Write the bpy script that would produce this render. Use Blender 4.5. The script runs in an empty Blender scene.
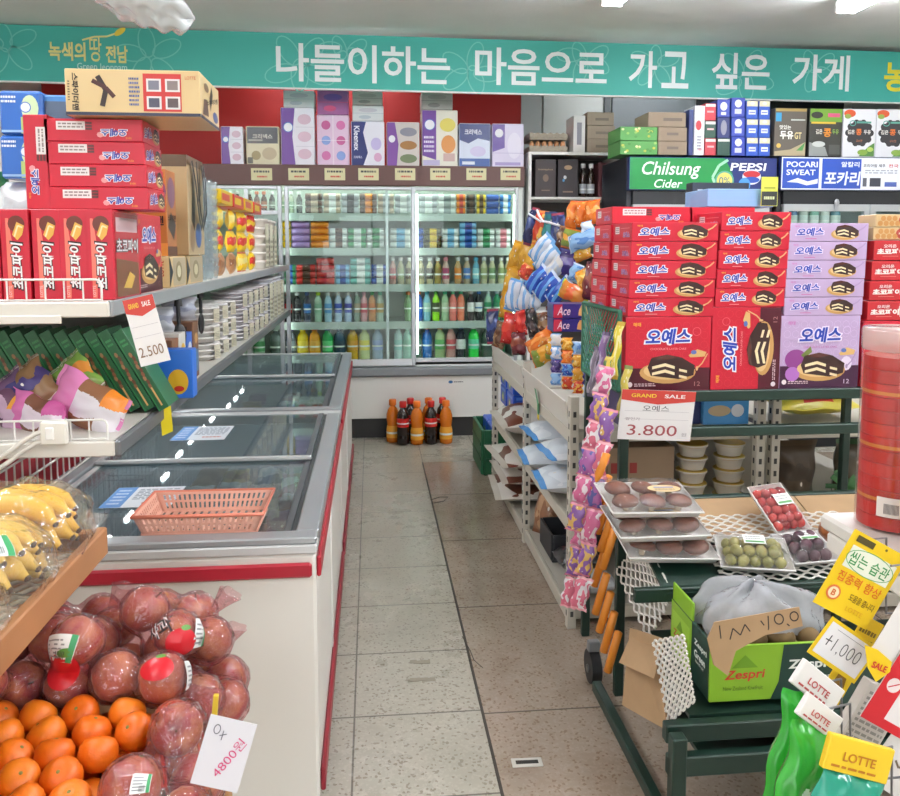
import bpy, math, random
from mathutils import Vector, Matrix, Euler
RN = random.Random(11)
SC = bpy.context.scene
COL = SC.collection
PI = math.pi
X1, Y1, Z1 = Vector((1, 0, 0)), Vector((0, 1, 0)), Vector((0, 0, 1))
ORD = ['first', 'second', 'third', 'fourth', 'fifth', 'sixth', 'seventh', 'eighth', 'ninth', 'tenth', 'eleventh', 'twelfth', 'thirteenth', 'fourteenth', 'fifteenth']

# ------------------------------------------------------------------ camera
CAM_H, FPX, PCX, PCY = 1.5, 800.0, 450.0, 326.0
PITCH = math.atan(78.0 / FPX)
YAW = math.atan(79.0 / (FPX / math.cos(PITCH)))
FW = Vector((math.sin(YAW) * math.cos(PITCH), math.cos(YAW) * math.cos(PITCH), -math.sin(PITCH)))
RT = Vector((math.cos(YAW), -math.sin(YAW), 0))
UP = RT.cross(FW)


def at(px, py, y):                      # photo point -> place at distance y down the aisle
    r = (px - PCX) / FPX * RT - (py - PCY) / FPX * UP + FW
    t = y / r.y
    return Vector((r.x * t, y, CAM_H + r.z * t))


def atz(px, py, z):                     # photo point -> place on the level z
    r = (px - PCX) / FPX * RT - (py - PCY) / FPX * UP + FW
    t = (z - CAM_H) / r.z
    return Vector((r.x * t, r.y * t, z))


cam = bpy.data.objects.new('camera', bpy.data.cameras.new('camera'))
COL.objects.link(cam)
cam.matrix_world = Matrix.Translation((0, 0, CAM_H)) @ Matrix((RT, UP, -FW)).transposed().to_4x4()
cam.data.sensor_width = 36.0
cam.data.sensor_fit = 'HORIZONTAL'
cam.data.lens = 36.0 * FPX / 900.0
cam.data.shift_x = 0.0
cam.data.shift_y = -(398.0 - PCY) / 900.0
cam.data.clip_start = 0.02
SC.camera = cam


# ------------------------------------------------------------------ materials
def lin(v):
    v /= 255.0
    return v / 12.92 if v <= 0.04045 else ((v + 0.055) / 1.055) ** 2.4


def rgb(h):
    h = h.lstrip('#')
    return tuple(lin(int(h[i:i + 2], 16)) for i in (0, 2, 4)) + (1.0,)


_mats = {}


def C(h, rough=0.5, metal=0.0, var=0.0, vs=8.0, bump=0.0, bs=60.0, spec=0.5, sss=0.0):
    k = (h, rough, metal, var, vs, bump, bs, spec, sss)
    if k in _mats:
        return _mats[k]
    m = bpy.data.materials.new('paint_' + h.lstrip('#'))
    m.use_nodes = True
    nt = m.node_tree
    p = nt.nodes['Principled BSDF']
    p.inputs['Base Color'].default_value = rgb(h)
    p.inputs['Roughness'].default_value = rough
    p.inputs['Metallic'].default_value = metal
    p.inputs['Specular IOR Level'].default_value = spec
    if sss:
        p.inputs['Subsurface Weight'].default_value = sss
        p.inputs['Subsurface Radius'].default_value = (0.01, 0.005, 0.003)
    if var or bump:
        tc = nt.nodes.new('ShaderNodeTexCoord')
        nz = nt.nodes.new('ShaderNodeTexNoise')
        nz.inputs['Scale'].default_value = vs
        nz.inputs['Detail'].default_value = 5
        nt.links.new(tc.outputs['Object'], nz.inputs['Vector'])
        if var:
            mr = nt.nodes.new('ShaderNodeMapRange')
            mr.inputs[1].default_value = 0.3
            mr.inputs[2].default_value = 0.7
            mr.inputs[3].default_value = 1 - var
            mr.inputs[4].default_value = 1 + var
            nt.links.new(nz.outputs['Fac'], mr.inputs[0])
            hs = nt.nodes.new('ShaderNodeHueSaturation')
            hs.inputs['Color'].default_value = rgb(h)
            nt.links.new(mr.outputs[0], hs.inputs['Value'])
            nt.links.new(hs.outputs['Color'], p.inputs['Base Color'])
        if bump:
            n2 = nt.nodes.new('ShaderNodeTexNoise')
            n2.inputs['Scale'].default_value = bs
            n2.inputs['Detail'].default_value = 3
            nt.links.new(tc.outputs['Object'], n2.inputs['Vector'])
            b = nt.nodes.new('ShaderNodeBump')
            b.inputs['Strength'].default_value = bump
            b.inputs['Distance'].default_value = 0.01
            nt.links.new(n2.outputs['Fac'], b.inputs['Height'])
            nt.links.new(b.outputs['Normal'], p.inputs['Normal'])
    _mats[k] = m
    return m


def film(name, tint='ffffff', base=0.04, gain=0.75, rough=0.06, milk=0.0, bump=0.0, bs=30.0):
    k = ('film', name)
    if k in _mats:
        return _mats[k]
    m = bpy.data.materials.new(name)
    m.use_nodes = True
    nt = m.node_tree
    nt.nodes.remove(nt.nodes['Principled BSDF'])
    out = nt.nodes['Material Output']
    tr = nt.nodes.new('ShaderNodeBsdfTransparent')
    tr.inputs['Color'].default_value = rgb(tint)
    gl = nt.nodes.new('ShaderNodeBsdfGlossy')
    gl.inputs['Roughness'].default_value = rough
    lw = nt.nodes.new('ShaderNodeLayerWeight')
    lw.inputs['Blend'].default_value = .5
    pw = nt.nodes.new('ShaderNodeMath')
    pw.operation = 'POWER'
    pw.inputs[1].default_value = 5.0
    nt.links.new(lw.outputs['Facing'], pw.inputs[0])
    ma = nt.nodes.new('ShaderNodeMath')
    ma.operation = 'MULTIPLY_ADD'
    ma.use_clamp = True
    ma.inputs[1].default_value = gain
    ma.inputs[2].default_value = base + .035
    nt.links.new(pw.outputs[0], ma.inputs[0])
    mx = nt.nodes.new('ShaderNodeMixShader')
    nt.links.new(ma.outputs[0], mx.inputs[0])
    src = tr
    if milk:
        df = nt.nodes.new('ShaderNodeBsdfDiffuse')
        df.inputs['Color'].default_value = rgb(tint)
        m2 = nt.nodes.new('ShaderNodeMixShader')
        m2.inputs[0].default_value = milk
        nt.links.new(tr.outputs[0], m2.inputs[1])
        nt.links.new(df.outputs[0], m2.inputs[2])
        src = m2
    nt.links.new(src.outputs[0], mx.inputs[1])
    nt.links.new(gl.outputs[0], mx.inputs[2])
    nt.links.new(mx.outputs[0], out.inputs['Surface'])
    if bump:
        tc = nt.nodes.new('ShaderNodeTexCoord')
        n2 = nt.nodes.new('ShaderNodeTexNoise')
        n2.inputs['Scale'].default_value = bs
        nt.links.new(tc.outputs['Object'], n2.inputs['Vector'])
        b = nt.nodes.new('ShaderNodeBump')
        b.inputs['Strength'].default_value = bump
        b.inputs['Distance'].default_value = 0.02
        nt.links.new(n2.outputs['Fac'], b.inputs['Height'])
        nt.links.new(b.outputs['Normal'], gl.inputs['Normal'])
        nt.links.new(b.outputs['Normal'], lw.inputs['Normal'])
    _mats[k] = m
    return m


def glow(h, s):
    k = ('glow', h, s)
    if k not in _mats:
        m = bpy.data.materials.new('lamp_glow')
        m.use_nodes = True
        p = m.node_tree.nodes['Principled BSDF']
        p.inputs['Base Color'].default_value = rgb(h)
        p.inputs['Emission Color'].default_value = rgb(h)
        p.inputs['Emission Strength'].default_value = s
        _mats[k] = m
    return _mats[k]


def bagmat(cols, style=0, seed=0.0, rough=.28):
    k = ('bag', tuple(cols), style, seed, rough)
    if k in _mats: return _mats[k]
    m = bpy.data.materials.new('printed_foil')
    m.use_nodes = True
    nt = m.node_tree
    N, Lk = nt.nodes.new, nt.links.new
    p = nt.nodes['Principled BSDF']
    p.inputs['Roughness'].default_value = rough
    tc = N('ShaderNodeTexCoord')
    sp = N('ShaderNodeSeparateXYZ')
    Lk(tc.outputs['Generated'], sp.inputs[0])
    U, V = sp.outputs[0], sp.outputs[2]

    def mth(op, a, b=None, c=None):
        n = N('ShaderNodeMath')
        n.operation = op
        for i, q in enumerate((a, b, c)):
            if q is None: continue
            if isinstance(q, (int, float)): n.inputs[i].default_value = q
            else: Lk(q, n.inputs[i])
        return n.outputs[0]

    def mix(f, a, b):
        n = N('ShaderNodeMix')
        n.data_type = 'RGBA'
        Lk(f, n.inputs[0])
        for i, q in ((6, a), (7, b)):
            if isinstance(q, str): n.inputs[i].default_value = rgb(q)
            else: Lk(q, n.inputs[i])
        return n.outputs[2]
    mp = N('ShaderNodeMapping')
    mp.inputs['Location'].default_value = (seed * 1.7, seed, seed * 2.3)
    Lk(tc.outputs['Generated'], mp.inputs[0])
    nz = N('ShaderNodeTexNoise')
    nz.inputs['Scale'].default_value = 2.6
    nz.inputs['Detail'].default_value = 1.0
    Lk(mp.outputs[0], nz.inputs['Vector'])
    col = cols[0]
    if style == 0:
        f = mth('LESS_THAN', mth('ABSOLUTE', mth('SUBTRACT', mth('ADD', V, mth('MULTIPLY', nz.outputs['Fac'], .5)), .78)), .14)
    elif style == 1:
        f = mth('GREATER_THAN', nz.outputs['Fac'], .53)
    else:
        f = mth('GREATER_THAN', mth('FRACT', mth('ADD', mth('MULTIPLY', U, 2.2), mth('MULTIPLY', V, .8))), .62)
    col = mix(f, col, cols[2])
    vo = N('ShaderNodeTexVoronoi')
    vo.inputs['Scale'].default_value = 6.0
    vo.feature = 'F1'
    Lk(mp.outputs[0], vo.inputs['Vector'])
    f = mth('LESS_THAN', vo.outputs['Distance'], .24)
    sc = N('ShaderNodeSeparateColor')
    Lk(vo.outputs['Color'], sc.inputs[0])
    f = mth('MULTIPLY', f, mth('GREATER_THAN', sc.outputs[0], .78))
    col = mix(f, col, 'e8e2d8')
    f = mth('GREATER_THAN', mth('ABSOLUTE', mth('SUBTRACT', V, .5)), .43)
    col = mix(f, col, cols[1])
    Lk(col, p.inputs['Base Color'])
    _mats[k] = m
    return m


WHITE = C('f2f0ec', 0.5)
ENAMEL = C('e9e5dc', 0.35)
GREY = C('8d9196', 0.35, 0.3)
ALU = C('c4c8cc', 0.3, 0.7)
BLACK = C('141416', 0.4)
CARD = C('a98a66', 0.8, 0, 0.06, 14)
GREEN = C('112b22', 0.45)
GLASS = film('door_glass', 'f4fbf8', 0.0, 0.6, 0.02)
CLEAR = film('clear_wrap', 'ffffff', 0.02, 0.55, 0.12, 0.03, 0.5, 45)


# ------------------------------------------------------------------ lettering
_txt = {}


def text_geo(s, bold=0.0):
    k = (s, bold)
    if k not in _txt:
        cu = bpy.data.curves.new('lettering', 'FONT')
        cu.body = s
        cu.resolution_u = 3
        cu.offset = bold
        o = bpy.data.objects.new('lettering', cu)
        COL.objects.link(o)
        me = bpy.data.meshes.new_from_object(o.evaluated_get(bpy.context.evaluated_depsgraph_get()))
        vs = [(v.co.x, v.co.y) for v in me.vertices]
        fs = [tuple(p.vertices) for p in me.polygons]
        bpy.data.objects.remove(o)
        bpy.data.curves.remove(cu)
        bpy.data.meshes.remove(me)
        if not vs:
            vs, fs = [(0, 0), (1, 0), (0, 1)], []
        x0, x1 = min(v[0] for v in vs), max(v[0] for v in vs)
        y0, y1 = min(v[1] for v in vs), max(v[1] for v in vs)
        _txt[k] = ([(v[0] - (x0 + x1) / 2, v[1] - (y0 + y1) / 2) for v in vs], fs, max(x1 - x0, 1e-4), max(y1 - y0, 1e-4))
    return _txt[k]


# ------------------------------------------------------------------ mesh builder
class MB:
    def __init__(s):
        s.v, s.f, s.mi, s.sm, s.mats, s.M = [], [], [], [], [], Matrix()

    def mat(s, m):
        if m not in s.mats:
            s.mats.append(m)
        return s.mats.index(m)

    def add(s, vs, fs, m, smooth=False):
        b = len(s.v)
        s.v.extend(s.M @ Vector(v) for v in vs)
        many = isinstance(m, (list, tuple))
        for i, f in enumerate(fs):
            s.f.append(tuple(b + j for j in f))
            s.mi.append(s.mat(m[i] if many else m))
            s.sm.append(smooth)

    def box(s, x0, x1, y0, y1, z0, z1, m, b=0.0):
        if x0 > x1: x0, x1 = x1, x0
        if y0 > y1: y0, y1 = y1, y0
        if z0 > z1: z0, z1 = z1, z0
        b = min(b, (x1 - x0) * .45, (y1 - y0) * .45, (z1 - z0) * .45)
        lo, hi = (x0, y0, z0), (x1, y1, z1)
        if b <= 0:
            vs = [(x, y, z) for z in (z0, z1) for y in (y0, y1) for x in (x0, x1)]
            s.add(vs, [(0, 2, 3, 1), (4, 5, 7, 6), (0, 1, 5, 4), (2, 6, 7, 3), (0, 4, 6, 2), (1, 3, 7, 5)], m)
            return
        ix, vs = {}, []
        for sx in (0, 1):
            for sy in (0, 1):
                for sz in (0, 1):
                    sg = (sx, sy, sz)
                    for a in range(3):
                        p = [(hi if sg[i] else lo)[i] - (0 if i == a else (b if sg[i] else -b)) for i in range(3)]
                        ix[sg + (a,)] = len(vs)
                        vs.append(p)
        fs = []
        for a in range(3):
            u, w = [i for i in range(3) if i != a]
            for sa in (0, 1):
                q = []
                for su, sw in ((0, 0), (1, 0), (1, 1), (0, 1)):
                    g = [0, 0, 0]
                    g[a], g[u], g[w] = sa, su, sw
                    q.append(ix[tuple(g) + (a,)])
                fs.append(q if (sa == 1) != (a == 1) else q[::-1])
            for su in (0, 1):
                for sw in (0, 1):
                    g0, g1 = [0, 0, 0], [0, 0, 0]
                    g0[u] = g1[u] = su
                    g0[w] = g1[w] = sw
                    g1[a] = 1
                    fs.append((ix[tuple(g0) + (u,)], ix[tuple(g1) + (u,)], ix[tuple(g1) + (w,)], ix[tuple(g0) + (w,)]))
        for sx in (0, 1):
            for sy in (0, 1):
                for sz in (0, 1):
                    fs.append(tuple(ix[(sx, sy, sz, a)] for a in range(3)))
        s.add(vs, fs, m)

    def lathe(s, prof, m, n=14, smooth=True, cap=True):   # prof: (r, z); m: one or one per ring
        vs, fs, ms = [], [], []
        for r, z in prof:
            for i in range(n):
                a = 2 * PI * i / n
                vs.append((r * math.cos(a), r * math.sin(a), z))
        for k in range(len(prof) - 1):
            for i in range(n):
                j = (i + 1) % n
                fs.append((k * n + i, k * n + j, (k + 1) * n + j, (k + 1) * n + i))
                ms.append(m[k] if isinstance(m, (list, tuple)) else m)
        s.add(vs, fs, ms, smooth)
        if cap:
            for k, rev in ((0, True), (len(prof) - 1, False)):
                if prof[k][0] > 1e-4:
                    c = [vs[k * n + i] for i in range(n)]
                    s.add(c, [tuple(range(n))[::-1] if rev else tuple(range(n))], ms[0 if rev else -1])

    def tube(s, pts, r, m, n=7, closed=False, cap=True):
        pts = [Vector(p) for p in pts]
        rs = r if isinstance(r, (list, tuple)) else [r] * len(pts)
        N = len(pts)
        vs, fs = [], []
        up = None
        for k in range(N):
            if closed:
                d = pts[(k + 1) % N] - pts[k - 1]
            else:
                d = pts[min(k + 1, N - 1)] - pts[max(k - 1, 0)]
            d = d.normalized() if d.length > 1e-9 else Z1
            if up is None:
                up = Z1 if abs(d.z) < 0.9 else X1
            a = up - d * up.dot(d)
            a = a.normalized() if a.length > 1e-6 else d.orthogonal().normalized()
            up = a
            bb = d.cross(a)
            for i in range(n):
                t = 2 * PI * i / n
                vs.append(pts[k] + (a * math.cos(t) + bb * math.sin(t)) * rs[k])
        for k in range(N if closed else N - 1):
            k2 = (k + 1) % N
            for i in range(n):
                j = (i + 1) % n
                fs.append((k * n + i, k * n + j, k2 * n + j, k2 * n + i))
        s.add(vs, fs, m, True)
        if cap and not closed:
            s.add(vs[:n], [tuple(range(n))[::-1]], m)
            s.add(vs[-n:], [tuple(range(n))], m)

    def grid(s, fn, nu, nv, m, smooth=True, cu=False, cv=False):
        vs = [fn(i / nu, j / nv) for j in range(nv + 1) for i in range(nu + 1)]
        fs, ms = [], []
        for j in range(nv):
            for i in range(nu):
                a = j * (nu + 1) + i
                fs.append((a, a + 1, a + nu + 2, a + nu + 1))
                ms.append(m((i + .5) / nu, (j + .5) / nv) if callable(m) else m)
        s.add(vs, fs, ms, smooth)

    def ball(s, c, r, m, n=12, k=8, fn=None):
        c = Vector(c)
        rr = r if isinstance(r, (list, tuple)) else (r, r, r)

        def f(u, v):
            th, ph = 2 * PI * u, PI * v - PI / 2
            d = Vector((math.cos(th) * math.cos(ph), math.sin(th) * math.cos(ph), math.sin(ph)))
            q = fn(d) if fn else 1.0
            return c + Vector((d.x * rr[0], d.y * rr[1], d.z * rr[2])) * q
        s.grid(f, n, k, m)

    def strip(s, pts, w, m, nrm=Z1, th=0.0):   # flat ribbon along pts
        pts = [Vector(p) for p in pts]
        vs, fs = [], []
        for k, p in enumerate(pts):
            d = (pts[min(k + 1, len(pts) - 1)] - pts[max(k - 1, 0)]).normalized()
            e = d.cross(nrm).normalized() * w / 2
            vs += [p - e, p + e]
        for k in range(len(pts) - 1):
            fs.append((2 * k, 2 * k + 1, 2 * k + 3, 2 * k + 2))
        s.add(vs, fs, m, True)

    def mesh(s, name):
        me = bpy.data.meshes.new(name)
        me.from_pydata([tuple(v) for v in s.v], [], s.f)
        for m in s.mats:
            me.materials.append(m)
        me.polygons.foreach_set('material_index', s.mi)
        me.polygons.foreach_set('use_smooth', s.sm)
        me.update()
        return me


class PL:                                # printing on a plane: o corner, ux right, uy up
    def __init__(s, mb, o, ux, uy, step=0.00035):
        s.mb, s.o, s.ux, s.uy = mb, Vector(o), Vector(ux), Vector(uy)
        s.n = s.ux.cross(s.uy).normalized()
        s.step = step
        s.k = 0

    def p(s, x, y, L):
        return s.o + s.ux * x + s.uy * y + s.n * (s.step * L)

    def poly(s, pts, m, L=1):
        s.k += 1
        L = L + (s.k % 30) * .02
        s.mb.add([s.p(x, y, L) for x, y in pts], [tuple(range(len(pts)))], m)

    def rect(s, x0, y0, x1, y1, m, L=1):
        s.poly([(x0, y0), (x1, y0), (x1, y1), (x0, y1)], m, L)

    def ell(s, cx, cy, rx, ry, m, L=1, n=20, a0=0, a1=2 * PI, rot=0):
        q = []
        for i in range(n):
            a = a0 + (a1 - a0) * i / n
            x, y = rx * math.cos(a), ry * math.sin(a)
            q.append((cx + x * math.cos(rot) - y * math.sin(rot), cy + x * math.sin(rot) + y * math.cos(rot)))
        s.poly(q, m, L)

    def ring(s, cx, cy, rx, ry, w, m, L=1, n=24, a0=0, a1=2 * PI, rot=0):
        vs, fs = [], []
        for i in range(n + 1):
            a = a0 + (a1 - a0) * i / n
            for k in (0, 1):
                x, y = (rx - w * k) * math.cos(a), (ry - w * k) * math.sin(a)
                vs.append(s.p(cx + x * math.cos(rot) - y * math.sin(rot), cy + x * math.sin(rot) + y * math.cos(rot), L))
            if i:
                fs.append((2 * i - 2, 2 * i - 1, 2 * i + 1, 2 * i))
        s.mb.add(vs, fs, m)

    def line(s, pts, w, m, L=1):
        for (ax, ay), (bx, by) in zip(pts[:-1], pts[1:]):
            d = math.hypot(bx - ax, by - ay) or 1
            ex, ey = -(by - ay) / d * w / 2, (bx - ax) / d * w / 2
            s.poly([(ax - ex, ay - ey), (bx - ex, by - ey), (bx + ex, by + ey), (ax + ex, ay + ey)], m, L)

    def text(s, t, cx, cy, m, w=None, h=None, L=2, rot=0.0, bold=0.0, shear=0.0):
        vs, fs, tw, thh = text_geo(t, bold)
        if w and h:
            sx, sy = w / tw, h / thh
        elif w:
            sx = sy = w / tw
        else:
            sx = sy = h / thh
        c, n = math.cos(rot), math.sin(rot)
        q = []
        for x, y in vs:
            x, y = (x + y * shear) * sx, y * sy
            q.append(s.p(cx + x * c - y * n, cy + x * n + y * c, L + .12 * ((len(q) * .618) % 1)))
        s.mb.add(q, fs, m)

    def logo(s, t, cx, cy, m, mo, w, h, L=2, rot=0.0, shear=0.0, edge=0.07, bold=0.02):   # outlined lettering
        k = 1 + 0.16
        s.text(t, cx, cy, mo, w * 1.07, h * k, L, rot, bold + edge, shear)
        s.text(t, cx, cy, m, w, h, L + 1, rot, bold, shear)

    def scrib(s, x0, y0, x1, y1, m, L=2, rows=3):   # rows of fine unreadable print
        dy = (y1 - y0) / rows
        for r in range(rows):
            x = x0
            while x < x1 - 0.002:
                w = min((x1 - x0) * RN.uniform(0.06, 0.2), x1 - x)
                s.rect(x, y0 + dy * (r + .25), x + w, y0 + dy * (r + .75), m, L)
                x += w + (x1 - x0) * 0.04


def front(mb, w, d, h, e=0.0004):
    return PL(mb, (-w / 2, -d / 2 - e, 0), X1, Z1)


def leftf(mb, w, d, h, e=0.0004):
    return PL(mb, (-w / 2 - e, d / 2, 0), -Y1, Z1)


def rightf(mb, w, d, h, e=0.0004):
    return PL(mb, (w / 2 + e, -d / 2, 0), Y1, Z1)


def topf(mb, w, d, h, e=0.0004):
    return PL(mb, (-w / 2, -d / 2, h + e), X1, Y1)


# ------------------------------------------------------------------ objects
def put(o, loc=(0, 0, 0), rot=(0, 0, 0), parent=None, scale=None):
    COL.objects.link(o)
    o.location = loc
    o.rotation_euler = rot
    if scale:
        o.scale = scale
    if parent is not None:
        o.parent = parent
    return o


def tag(o, label, cat, group=None, kind=None):
    o['label'] = label
    o['category'] = cat
    if group: o['group'] = group
    if kind: o['kind'] = kind
    return o


def thing(name, label, cat, loc=(0, 0, 0), rot=(0, 0, 0), group=None):
    return tag(put(bpy.data.objects.new(name, None), loc, rot), label, cat, group)


def part(name, mb, parent, loc=(0, 0, 0), rot=(0, 0, 0), label=None):
    me = mb.mesh(name) if isinstance(mb, MB) else mb
    o = put(bpy.data.objects.new(name, me), loc, rot, parent)
    if label: o['label'] = label
    return o


def solo(name, mb, label, cat, loc=(0, 0, 0), rot=(0, 0, 0), group=None):   # a thing that is one mesh
    me = mb.mesh(name) if isinstance(mb, MB) else mb
    return tag(put(bpy.data.objects.new(name, me), loc, rot), label, cat, group)


def struct(name, mb, label=None):
    o = put(bpy.data.objects.new(name, mb.mesh(name)))
    o['kind'] = 'structure'
    o['label'] = label or name.replace('_', ' ')
    o['category'] = name.split('_')[0]
    return o


def copy_tree(o, loc, rot, label, group=None):
    c = o.copy()
    COL.objects.link(c)
    c.location, c.rotation_euler = loc, rot
    c['label'] = label
    if group: c['group'] = group
    for ch in o.children:
        d = ch.copy()
        COL.objects.link(d)
        d.parent = c
        for g in ch.children:
            e = g.copy()
            COL.objects.link(e)
            e.parent = d
    return c
# ================================================================== THE SETTING
RX0, RX1, RY0, RY1, RZ = -2.7, 4.4, -2.4, 7.1, 3.05


def floor_mat(name, base, chipa, chipb, sx, sy, ox, oy, stain, stain_amt, rough):
    m = bpy.data.materials.new(name)
    m.use_nodes = True
    nt = m.node_tree
    N, Lk = nt.nodes.new, nt.links.new
    p = nt.nodes['Principled BSDF']
    tc = N('ShaderNodeTexCoord')
    sp = N('ShaderNodeSeparateXYZ')
    Lk(tc.outputs['Object'], sp.inputs[0])

    def mth(op, a, b=None, c=None):
        n = N('ShaderNodeMath')
        n.operation = op
        for i, q in enumerate((a, b, c)):
            if q is None: continue
            if isinstance(q, (int, float)): n.inputs[i].default_value = q
            else: Lk(q, n.inputs[i])
        return n.outputs[0]

    def groove(co, s, o, w):
        f = mth('FRACT', mth('DIVIDE', mth('SUBTRACT', co, o), s))
        return mth('LESS_THAN', f, w / s)
    g = mth('MAXIMUM', groove(sp.outputs[0], sx, ox, 0.006), groove(sp.outputs[1], sy, oy, 0.007))
    vo = N('ShaderNodeTexVoronoi')
    vo.inputs['Scale'].default_value = 135
    Lk(tc.outputs['Object'], vo.inputs['Vector'])
    sc = N('ShaderNodeSeparateColor')
    Lk(vo.outputs['Color'], sc.inputs[0])
    n1 = N('ShaderNodeTexNoise')
    n1.inputs['Scale'].default_value = 2.6
    n1.inputs['Detail'].default_value = 8
    n1.inputs['Roughness'].default_value = 0.7
    Lk(tc.outputs['Object'], n1.inputs['Vector'])

    def mix(fac, a, b, amt=1.0):
        n = N('ShaderNodeMix')
        n.data_type = 'RGBA'
        Lk(mth('MULTIPLY', fac, amt), n.inputs[0])
        for i, q in ((6, a), (7, b)):
            if isinstance(q, str): n.inputs[i].default_value = rgb(q)
            else: Lk(q, n.inputs[i])
        return n.outputs[2]
    col = mix(mth('GREATER_THAN', sc.outputs[0], 0.72), base, chipa, 0.55)
    col = mix(mth('GREATER_THAN', sc.outputs[1], 0.9), col, chipb, 0.7)
    mr = N('ShaderNodeMapRange')
    mr.inputs[1].default_value, mr.inputs[2].default_value = 0.45, 0.72
    Lk(n1.outputs['Fac'], mr.inputs[0])
    col = mix(mr.outputs[0], col, stain, stain_amt)
    col = mix(g, col, '4a443c', 0.75)
    Lk(col, p.inputs['Base Color'])
    rr = mth('MULTIPLY_ADD', n1.outputs['Fac'], 0.25, rough)
    Lk(rr, p.inputs['Roughness'])
    b = N('ShaderNodeBump')
    b.inputs['Strength'].default_value = 0.25
    b.inputs['Distance'].default_value = 0.003
    Lk(mth('MULTIPLY', g, -1.0), b.inputs['Height'])
    Lk(b.outputs['Normal'], p.inputs['Normal'])
    return m


FL_A = floor_mat('terrazzo_tiles', 'b9b4a6', 'c6c1b4', '857a6b', 0.415, 0.40, -0.07, 0.05, '8f8a78', 0.45, 0.16)
FL_B = floor_mat('stained_tiles', 'a8998a', 'b3a596', '8a745f', 0.85, 0.77, 0.345, 0.12, '7d6550', 0.6, 0.06)
XS = 0.345
b = MB()
b.add([(RX0, RY0, 0), (XS, RY0, 0), (XS, RY1, 0), (RX0, RY1, 0)], [(0, 1, 2, 3)], FL_A)
b.add([(XS, RY0, 0), (RX1, RY0, 0), (RX1, 5.5, 0), (XS, 5.5, 0)], [(0, 1, 2, 3)], FL_B)
b.add([(XS, 5.5, 0), (RX1, 5.5, 0), (RX1, RY1, 0), (XS, RY1, 0)], [(0, 1, 2, 3)], FL_A)
b.box(XS - .004, XS + .005, RY0, 5.5, 0.0003, 0.0012, C('3c362f', 0.8))
struct('floor', b, 'speckled terrazzo floor tiles, brown stained on one side')
b = MB()
b.box(RX0, RX1, RY0, RY1, RZ, RZ + .06, C('eceae5', 0.85, 0, 0.03, 3, 0.15, 40))
struct('ceiling', b, 'off white plaster ceiling')
WALLM = C('dddcd6', 0.8, 0, 0.03, 4)
b = MB(); b.box(RX0 - .1, RX1 + .1, RY1, RY1 + .1, 0, RZ, WALLM); struct('wall_back', b)
b = MB(); b.box(RX0 - .1, RX0, RY0, RY1, 0, RZ, WALLM); struct('wall_left', b)
b = MB(); b.box(RX1, RX1 + .1, RY0, RY1, 0, RZ, WALLM); struct('wall_right', b)
b = MB()
b.box(RX0 - .1, RX1 + .1, RY0 - .1, RY0, 2.55, RZ, WALLM)
b.box(RX0 - .1, -2.2, RY0 - .1, RY0, 0, 2.55, WALLM)
b.box(1.4, RX1 + .1, RY0 - .1, RY0, 0, 2.55, WALLM)  # unseen solid stretch, widened to keep daylight off the right hand stand
struct('wall_front', b)
b = MB()
for x in (-2.2, -0.95, 0.0, 1.36):
    b.box(x, x + .04, RY0 - .07, RY0 - .02, 0, 2.55, ALU)
b.box(-2.2, 1.4, RY0 - .07, RY0 - .02, 2.1, 2.15, ALU)
struct('window_1', b, 'aluminium frame of the open shop front')
b = MB(); b.box(-14, 16, -30, RY0 - .1, -.06, -.005, C('9a968e', 0.9, 0, .05, 2)); struct('pavement', b, 'grey pavement outside the shop front')
RED_WALL = C('b3231f', 0.55, 0, .05, 3)
b = MB(); b.box(RX0, 1.32, RY1 - .03, RY1, 0, RZ, RED_WALL); struct('wall_back_panel', b, 'red painted board on the back wall')
b = MB()
for x0, x1, h in ((1.32, 1.5, 'bfc2c0'), (1.52, 2.05, 'd8d8d2'), (2.07, 2.12, '5c5e60'), (2.14, 2.9, '8e9294'), (2.92, 4.3, '2c2e30')):
    b.box(x0, x1, RY1 - .04, RY1, 1.6, RZ, C(h, 0.6))
struct('wall_back_cladding', b, 'pale and grey boards on the back wall')

# daylight through the shop front
w = bpy.data.worlds.new('daylight')
SC.world = w
w.use_nodes = True
bg = w.node_tree.nodes['Background']
bg.inputs[0].default_value = (0.93, 0.97, 1.0, 1)
bg.inputs[1].default_value = 4.2
la = bpy.data.lights.new('shop_front_opening', 'AREA')
la.shape = 'RECTANGLE'
la.size, la.size_y = 3.6, 2.55
la.cycles.is_portal = True
lo = put(bpy.data.objects.new('shop_front_opening', la), (-0.4, RY0 - .12, 1.275), (PI / 2, 0, 0))

# fluorescent ceiling fittings
tube_b = MB()
tube_b.tube([(0, -.58, 0), (0, .58, 0)], 0.014, glow('f4f8ff', 165), 8)
tube_me = tube_b.mesh('tube')
body_b = MB()
body_b.box(-.045, .045, -.62, .62, 0.06, 0.085, WHITE, .005)
for y in (-.6, .6):
    body_b.box(-.06, .06, y - .012, y + .012, -.012, 0.06, WHITE)
body_me = body_b.mesh('housing')
k = 0
for xi, x in enumerate((1.46, 2.95, -1.55)):
    for yi, y in enumerate((4.28, 1.9, -.6)):
        if x < 0 and yi == 0: y = 3.6
        t = thing('ceiling_light', 'twin tube ceiling light, %s of the row over the %s' % (('farthest', 'middle', 'front')[yi], ('snack rack', 'right hand fridges', 'freezers')[xi]), 'ceiling light', (x, y, RZ - .087), (0, 0, 0), 'twin tube ceiling lights')
        part('housing', body_me, t)
        for dx in (-.04, .04):
            part('tube', tube_me, t, (dx, 0, 0))

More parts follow.
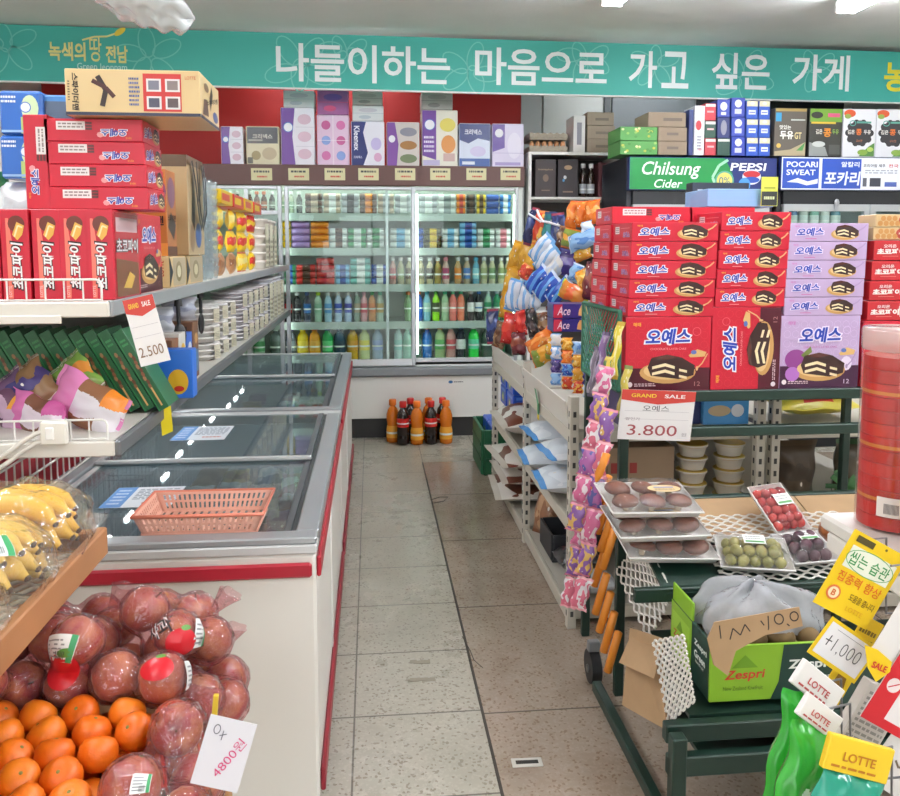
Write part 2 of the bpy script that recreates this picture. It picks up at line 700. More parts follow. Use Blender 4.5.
fill_tube = MB(); fill_tube.tube([(-.58, 0, 0), (.58, 0, 0)], .014, glow('f4f8ff', 45), 8)  # added fill lamps, out of view, to brighten the back wall
fill_body = MB(); fill_body.box(-.62, .62, -.045, .045, .06, .085, WHITE, .005); fill_body.box(-.61, -.59, -.03, .03, -.012, .06, WHITE); fill_body.box(.59, .61, -.03, .03, -.012, .06, WHITE)
bt_me, bb_me = fill_tube.mesh('tube'), fill_body.mesh('housing')
for i, x in enumerate((-.3, 2.3)):
    t = thing('ceiling_light', 'unseen fill tube light added behind the banner, above the %s' % ('drinks cooler', 'drinks fridges')[i], 'ceiling light', (x, 6.62, RZ - .087))
    part('housing', bb_me, t); part('tube', bt_me, t)

# ------------------------------------------------------------------ banner
TEAL = C('3fa79a', 0.55, 0, 0.03, 2)
bn = thing('banner', 'long teal banner with white Korean slogan hung under the ceiling', 'banner', (0, 6.0, 2.84), (0, math.radians(.29), 0))
b = MB()
b.box(-2.64, 4.3, 0, .02, -.192, .192, TEAL)
b.box(-2.64, 4.3, -.003, .023, -.2, -.19, WHITE)
part('cloth', b, bn)
LW = C('eef3f2', 0.5)


def bx(px): return at(px, 60, 6.0).x


for t, a, c in (('나들이하는', 276, 450), ('마음으로', 475, 607), ('가', 629, 657), ('고', 662, 689), ('싶은', 712, 770), ('가게', 793, 850)):
    yy = at((a + c) / 2, 62.5 + ((a + c) / 2 - 276) * .019, 6.0).z - 2.84 + (bx((a + c) / 2)) * .005
    b = MB()
    PLN = PL(b, (0, -.001, 0), X1, Z1)
    PLN.text(t, (bx(a) + bx(c)) / 2, yy, LW, bx(c) - bx(a), 0.27, 3, 0, 0.018)
    part('slogan_lettering', b, bn, label='white Korean slogan word')
b = MB()
PLN = PL(b, (0, -.001, 0), X1, Z1)
YL = C('e3d98a', 0.5)
PLN.text('녹색의', (bx(49) + bx(86)) / 2, .02, YL, bx(86) - bx(49), .13, 3, 0, .03)
PLN.text('땅', (bx(90) + bx(102)) / 2, .04, YL, bx(102) - bx(90), .17, 3, 0, .008)
PLN.text('전남', (bx(106) + bx(128)) / 2, .01, YL, bx(128) - bx(106), .12, 3, 0, .03)
PLN.text('Green Jeonnam', (bx(77) + bx(127)) / 2, -.085, C('b7dcd6'), bx(127) - bx(77), .06, 3, 0, .01)
PLN.line([(bx(83), .1), (bx(95), .125), (bx(108), .13), (bx(116), .15)], .012, YL, 3)
PLN.ell(bx(121), .175 - .01, .045, .02, C('e6c93f'), 4, 16, 0, 2 * PI, .6)
part('region_emblem', b, bn, label='yellow slogan with a sprouting leaf')
b = MB()
PLN = PL(b, (0, -.001, 0), X1, Z1)
PLN.text('농', bx(897), .0, C('e6d93a'), .2, .22, 3, 0, .03)
part('slogan_lettering', b, bn, label='yellow Korean letter')
for px, dz, sc_ in ((8, .05, 1), (150, 0, 1.1), (300, -.05, 1.2), (345, .1, .9), (470, -.06, 1.1), (585, .1, 1.0), (655, .05, .9), (745, -.04, 1.1), (815, .06, .9)):
    b = MB()
    PLN = PL(b, (0, -.001, 0), X1, Z1)
    for q in range(5):
        a = q * 2 * PI / 5 + px
        PLN.ring(bx(px) + .12 * sc_ * math.cos(a), max(-.1, min(.1, dz + .12 * sc_ * math.sin(a))), .1 * sc_, .055 * sc_, .009, C('6fc0b4'), 1, 18, 0, 2 * PI, a)
    part('flower_outline', b, bn, label='pale flower outline')

# ================================================================== DRINK COOLER
CY = 6.257
KX0, KX1 = -1.95, 1.19
IN = C('e3ebe4', 0.5)
ck = thing('drink_cooler', 'long glass door drinks cooler under a brown price header', 'cooler', (0, CY, 0))
b = MB()
b.box(KX0, KX1, .66, .70, 0.0, 2.12, IN)
b.box(KX0, KX0 + .03, .0, .66, 0.56, 2.12, IN)
b.box(KX1 - .03, KX1, .02, .66, 0.56, 2.12, IN)
b.box(KX0, KX1, 0.03, .66, 2.09, 2.12, IN)
b.box(KX0, KX1, 0.03, .66, .56, .598, IN)
part('cabinet', b, ck)
b = MB(); b.box(KX0, KX1 + .01, -.02, .03, 1.975, 2.13, C('5b3d38', 0.5), .004); part('header_panel', b, ck, label='brown header strip')
for px in (262, 299, 335, 368.5, 405, 440, 476, 510):
    b = MB()
    b.box(-.078, .078, -.003, 0, -.045, .045, C('d9d3a8', 0.7))
    q = PL(b, (-.078, -.0035, -.045), X1, Z1)
    q.scrib(.02, .05, .136, .08, C('3a3a38'), 1, 1)
    q.scrib(.045, .015, .12, .04, C('c0392b'), 1, 1)
    part('price_card', b, ck, (at(px, 174, CY).x, -.021, at(px, 174.5, CY).z), label='cream price card')
b = MB(); b.box(KX0, KX1, -.03, .06, .49, .565, C('85888b', .4, .2), .015); part('bumper_rail', b, ck, label='dark grey bumper rail')
b = MB()
b.box(KX0, KX1, 0, .66, .157, .49, C('e6e4de', .45))
q = PL(b, (0, -.0005, 0), X1, Z1)
q.ell(.62, .44, .018, .012, C('3a6ea0'), 1)
q.scrib(.645, .432, .72, .448, C('4a4a4a'), 1, 1)
part('base_panel', b, ck)
b = MB(); b.box(KX0, KX1, .02, .64, 0, .157, C('2b2a2a', .5)); part('kick_plate', b, ck, label='black kick plate')
SHZ = [1.766, 1.497, 1.212, .916, .602]
for i in range(4):
    b = MB()
    b.box(KX0 + .04, KX1 - .04, .09, .64, SHZ[i] - .022, SHZ[i] - .002, C('cfd6d0', .4))
    b.box(KX0 + .04, KX1 - .04, .075, .09, SHZ[i] - .055, SHZ[i] + .004, C('b9c4bd', .4))
    part('shelf', b, ck)
for k, (xa, xb, yo) in enumerate(((-1.93, -.675, .0), (-.655, .345, .0), (.31, 1.165, .03))):
    b = MB()
    s = .032
    b.box(xa, xa + s, yo, yo + .026, .575, 1.972, ALU, .004)
    b.box(xb - s, xb, yo, yo + .026, .575, 1.972, ALU, .004)
    b.box(xa + s, xb - s, yo, yo + .026, .575, .63, C('d9dcde', .35, .3), .004)
    b.box(xa + s, xb - s, yo, yo + .026, 1.945, 1.972, ALU, .004)
    if k == 1: b.box(.115, .135, yo + .028, yo + .04, .6, 1.96, ALU)
    if k == 0:
        xm = at(246, 200, CY).x
        b.box(xm - .015, xm + .015, yo, yo + .026, .63, 1.945, ALU)
        b.box(xm, xb - s, yo, yo + .024, 1.755, 1.785, ALU)
    d = part('door', b, ck)
    g = MB(); g.box(xa + s, xb - s, yo + .008, yo + .013, .63, 1.945, GLASS); part('glass_pane', g, d, label='clear glass pane')
    h = MB(); h.box(xb - s - .006 if k != 2 else xa + .004, xb - .006 if k != 2 else xa + s, yo - .008, yo, 1.15, 1.33, C('9da2a6', .3, .6), .003); part('handle', h, d)
b = MB()
b.tube([(KX0 + .1, .1, 2.04), (KX1 - .06, .1, 2.04)], .014, glow('f2fff6', 22), 8)
part('lamp_tube', b, ck, label='white lamp tube')
for xx in (-.64, .36, 1.13):
    b = MB()
    b.tube([(xx, .05, .66), (xx, .05, 1.92)], .008, glow('f2fff6', 9), 6)
    part('lamp_tube', b, ck, label='upright white lamp tube')

# ---- cans lying on their sides, and bottles
_can = {}


def can_mesh(c1, c2, L):
    k = (c1, c2, round(L, 3))
    if k not in _can:
        b = MB()
        b.M = Matrix.Rotation(PI / 2, 4, 'Y')
        r, m1, m2, al = .0262, C(c1, .28, .25), C(c2, .28, .25), C('c9ccd0', .25, .8)
        h = L / 2
        b.lathe([(.018, -h), (.023, -h + .002), (r, -h + .006), (r, -h * .35), (r, h * .45), (r, h - .006), (.023, h - .002), (.018, h)], [al, m1, m1, m2, m1, m1, al], 14)
        _can[k] = b.mesh('drink_can')
    return _can[k]


CN = {'y': 'yellow', 'p': 'purple', 'o': 'orange', 'w': 'white', 'g': 'green', 'l': 'pale blue', 'b': 'blue', 't': 'tan', 'k': 'black', 'n': 'brown', 'r': 'red', 'c': 'pink', 's': 'silver', 'd': 'dark olive', 'e': 'teal', 'u': 'bright blue'}
CC = {'y': 'e8c21c', 'p': 'a887c4', 'o': 'ea8c1e', 'w': 'eceeec', 'g': '3f9a62', 'l': '7dbbe0', 'b': '2d55a8', 't': 'b9a48a', 'k': '23201f', 'n': '5a3a26', 'r': 'c8342c', 'c': 'e38a98', 's': 'a9aeb2', 'd': '4b4a20', 'e': '62b0a8', 'u': '1f7fd0'}
SHN = ['top', 'second', 'third', 'fourth', 'bottom']


def can_row(si, cols, door):
    for ci, (pa, pb, c1, c2, n) in enumerate(cols):
        xa, xb = at(pa, 230, CY + .14).x, at(pb, 230, CY + .14).x
        L = xb - xa + .003
        for j in range(n):
            nm = ('bottom', 'second up', 'third up', 'top')[j] if j < n - 1 else 'top'
            lab = '%s drink can, %s in %s column, %s cooler shelf, %s door' % (CN[c1] if c1 == c2 else CN[c1] + ' and ' + CN[c2], nm, ORD[ci], SHN[si], door)
            solo('drink_can', can_mesh(CC[c1], CC[c2], L), lab, 'drink can', ((xa + xb) / 2, CY + .13 + RN.uniform(-.004, .004), SHZ[si] + .0275 + j * .0527), (RN.uniform(0, 6), 0, 0), 'cans lying in the cooler')


can_row(0, [(306, 323, 'n', 't', 3), (324, 341, 't', 'w', 3), (342, 359, 's', 'k', 3), (360, 377, 'n', 'o', 3), (378, 394, 't', 's', 3), (395, 411, 's', 'w', 3)], 'left')
can_row(0, [(419, 437, 's', 'w', 3), (438, 455, 'w', 's', 3), (456, 465, 'o', 'r', 3), (466, 475, 'k', 'n', 3), (476, 485, 'y', 'n', 3), (486, 498, 'b', 'b', 3), (499, 510, 'u', 'w', 3)], 'right')
can_row(1, [(283, 291, 'y', 'y', 4), (292, 310, 'p', 'p', 4), (311, 329, 'o', 'o', 4), (330, 347, 'w', 'n', 3), (348, 366, 'g', 'w', 3), (367, 384, 'w', 'g', 3), (390, 410, 'w', 'l', 3)], 'left')
can_row(1, [(416, 423, 'b', 'b', 3), (424, 441, 'd', 'y', 3), (442, 458, 'w', 'l', 3), (459, 476, 'l', 'b', 4), (477, 494, 'w', 'g', 3), (495, 510, 'w', 'c', 3)], 'right')
can_row(2, [(284, 295, 'g', 'b', 3), (296, 315, 'r', 'n', 3), (316, 334, 'r', 'r', 4), (335, 349, 'l', 'b', 3), (350, 370, 'e', 'w', 4), (371, 387, 'b', 'w', 3)], 'left')

_bot = {}


def bottle_meshes(shape, r, h, liquid, cap, lab, lz):
    k = (shape, round(r, 4), round(h, 4), liquid, cap, lab, lz)
    if k in _bot: return _bot[k]
    lm, cm, bm = C(liquid, .12, 0, 0, 8, 0, 60, .6), C(cap, .4), C(lab, .4)
    b = MB()
    if shape == 'waist':
        pr = [(r * .7, 0), (r * .95, .006), (r, .03), (r, h * .3), (r * .84, h * .42), (r * .97, h * .55), (r * .98, h * .66), (r * .75, h * .77), (r * .42, h * .84), (r * .34, h * .88), (r * .34, h * .93)]
    elif shape == 'slim':
        pr = [(r * .8, 0), (r, .005), (r, h * .45), (r, h * .64), (r * .8, h * .72), (r * .5, h * .78), (r * .46, h * .82), (r * .46, h * .9)]
    else:
        pr = [(r * .7, 0), (r * .96, .006), (r, .02), (r, h * .2), (r * .96, h * .22), (r, h * .25), (r, h * .6), (r * .96, h * .68), (r * .82, h * .75), (r * .55, h * .80), (r * .44, h * .84), (r * .44, h * .93)]
    b.lathe(pr, lm, 14)
    c = MB()
    rc = r * .56 if shape != 'slim' else r * .62
    c.lathe([(rc, h * .865), (rc * 1.04, h * .87), (rc * 1.04, h * .985), (rc * .9, h)], cm, 12)
    l = MB()
    z0, z1 = h * lz[0], h * lz[1]

    def rad(z):
        for (ra, za), (rb, zb) in zip(pr[:-1], pr[1:]):
            if za <= z <= zb: return ra + (rb - ra) * (z - za) / max(zb - za, 1e-6)
        return r
    rr = [(rad(z0 + (z1 - z0) * i / 6) + .0008, z0 + (z1 - z0) * i / 6) for i in range(7)]
    w2 = C('f3f3f0', .45)
    l.lathe(rr, [bm, bm, w2 if lab != 'f0f0ee' else C('3f78b5'), bm, bm, bm], 14, True, False)
    _bot[k] = (b.mesh('body'), c.mesh('cap'), l.mesh('label'))
    return _bot[k]


def bottle(x, y, z, shape, r, h, liquid, cap, lab, lz, label, group):
    t = thing('drink_bottle', label, 'bottle', (x, y, z), (0, 0, RN.uniform(0, 6)), group)
    for nm, me in zip(('body', 'cap', 'label'), bottle_meshes(shape, r, h, liquid, cap, lab, lz)):
        part(nm, me, t)
    return t


def bottle_row(si, lst, door, shape, r, h, lz, dy=.12):
    cnt = {}
    xs = [at(q[0], 300, CY + dy).x for q in lst]
    for i, (px, liq, cap, lab, d) in enumerate(lst):
        cnt[d] = cnt.get(d, 0) + 1
        gap = min([abs(xs[i] - xs[j]) for j in (i - 1, i + 1) if 0 <= j < len(xs)])
        ri = round(min(r, gap * .485), 3)
        bottle(at(px, 300, CY + dy).x, CY + dy + .01, SHZ[si], shape, ri, h, liq, cap, lab, lz,
               '%s, %son the %s cooler shelf, %s door' % (d, ORD[cnt[d] - 1] + ' such ' if sum(q[4] == d for q in lst) > 1 else '', SHN[si], door), 'bottles in the cooler')


bottle_row(0, [(233, '2e2420', 'f2f2f2', '9a9a80', 'dark bottle with white cap'), (240, '2e2420', 'f2f2f2', '9a9a80', 'dark bottle with white cap'), (252, '5a3018', 'e8e8e4', 'c07a3a', 'brown bottle with white cap'), (259, '6a3818', 'e07030', 'b8642c', 'brown bottle with orange cap'), (266, '5a3018', 'e07030', 'b8642c', 'brown bottle with orange cap'), (274, '2e2420', 'f2f2f2', '8a9080', 'dark bottle with white cap'), (286, 'aab49c', 'f2f2f2', '7f9a80', 'pale bottle with white cap'), (293, 'aab49c', 'f2f2f2', '7f9a80', 'pale bottle with white cap'), (301, '4b4a44', 'f2f2f2', '60665e', 'grey bottle with white cap')], 'left', 'slim', .023, .17, (.25, .55))
bottle_row(2, [(393, 'd9a89c', 'f4f0ee', 'c86a6a', 'pink juice bottle'), (401, 'c9c0a0', 'f4f0ee', 'b0b890', 'beige tea bottle'), (409, 'b9b292', 'f4f0ee', '7a6a58', 'beige tea bottle')], 'left', 'slim', .027, .215, (.2, .6))
bottle_row(2, [(421, 'c2b48e', 'f4f4f2', '8a8468', 'tan tea bottle with white cap'), (430, 'cfc4a0', 'f4f4f2', '5c5248', 'tan tea bottle with white cap'), (438, 'b09a58', 'f4f4f2', '9c8648', 'amber tea bottle with white cap'), (446, 'e0c0b4', 'e08a98', 'b0486a', 'rose drink bottle with pink cap'), (458, 'c9a070', 'f4f4f2', 'e08a3a', 'orange label tea bottle'), (467, 'b8a888', 'f4f4f2', '3a7ab8', 'blue label tea bottle'), (476, '58a8c0', '48b0d8', '8ad0d8', 'turquoise drink bottle'), (484, 'c9c49c', 'f4f4f2', '9aa070', 'tan tea bottle with white cap'), (492, 'c4c09a', 'f4f4f2', '6a8a58', 'tan tea bottle with white cap'), (501, 'ccc6a0', 'f4f4f2', '8a9a60', 'tan tea bottle with white cap'), (507.5, 'ccc6a0', 'f4f4f2', '8a9a60', 'tan tea bottle with white cap')], 'right', 'slim', .028, .215, (.2, .6))
bottle_row(3, [(288, '1c1a1c', 'c8342c', 'b02a2a', 'black cola bottle with red cap'), (297, '1c1a1c', 'f0f0f0', '23242a', 'black cola bottle with white cap'), (307, '1d2c44', '3a6ab0', '2468b0', 'dark bottle with blue label'), (318, 'a9c8b0', 'b8dc28', '8ab898', 'pale green bottle with lime cap'), (328, 'a8cce0', 'f2f6f8', '5a9ad0', 'clear water bottle with white cap'), (338, 'c0d4e8', 'f2f6f8', '3a5ab8', 'clear water bottle with white cap'), (348, 'b8c8e4', 'f2f6f8', '4a50b0', 'clear water bottle with white cap'), (357, '8a9a8a', 'e8e8e4', 'a09070', 'olive drink bottle'), (364, 'd89aa0', 'f0a8b8', 'c04a58', 'pink drink bottle'), (372, 'd89a70', '2fa058', 'd07a4a', 'orange drink bottle with green cap'), (380, 'b8c8b8', '58c8a8', 'c0a060', 'pale drink bottle with mint cap'), (408, '7a9a70', 'e08050', '6a9a60', 'green drink bottle with orange cap')], 'left', 'tall', .03, .245, (.3, .6))
bottle_row(3, [(419, '2a5ab0', 'e8804a', '2a60c0', 'blue sport drink bottle'), (427, '88c0d0', '30a8b8', 'a8d0c0', 'pale blue bottle with teal cap'), (436, '9ae020', '50b030', '384828', 'neon green drink bottle'), (445, 'a8c8a0', '40c8a0', 'c8d8b8', 'pale green bottle with mint cap'), (453, 'e87a70', '30b080', 'f08a80', 'coral juice bottle with green cap'), (461, 'f08060', '30b080', 'f08a70', 'coral juice bottle with green cap'), (471, '2c2226', 'f4f4f4', 'ece8e4', 'dark bottle with white label'), (479, '1c2428', '2a6ac0', 'f0f0ee', 'black bottle with blue cap'), (488, 'a8c8b0', 'f0f4f0', '2f8a50', 'clear bottle with green label'), (497, '2a8a50', 'f0f4f0', '1f7a48', 'green bottle with white cap'), (506, '2a8a50', 'f0f4f0', '1f7a48', 'green bottle with white cap')], 'right', 'tall', .03, .25, (.3, .6))
bottle_row(4, [(240, 'b8d0b8', 'e8f0e8', '58a868', 'clear bottle with green label'), (258, 'b8d0b8', 'e8f0e8', '58a868', 'clear bottle with green label'), (275, '7f8a88', 'e8f0e8', '586a60', 'grey bottle with white cap'), (290, '585c68', '7a4a98', '808890', 'dark bottle with purple cap'), (302, 'e8c81c', 'e8dc28', 'f0d040', 'yellow soda bottle'), (314, 'f0a41c', 'f08030', 'f0b040', 'orange soda bottle'), (327, '28a858', '2a6ab8', '60d080', 'green soda bottle with blue cap'), (339, '3a5a70', '2a4a68', '28485c', 'dark blue soda bottle'), (352, 'd8a820', 'f0f0ea', 'e0a030', 'golden tea bottle'), (364, 'd0d890', 'e8ece0', 'e8d850', 'pale lemon drink bottle'), (377, 'a0b0c8', 'e0e8f0', '98a8d8', 'pale water bottle'), (398, 'b0ccc8', 'e0f0ec', '90c0b8', 'pale water bottle'), (407, 'a0c8b8', 'e0f0ec', '88b8a0', 'pale mint drink bottle')], 'left', 'tall', .045, .285, (.3, .58), .14)
bottle_row(4, [(417, '1f5a40', '287048', '206048', 'dark green soda bottle'), (427, '2a6cb8', 'f08030', '2f78c8', 'blue sport drink bottle with orange cap'), (440, 'a8c088', 'f08a3a', '58a858', 'pale green drink bottle with orange cap'), (451, 'd8a098', 'f0f0ee', 'd05a60', 'pink drink bottle with white cap'), (461, '24282c', '2a5ab0', 'e8e8e6', 'black bottle with white label and blue cap'), (474, '30d850', 'f4f6f4', '70d8b0', 'bright green soda bottle'), (487, '58685c', 'e8f0ea', '3a4a44', 'clear dark bottle with white cap'), (500, '2a6a48', 'e8f0ea', '3a8a58', 'green bottle with white cap')], 'right', 'tall', .045, .285, (.3, .58), .14)

# ---- bottles on the floor in front
for x, y, kd, lb in ((392.8, 6.12, 'o', 'orange soda bottle at the left end of the floor group'), (403, 6.03, 'c', 'left hand front cola bottle on the floor'), (417, 6.03, 'o', 'orange soda bottle between the two front cola bottles'), (431, 6.03, 'c', 'right hand front cola bottle on the floor'), (446, 6.04, 'o', 'orange soda bottle at the right end of the floor group'), (410.5, 6.16, 'c', 'cola bottle half hidden behind the floor group, left one'), (428.5, 6.16, 'o', 'orange soda bottle hidden behind the front floor bottles'), (442.5, 6.16, 'c', 'cola bottle half hidden behind the floor group, right one')):
    xx = at(x, 430, y).x
    if kd == 'o': bottle(xx, y, 0, 'waist', .05, .335, 'd87418', 'f07a20', 'f0a830', (.12, .4), lb, 'soda bottles on the floor')
    else: bottle(xx, y, 0, 'tall', .047, .335, '1d1210', 'c8241f', 'c8241f', (.42, .62), lb, 'soda bottles on the floor')
# ================================================================== PACKS ON TOP OF THE COOLER
def shaded_box(w, d, h, m, bev=.003):
    b = MB()
    b.box(-w / 2, w / 2, -d / 2, d / 2, 0, h, m, bev)
    return b


GL = .3                                   # gloss of printed and wrapped packs


def tissue(px0, px1, pt, pb, style, label, yd=6.33, d=.2, zb=None):
    p0, p1 = at(px0, pb, yd), at(px1, pb, yd)
    w = p1.x - p0.x - .006
    h = at(px0, pt, yd).z - p0.z
    z0 = 2.132 if zb is None else zb
    styles = {'pur': ('efeaf2', '6a3a92', 'c9b6da'), 'blk': ('d9cfae', '2e2c30', 'b8a684'), 'pnk': ('e3c4dc', 'd070a8', '9aa8d8'), 'nav': ('eceaf4', '27306c', 'b4a8d8'), 'brn': ('cfc6c0', '7a4a98', '8a8468'), 'yel': ('e6e2d2', '6a3a92', 'd8a850'), 'lil': ('dcd4ea', '5a3c90', 'b8a8da'), 'gry': ('b9b6b0', '8f8c88', 'a5a29c'), 'mag': ('9a5a90', 'c84a78', '6c4a98'), 'wht': ('d6d8d8', 'b4bcc4', 'c4c0c8')}
    base, acc, soft = styles[style]
    b = shaded_box(w, d, h, C(base, GL), .006)
    q = front(b, w, d, h)
    A, S = C(acc, GL), C(soft, GL)
    if style == 'pur':
        q.poly([(0.004, .004), (w * .42, .004), (w * .34, h * .5), (w * .42, h - .004), (.004, h - .004)], A, 1)
        q.ell(w * .22, h * .66, w * .15, w * .15, C('f4f2f6', GL), 2); q.ring(w * .22, h * .66, w * .15, w * .15, .006, C('4878c0'), 3)
        for i in range(3):
            q.ell(w * .7, h * (.2 + .3 * i), w * .2, h * .09, C('d8b8c8', GL), 1); q.line([(w * .44, h * (.333 * i)), (w, h * .333 * i)], .003, C('c4c0cc'), 1)
    elif style == 'blk':
        q.rect(.01, h * .56, w - .01, h - .008, A, 1); q.text('크리넥스', w / 2, h * .74, C('e8e4d8'), w * .6, h * .12, 2, 0, .02)
        q.rect(w * .08, h * .62, w * .5, h * .66, C('b8b4a8'), 2)
        q.ell(w * .7, h * .3, w * .22, h * .16, S, 1); q.ell(w * .3, h * .25, w * .14, h * .12, C('a3926c'), 1); q.rect(.012, .012, w * .2, h * .2, C('6d6a62'), 2)
    elif style == 'pnk':
        for i in range(3):
            for j in range(2):
                q.ell(w * (.28 + .46 * j), h * (.2 + .3 * i), w * .14, h * .09, C(('d070a8', '8aa0d8', 'c05890')[(i + j) % 3], GL), 1)
        q.rect(w * .48, 0.004, w * .52, h - .004, C('f0dcea'), 1); q.line([(0, h * .5), (w, h * .5)], .004, C('f4e8f0'), 2)
    elif style == 'nav':
        q.poly([(.004, .004), (w * .36, .004), (w * .5, h * .3), (w * .36, h * .75), (w * .45, h - .004), (.004, h - .004)], A, 1)
        q.text('Kleenex', w * .17, h * .62, C('f4f4f8'), h * .55, w * .17, 2, PI / 2 * 3, .02); q.text('크리넥스', w * .2, h * .2, C('e0e0f0'), w * .26, h * .06, 2, 0, .02)
        q.ell(w * .75, h * .5, w * .16, h * .14, C('c8bce4', GL), 1); q.ell(w * .8, h * .2, w * .12, h * .1, C('d8a8c8', GL), 1)
    elif style == 'brn':
        q.poly([(.004, .004), (w * .3, .004), (w * .36, h * .5), (w * .25, h - .004), (.004, h - .004)], A, 1); q.ell(w * .16, h * .62, w * .1, w * .11, C('f0eef4'), 2)
        for i in range(3):
            q.ell(w * .66, h * (.18 + .3 * i), w * .26, h * .1, C(('6f7c58', 'a0703c', '8a8a96')[i], GL), 1)
    elif style == 'yel':
        q.poly([(.004, h * .2), (w * .4, h * .12), (w * .4, h - .004), (.004, h - .004)], A, 1); q.ell(w * .22, h * .74, w * .15, w * .15, C('f4f2f6'), 2); q.ring(w * .22, h * .74, w * .15, w * .15, .005, C('4878c0'), 3)
        q.ell(w * .72, h * .74, w * .22, h * .12, C('d8c858', GL), 1); q.ell(w * .74, h * .4, w * .2, h * .16, C('d89048', GL), 1); q.rect(w * .6, h * .1, w * .92, h * .24, C('c8a8a0', GL), 1); q.rect(.01, .01, w * .5, h * .12, C('b8b0d0'), 1)
        q.scrib(w * .06, h * .24, w * .34, h * .56, C('e8e4f0'), 2, 4)
    elif style == 'lil':
        q.poly([(w * .02, h * .35), (w * .4, h * .45), (w * .4, h - .006), (w * .02, h - .006)], A, 1); q.ell(w * .22, h * .78, w * .13, w * .13, C('f4f2f6'), 2)
        q.ell(w * .7, h * .5, w * .22, h * .3, C('e8e2f2', GL), 1); q.line([(0, h * .33), (w, h * .33)], .004, C('b8aece'), 1); q.rect(w * .1, h * .05, w * .9, h * .12, C('a898c8'), 1)
    else:
        q.line([(0, h * .5), (w, h * .5)], .004, A, 1); q.ell(w * .5, h * .7, w * .3, h * .14, S, 1); q.ell(w * .4, h * .25, w * .2, h * .12, A, 1)
    return solo('tissue_pack', b, label, 'tissue pack', ((p0.x + p1.x) / 2, yd + d / 2, z0), (0, 0, 0), 'packs on top of the cooler'), z0 + h


tissue(221, 244, 123.5, 162, 'pur', 'small purple and white pack at the left end of the cooler top')
tissue(246, 280, 124, 163, 'blk', 'cream tissue pack with black label on the cooler top')
_, z1 = tissue(281, 315.5, 106, 164, 'pur', 'tall white tissue pack with purple side swoosh and pale flowers')
tissue(283, 315, 88, 105, 'wht', 'pale pack lying on the purple swoosh tissue pack', zb=z1 + .002)
_, z1 = tissue(317, 350, 114, 165, 'pnk', 'pink tissue pack with rows of coloured flowers')
tissue(317, 349, 88, 113, 'mag', 'magenta pack lying on the pink flower tissue pack', zb=z1 + .002)
_, z1 = tissue(351, 385, 120, 165, 'nav', 'white tissue pack with a navy side reading Kleenex')
_, z1 = tissue(352, 384, 104.5, 120, 'wht', 'white pack directly on the navy sided tissue pack', zb=z1 + .002)
tissue(352, 383, 90, 104, 'gry', 'grey pack at the top of the navy sided column', zb=z1 + .002)
tissue(386.5, 420, 121, 165.5, 'brn', 'tissue pack with three landscape pictures')
_, z1 = tissue(421.5, 458, 109, 166, 'yel', 'tallest tissue pack, purple label with yellow and orange pictures')
tissue(421, 453, 90, 108, 'gry', 'dull grey pack lying on the tallest tissue pack', zb=z1 + .002)
p = at(459, 166, 6.33)
w, h, d = at(491, 166, 6.33).x - p.x - .005, at(459, 122, 6.33).z - p.z, .2
b = shaded_box(w, d, h, C('d4dcec', GL), .006)
q = front(b, w, d, h)
q.poly([(.004, h * .62), (w * .3, h * .54), (w * .6, h * .66), (w - .004, h * .6), (w - .004, h - .006), (.004, h - .006)], C('26346e', GL), 1)
q.text('크리넥스', w * .45, h * .8, C('f0f0f6'), w * .55, h * .13, 2, 0, .02)
q.ell(w * .6, h * .36, w * .25, h * .12, C('c8c0de', GL), 1); q.rect(.004, .004, w - .004, h * .2, C('3a5a9c', GL), 1); q.rect(w * .1, h * .06, w * .5, h * .13, C('e8eaf2'), 2)
solo('tissue_pack', b, 'pale tissue pack with a navy wave across its top', 'tissue pack', (p.x + w / 2, 6.43, 2.132), (0, 0, 0), 'packs on top of the cooler')
tissue(491.5, 524, 122, 166, 'lil', 'lilac tissue pack at the right end of the cooler top')


# ================================================================== WHITE SHELF CABINET WITH EGGS
def bxz(px, py, y): return at(px, py, y)


SY = 6.3
sx0, sx1 = at(528.5, 170, SY).x, at(620, 170, SY).x
zt, zm = at(575, 155, SY).z, at(575, 197, SY).z
cb = thing('shelf_cabinet', 'white open shelf cabinet beside the cooler with egg trays on top', 'shelf cabinet', (0, SY, 0))
b = MB()
b.box(sx0, sx0 + .025, 0, .42, 0, zt, WHITE, .002); b.box(sx1 - .025, sx1, 0, .42, 0, zt, WHITE, .002)
part('side_panels', b, cb)
b = MB(); b.box(sx0, sx1, 0, .42, zt, zt + .022, WHITE, .002); part('top_board', b, cb)
for z in (zm, 1.45, 1.0, .5, .08):
    b = MB(); b.box(sx0 + .026, sx1 - .026, .002, .42, z - .02, z, WHITE, .002); part('shelf', b, cb)
b = MB(); b.box(sx0, sx1, .421, .44, 0, zt + .02, C('55524f', .7)); part('back_panel', b, cb, label='back panel with the cabinet shade put into its colour')  # charcoal tone carries the shade inside the cabinet
b = MB(); b.box(at(522, 200, SY).x + .01, sx0 - .012, .1, .5, 0, 2.0, C('c3c9c6', .5), .004); solo('filler_panel', b, 'narrow pale panel between the cooler and the white cabinet', 'panel', (0, SY, 0))


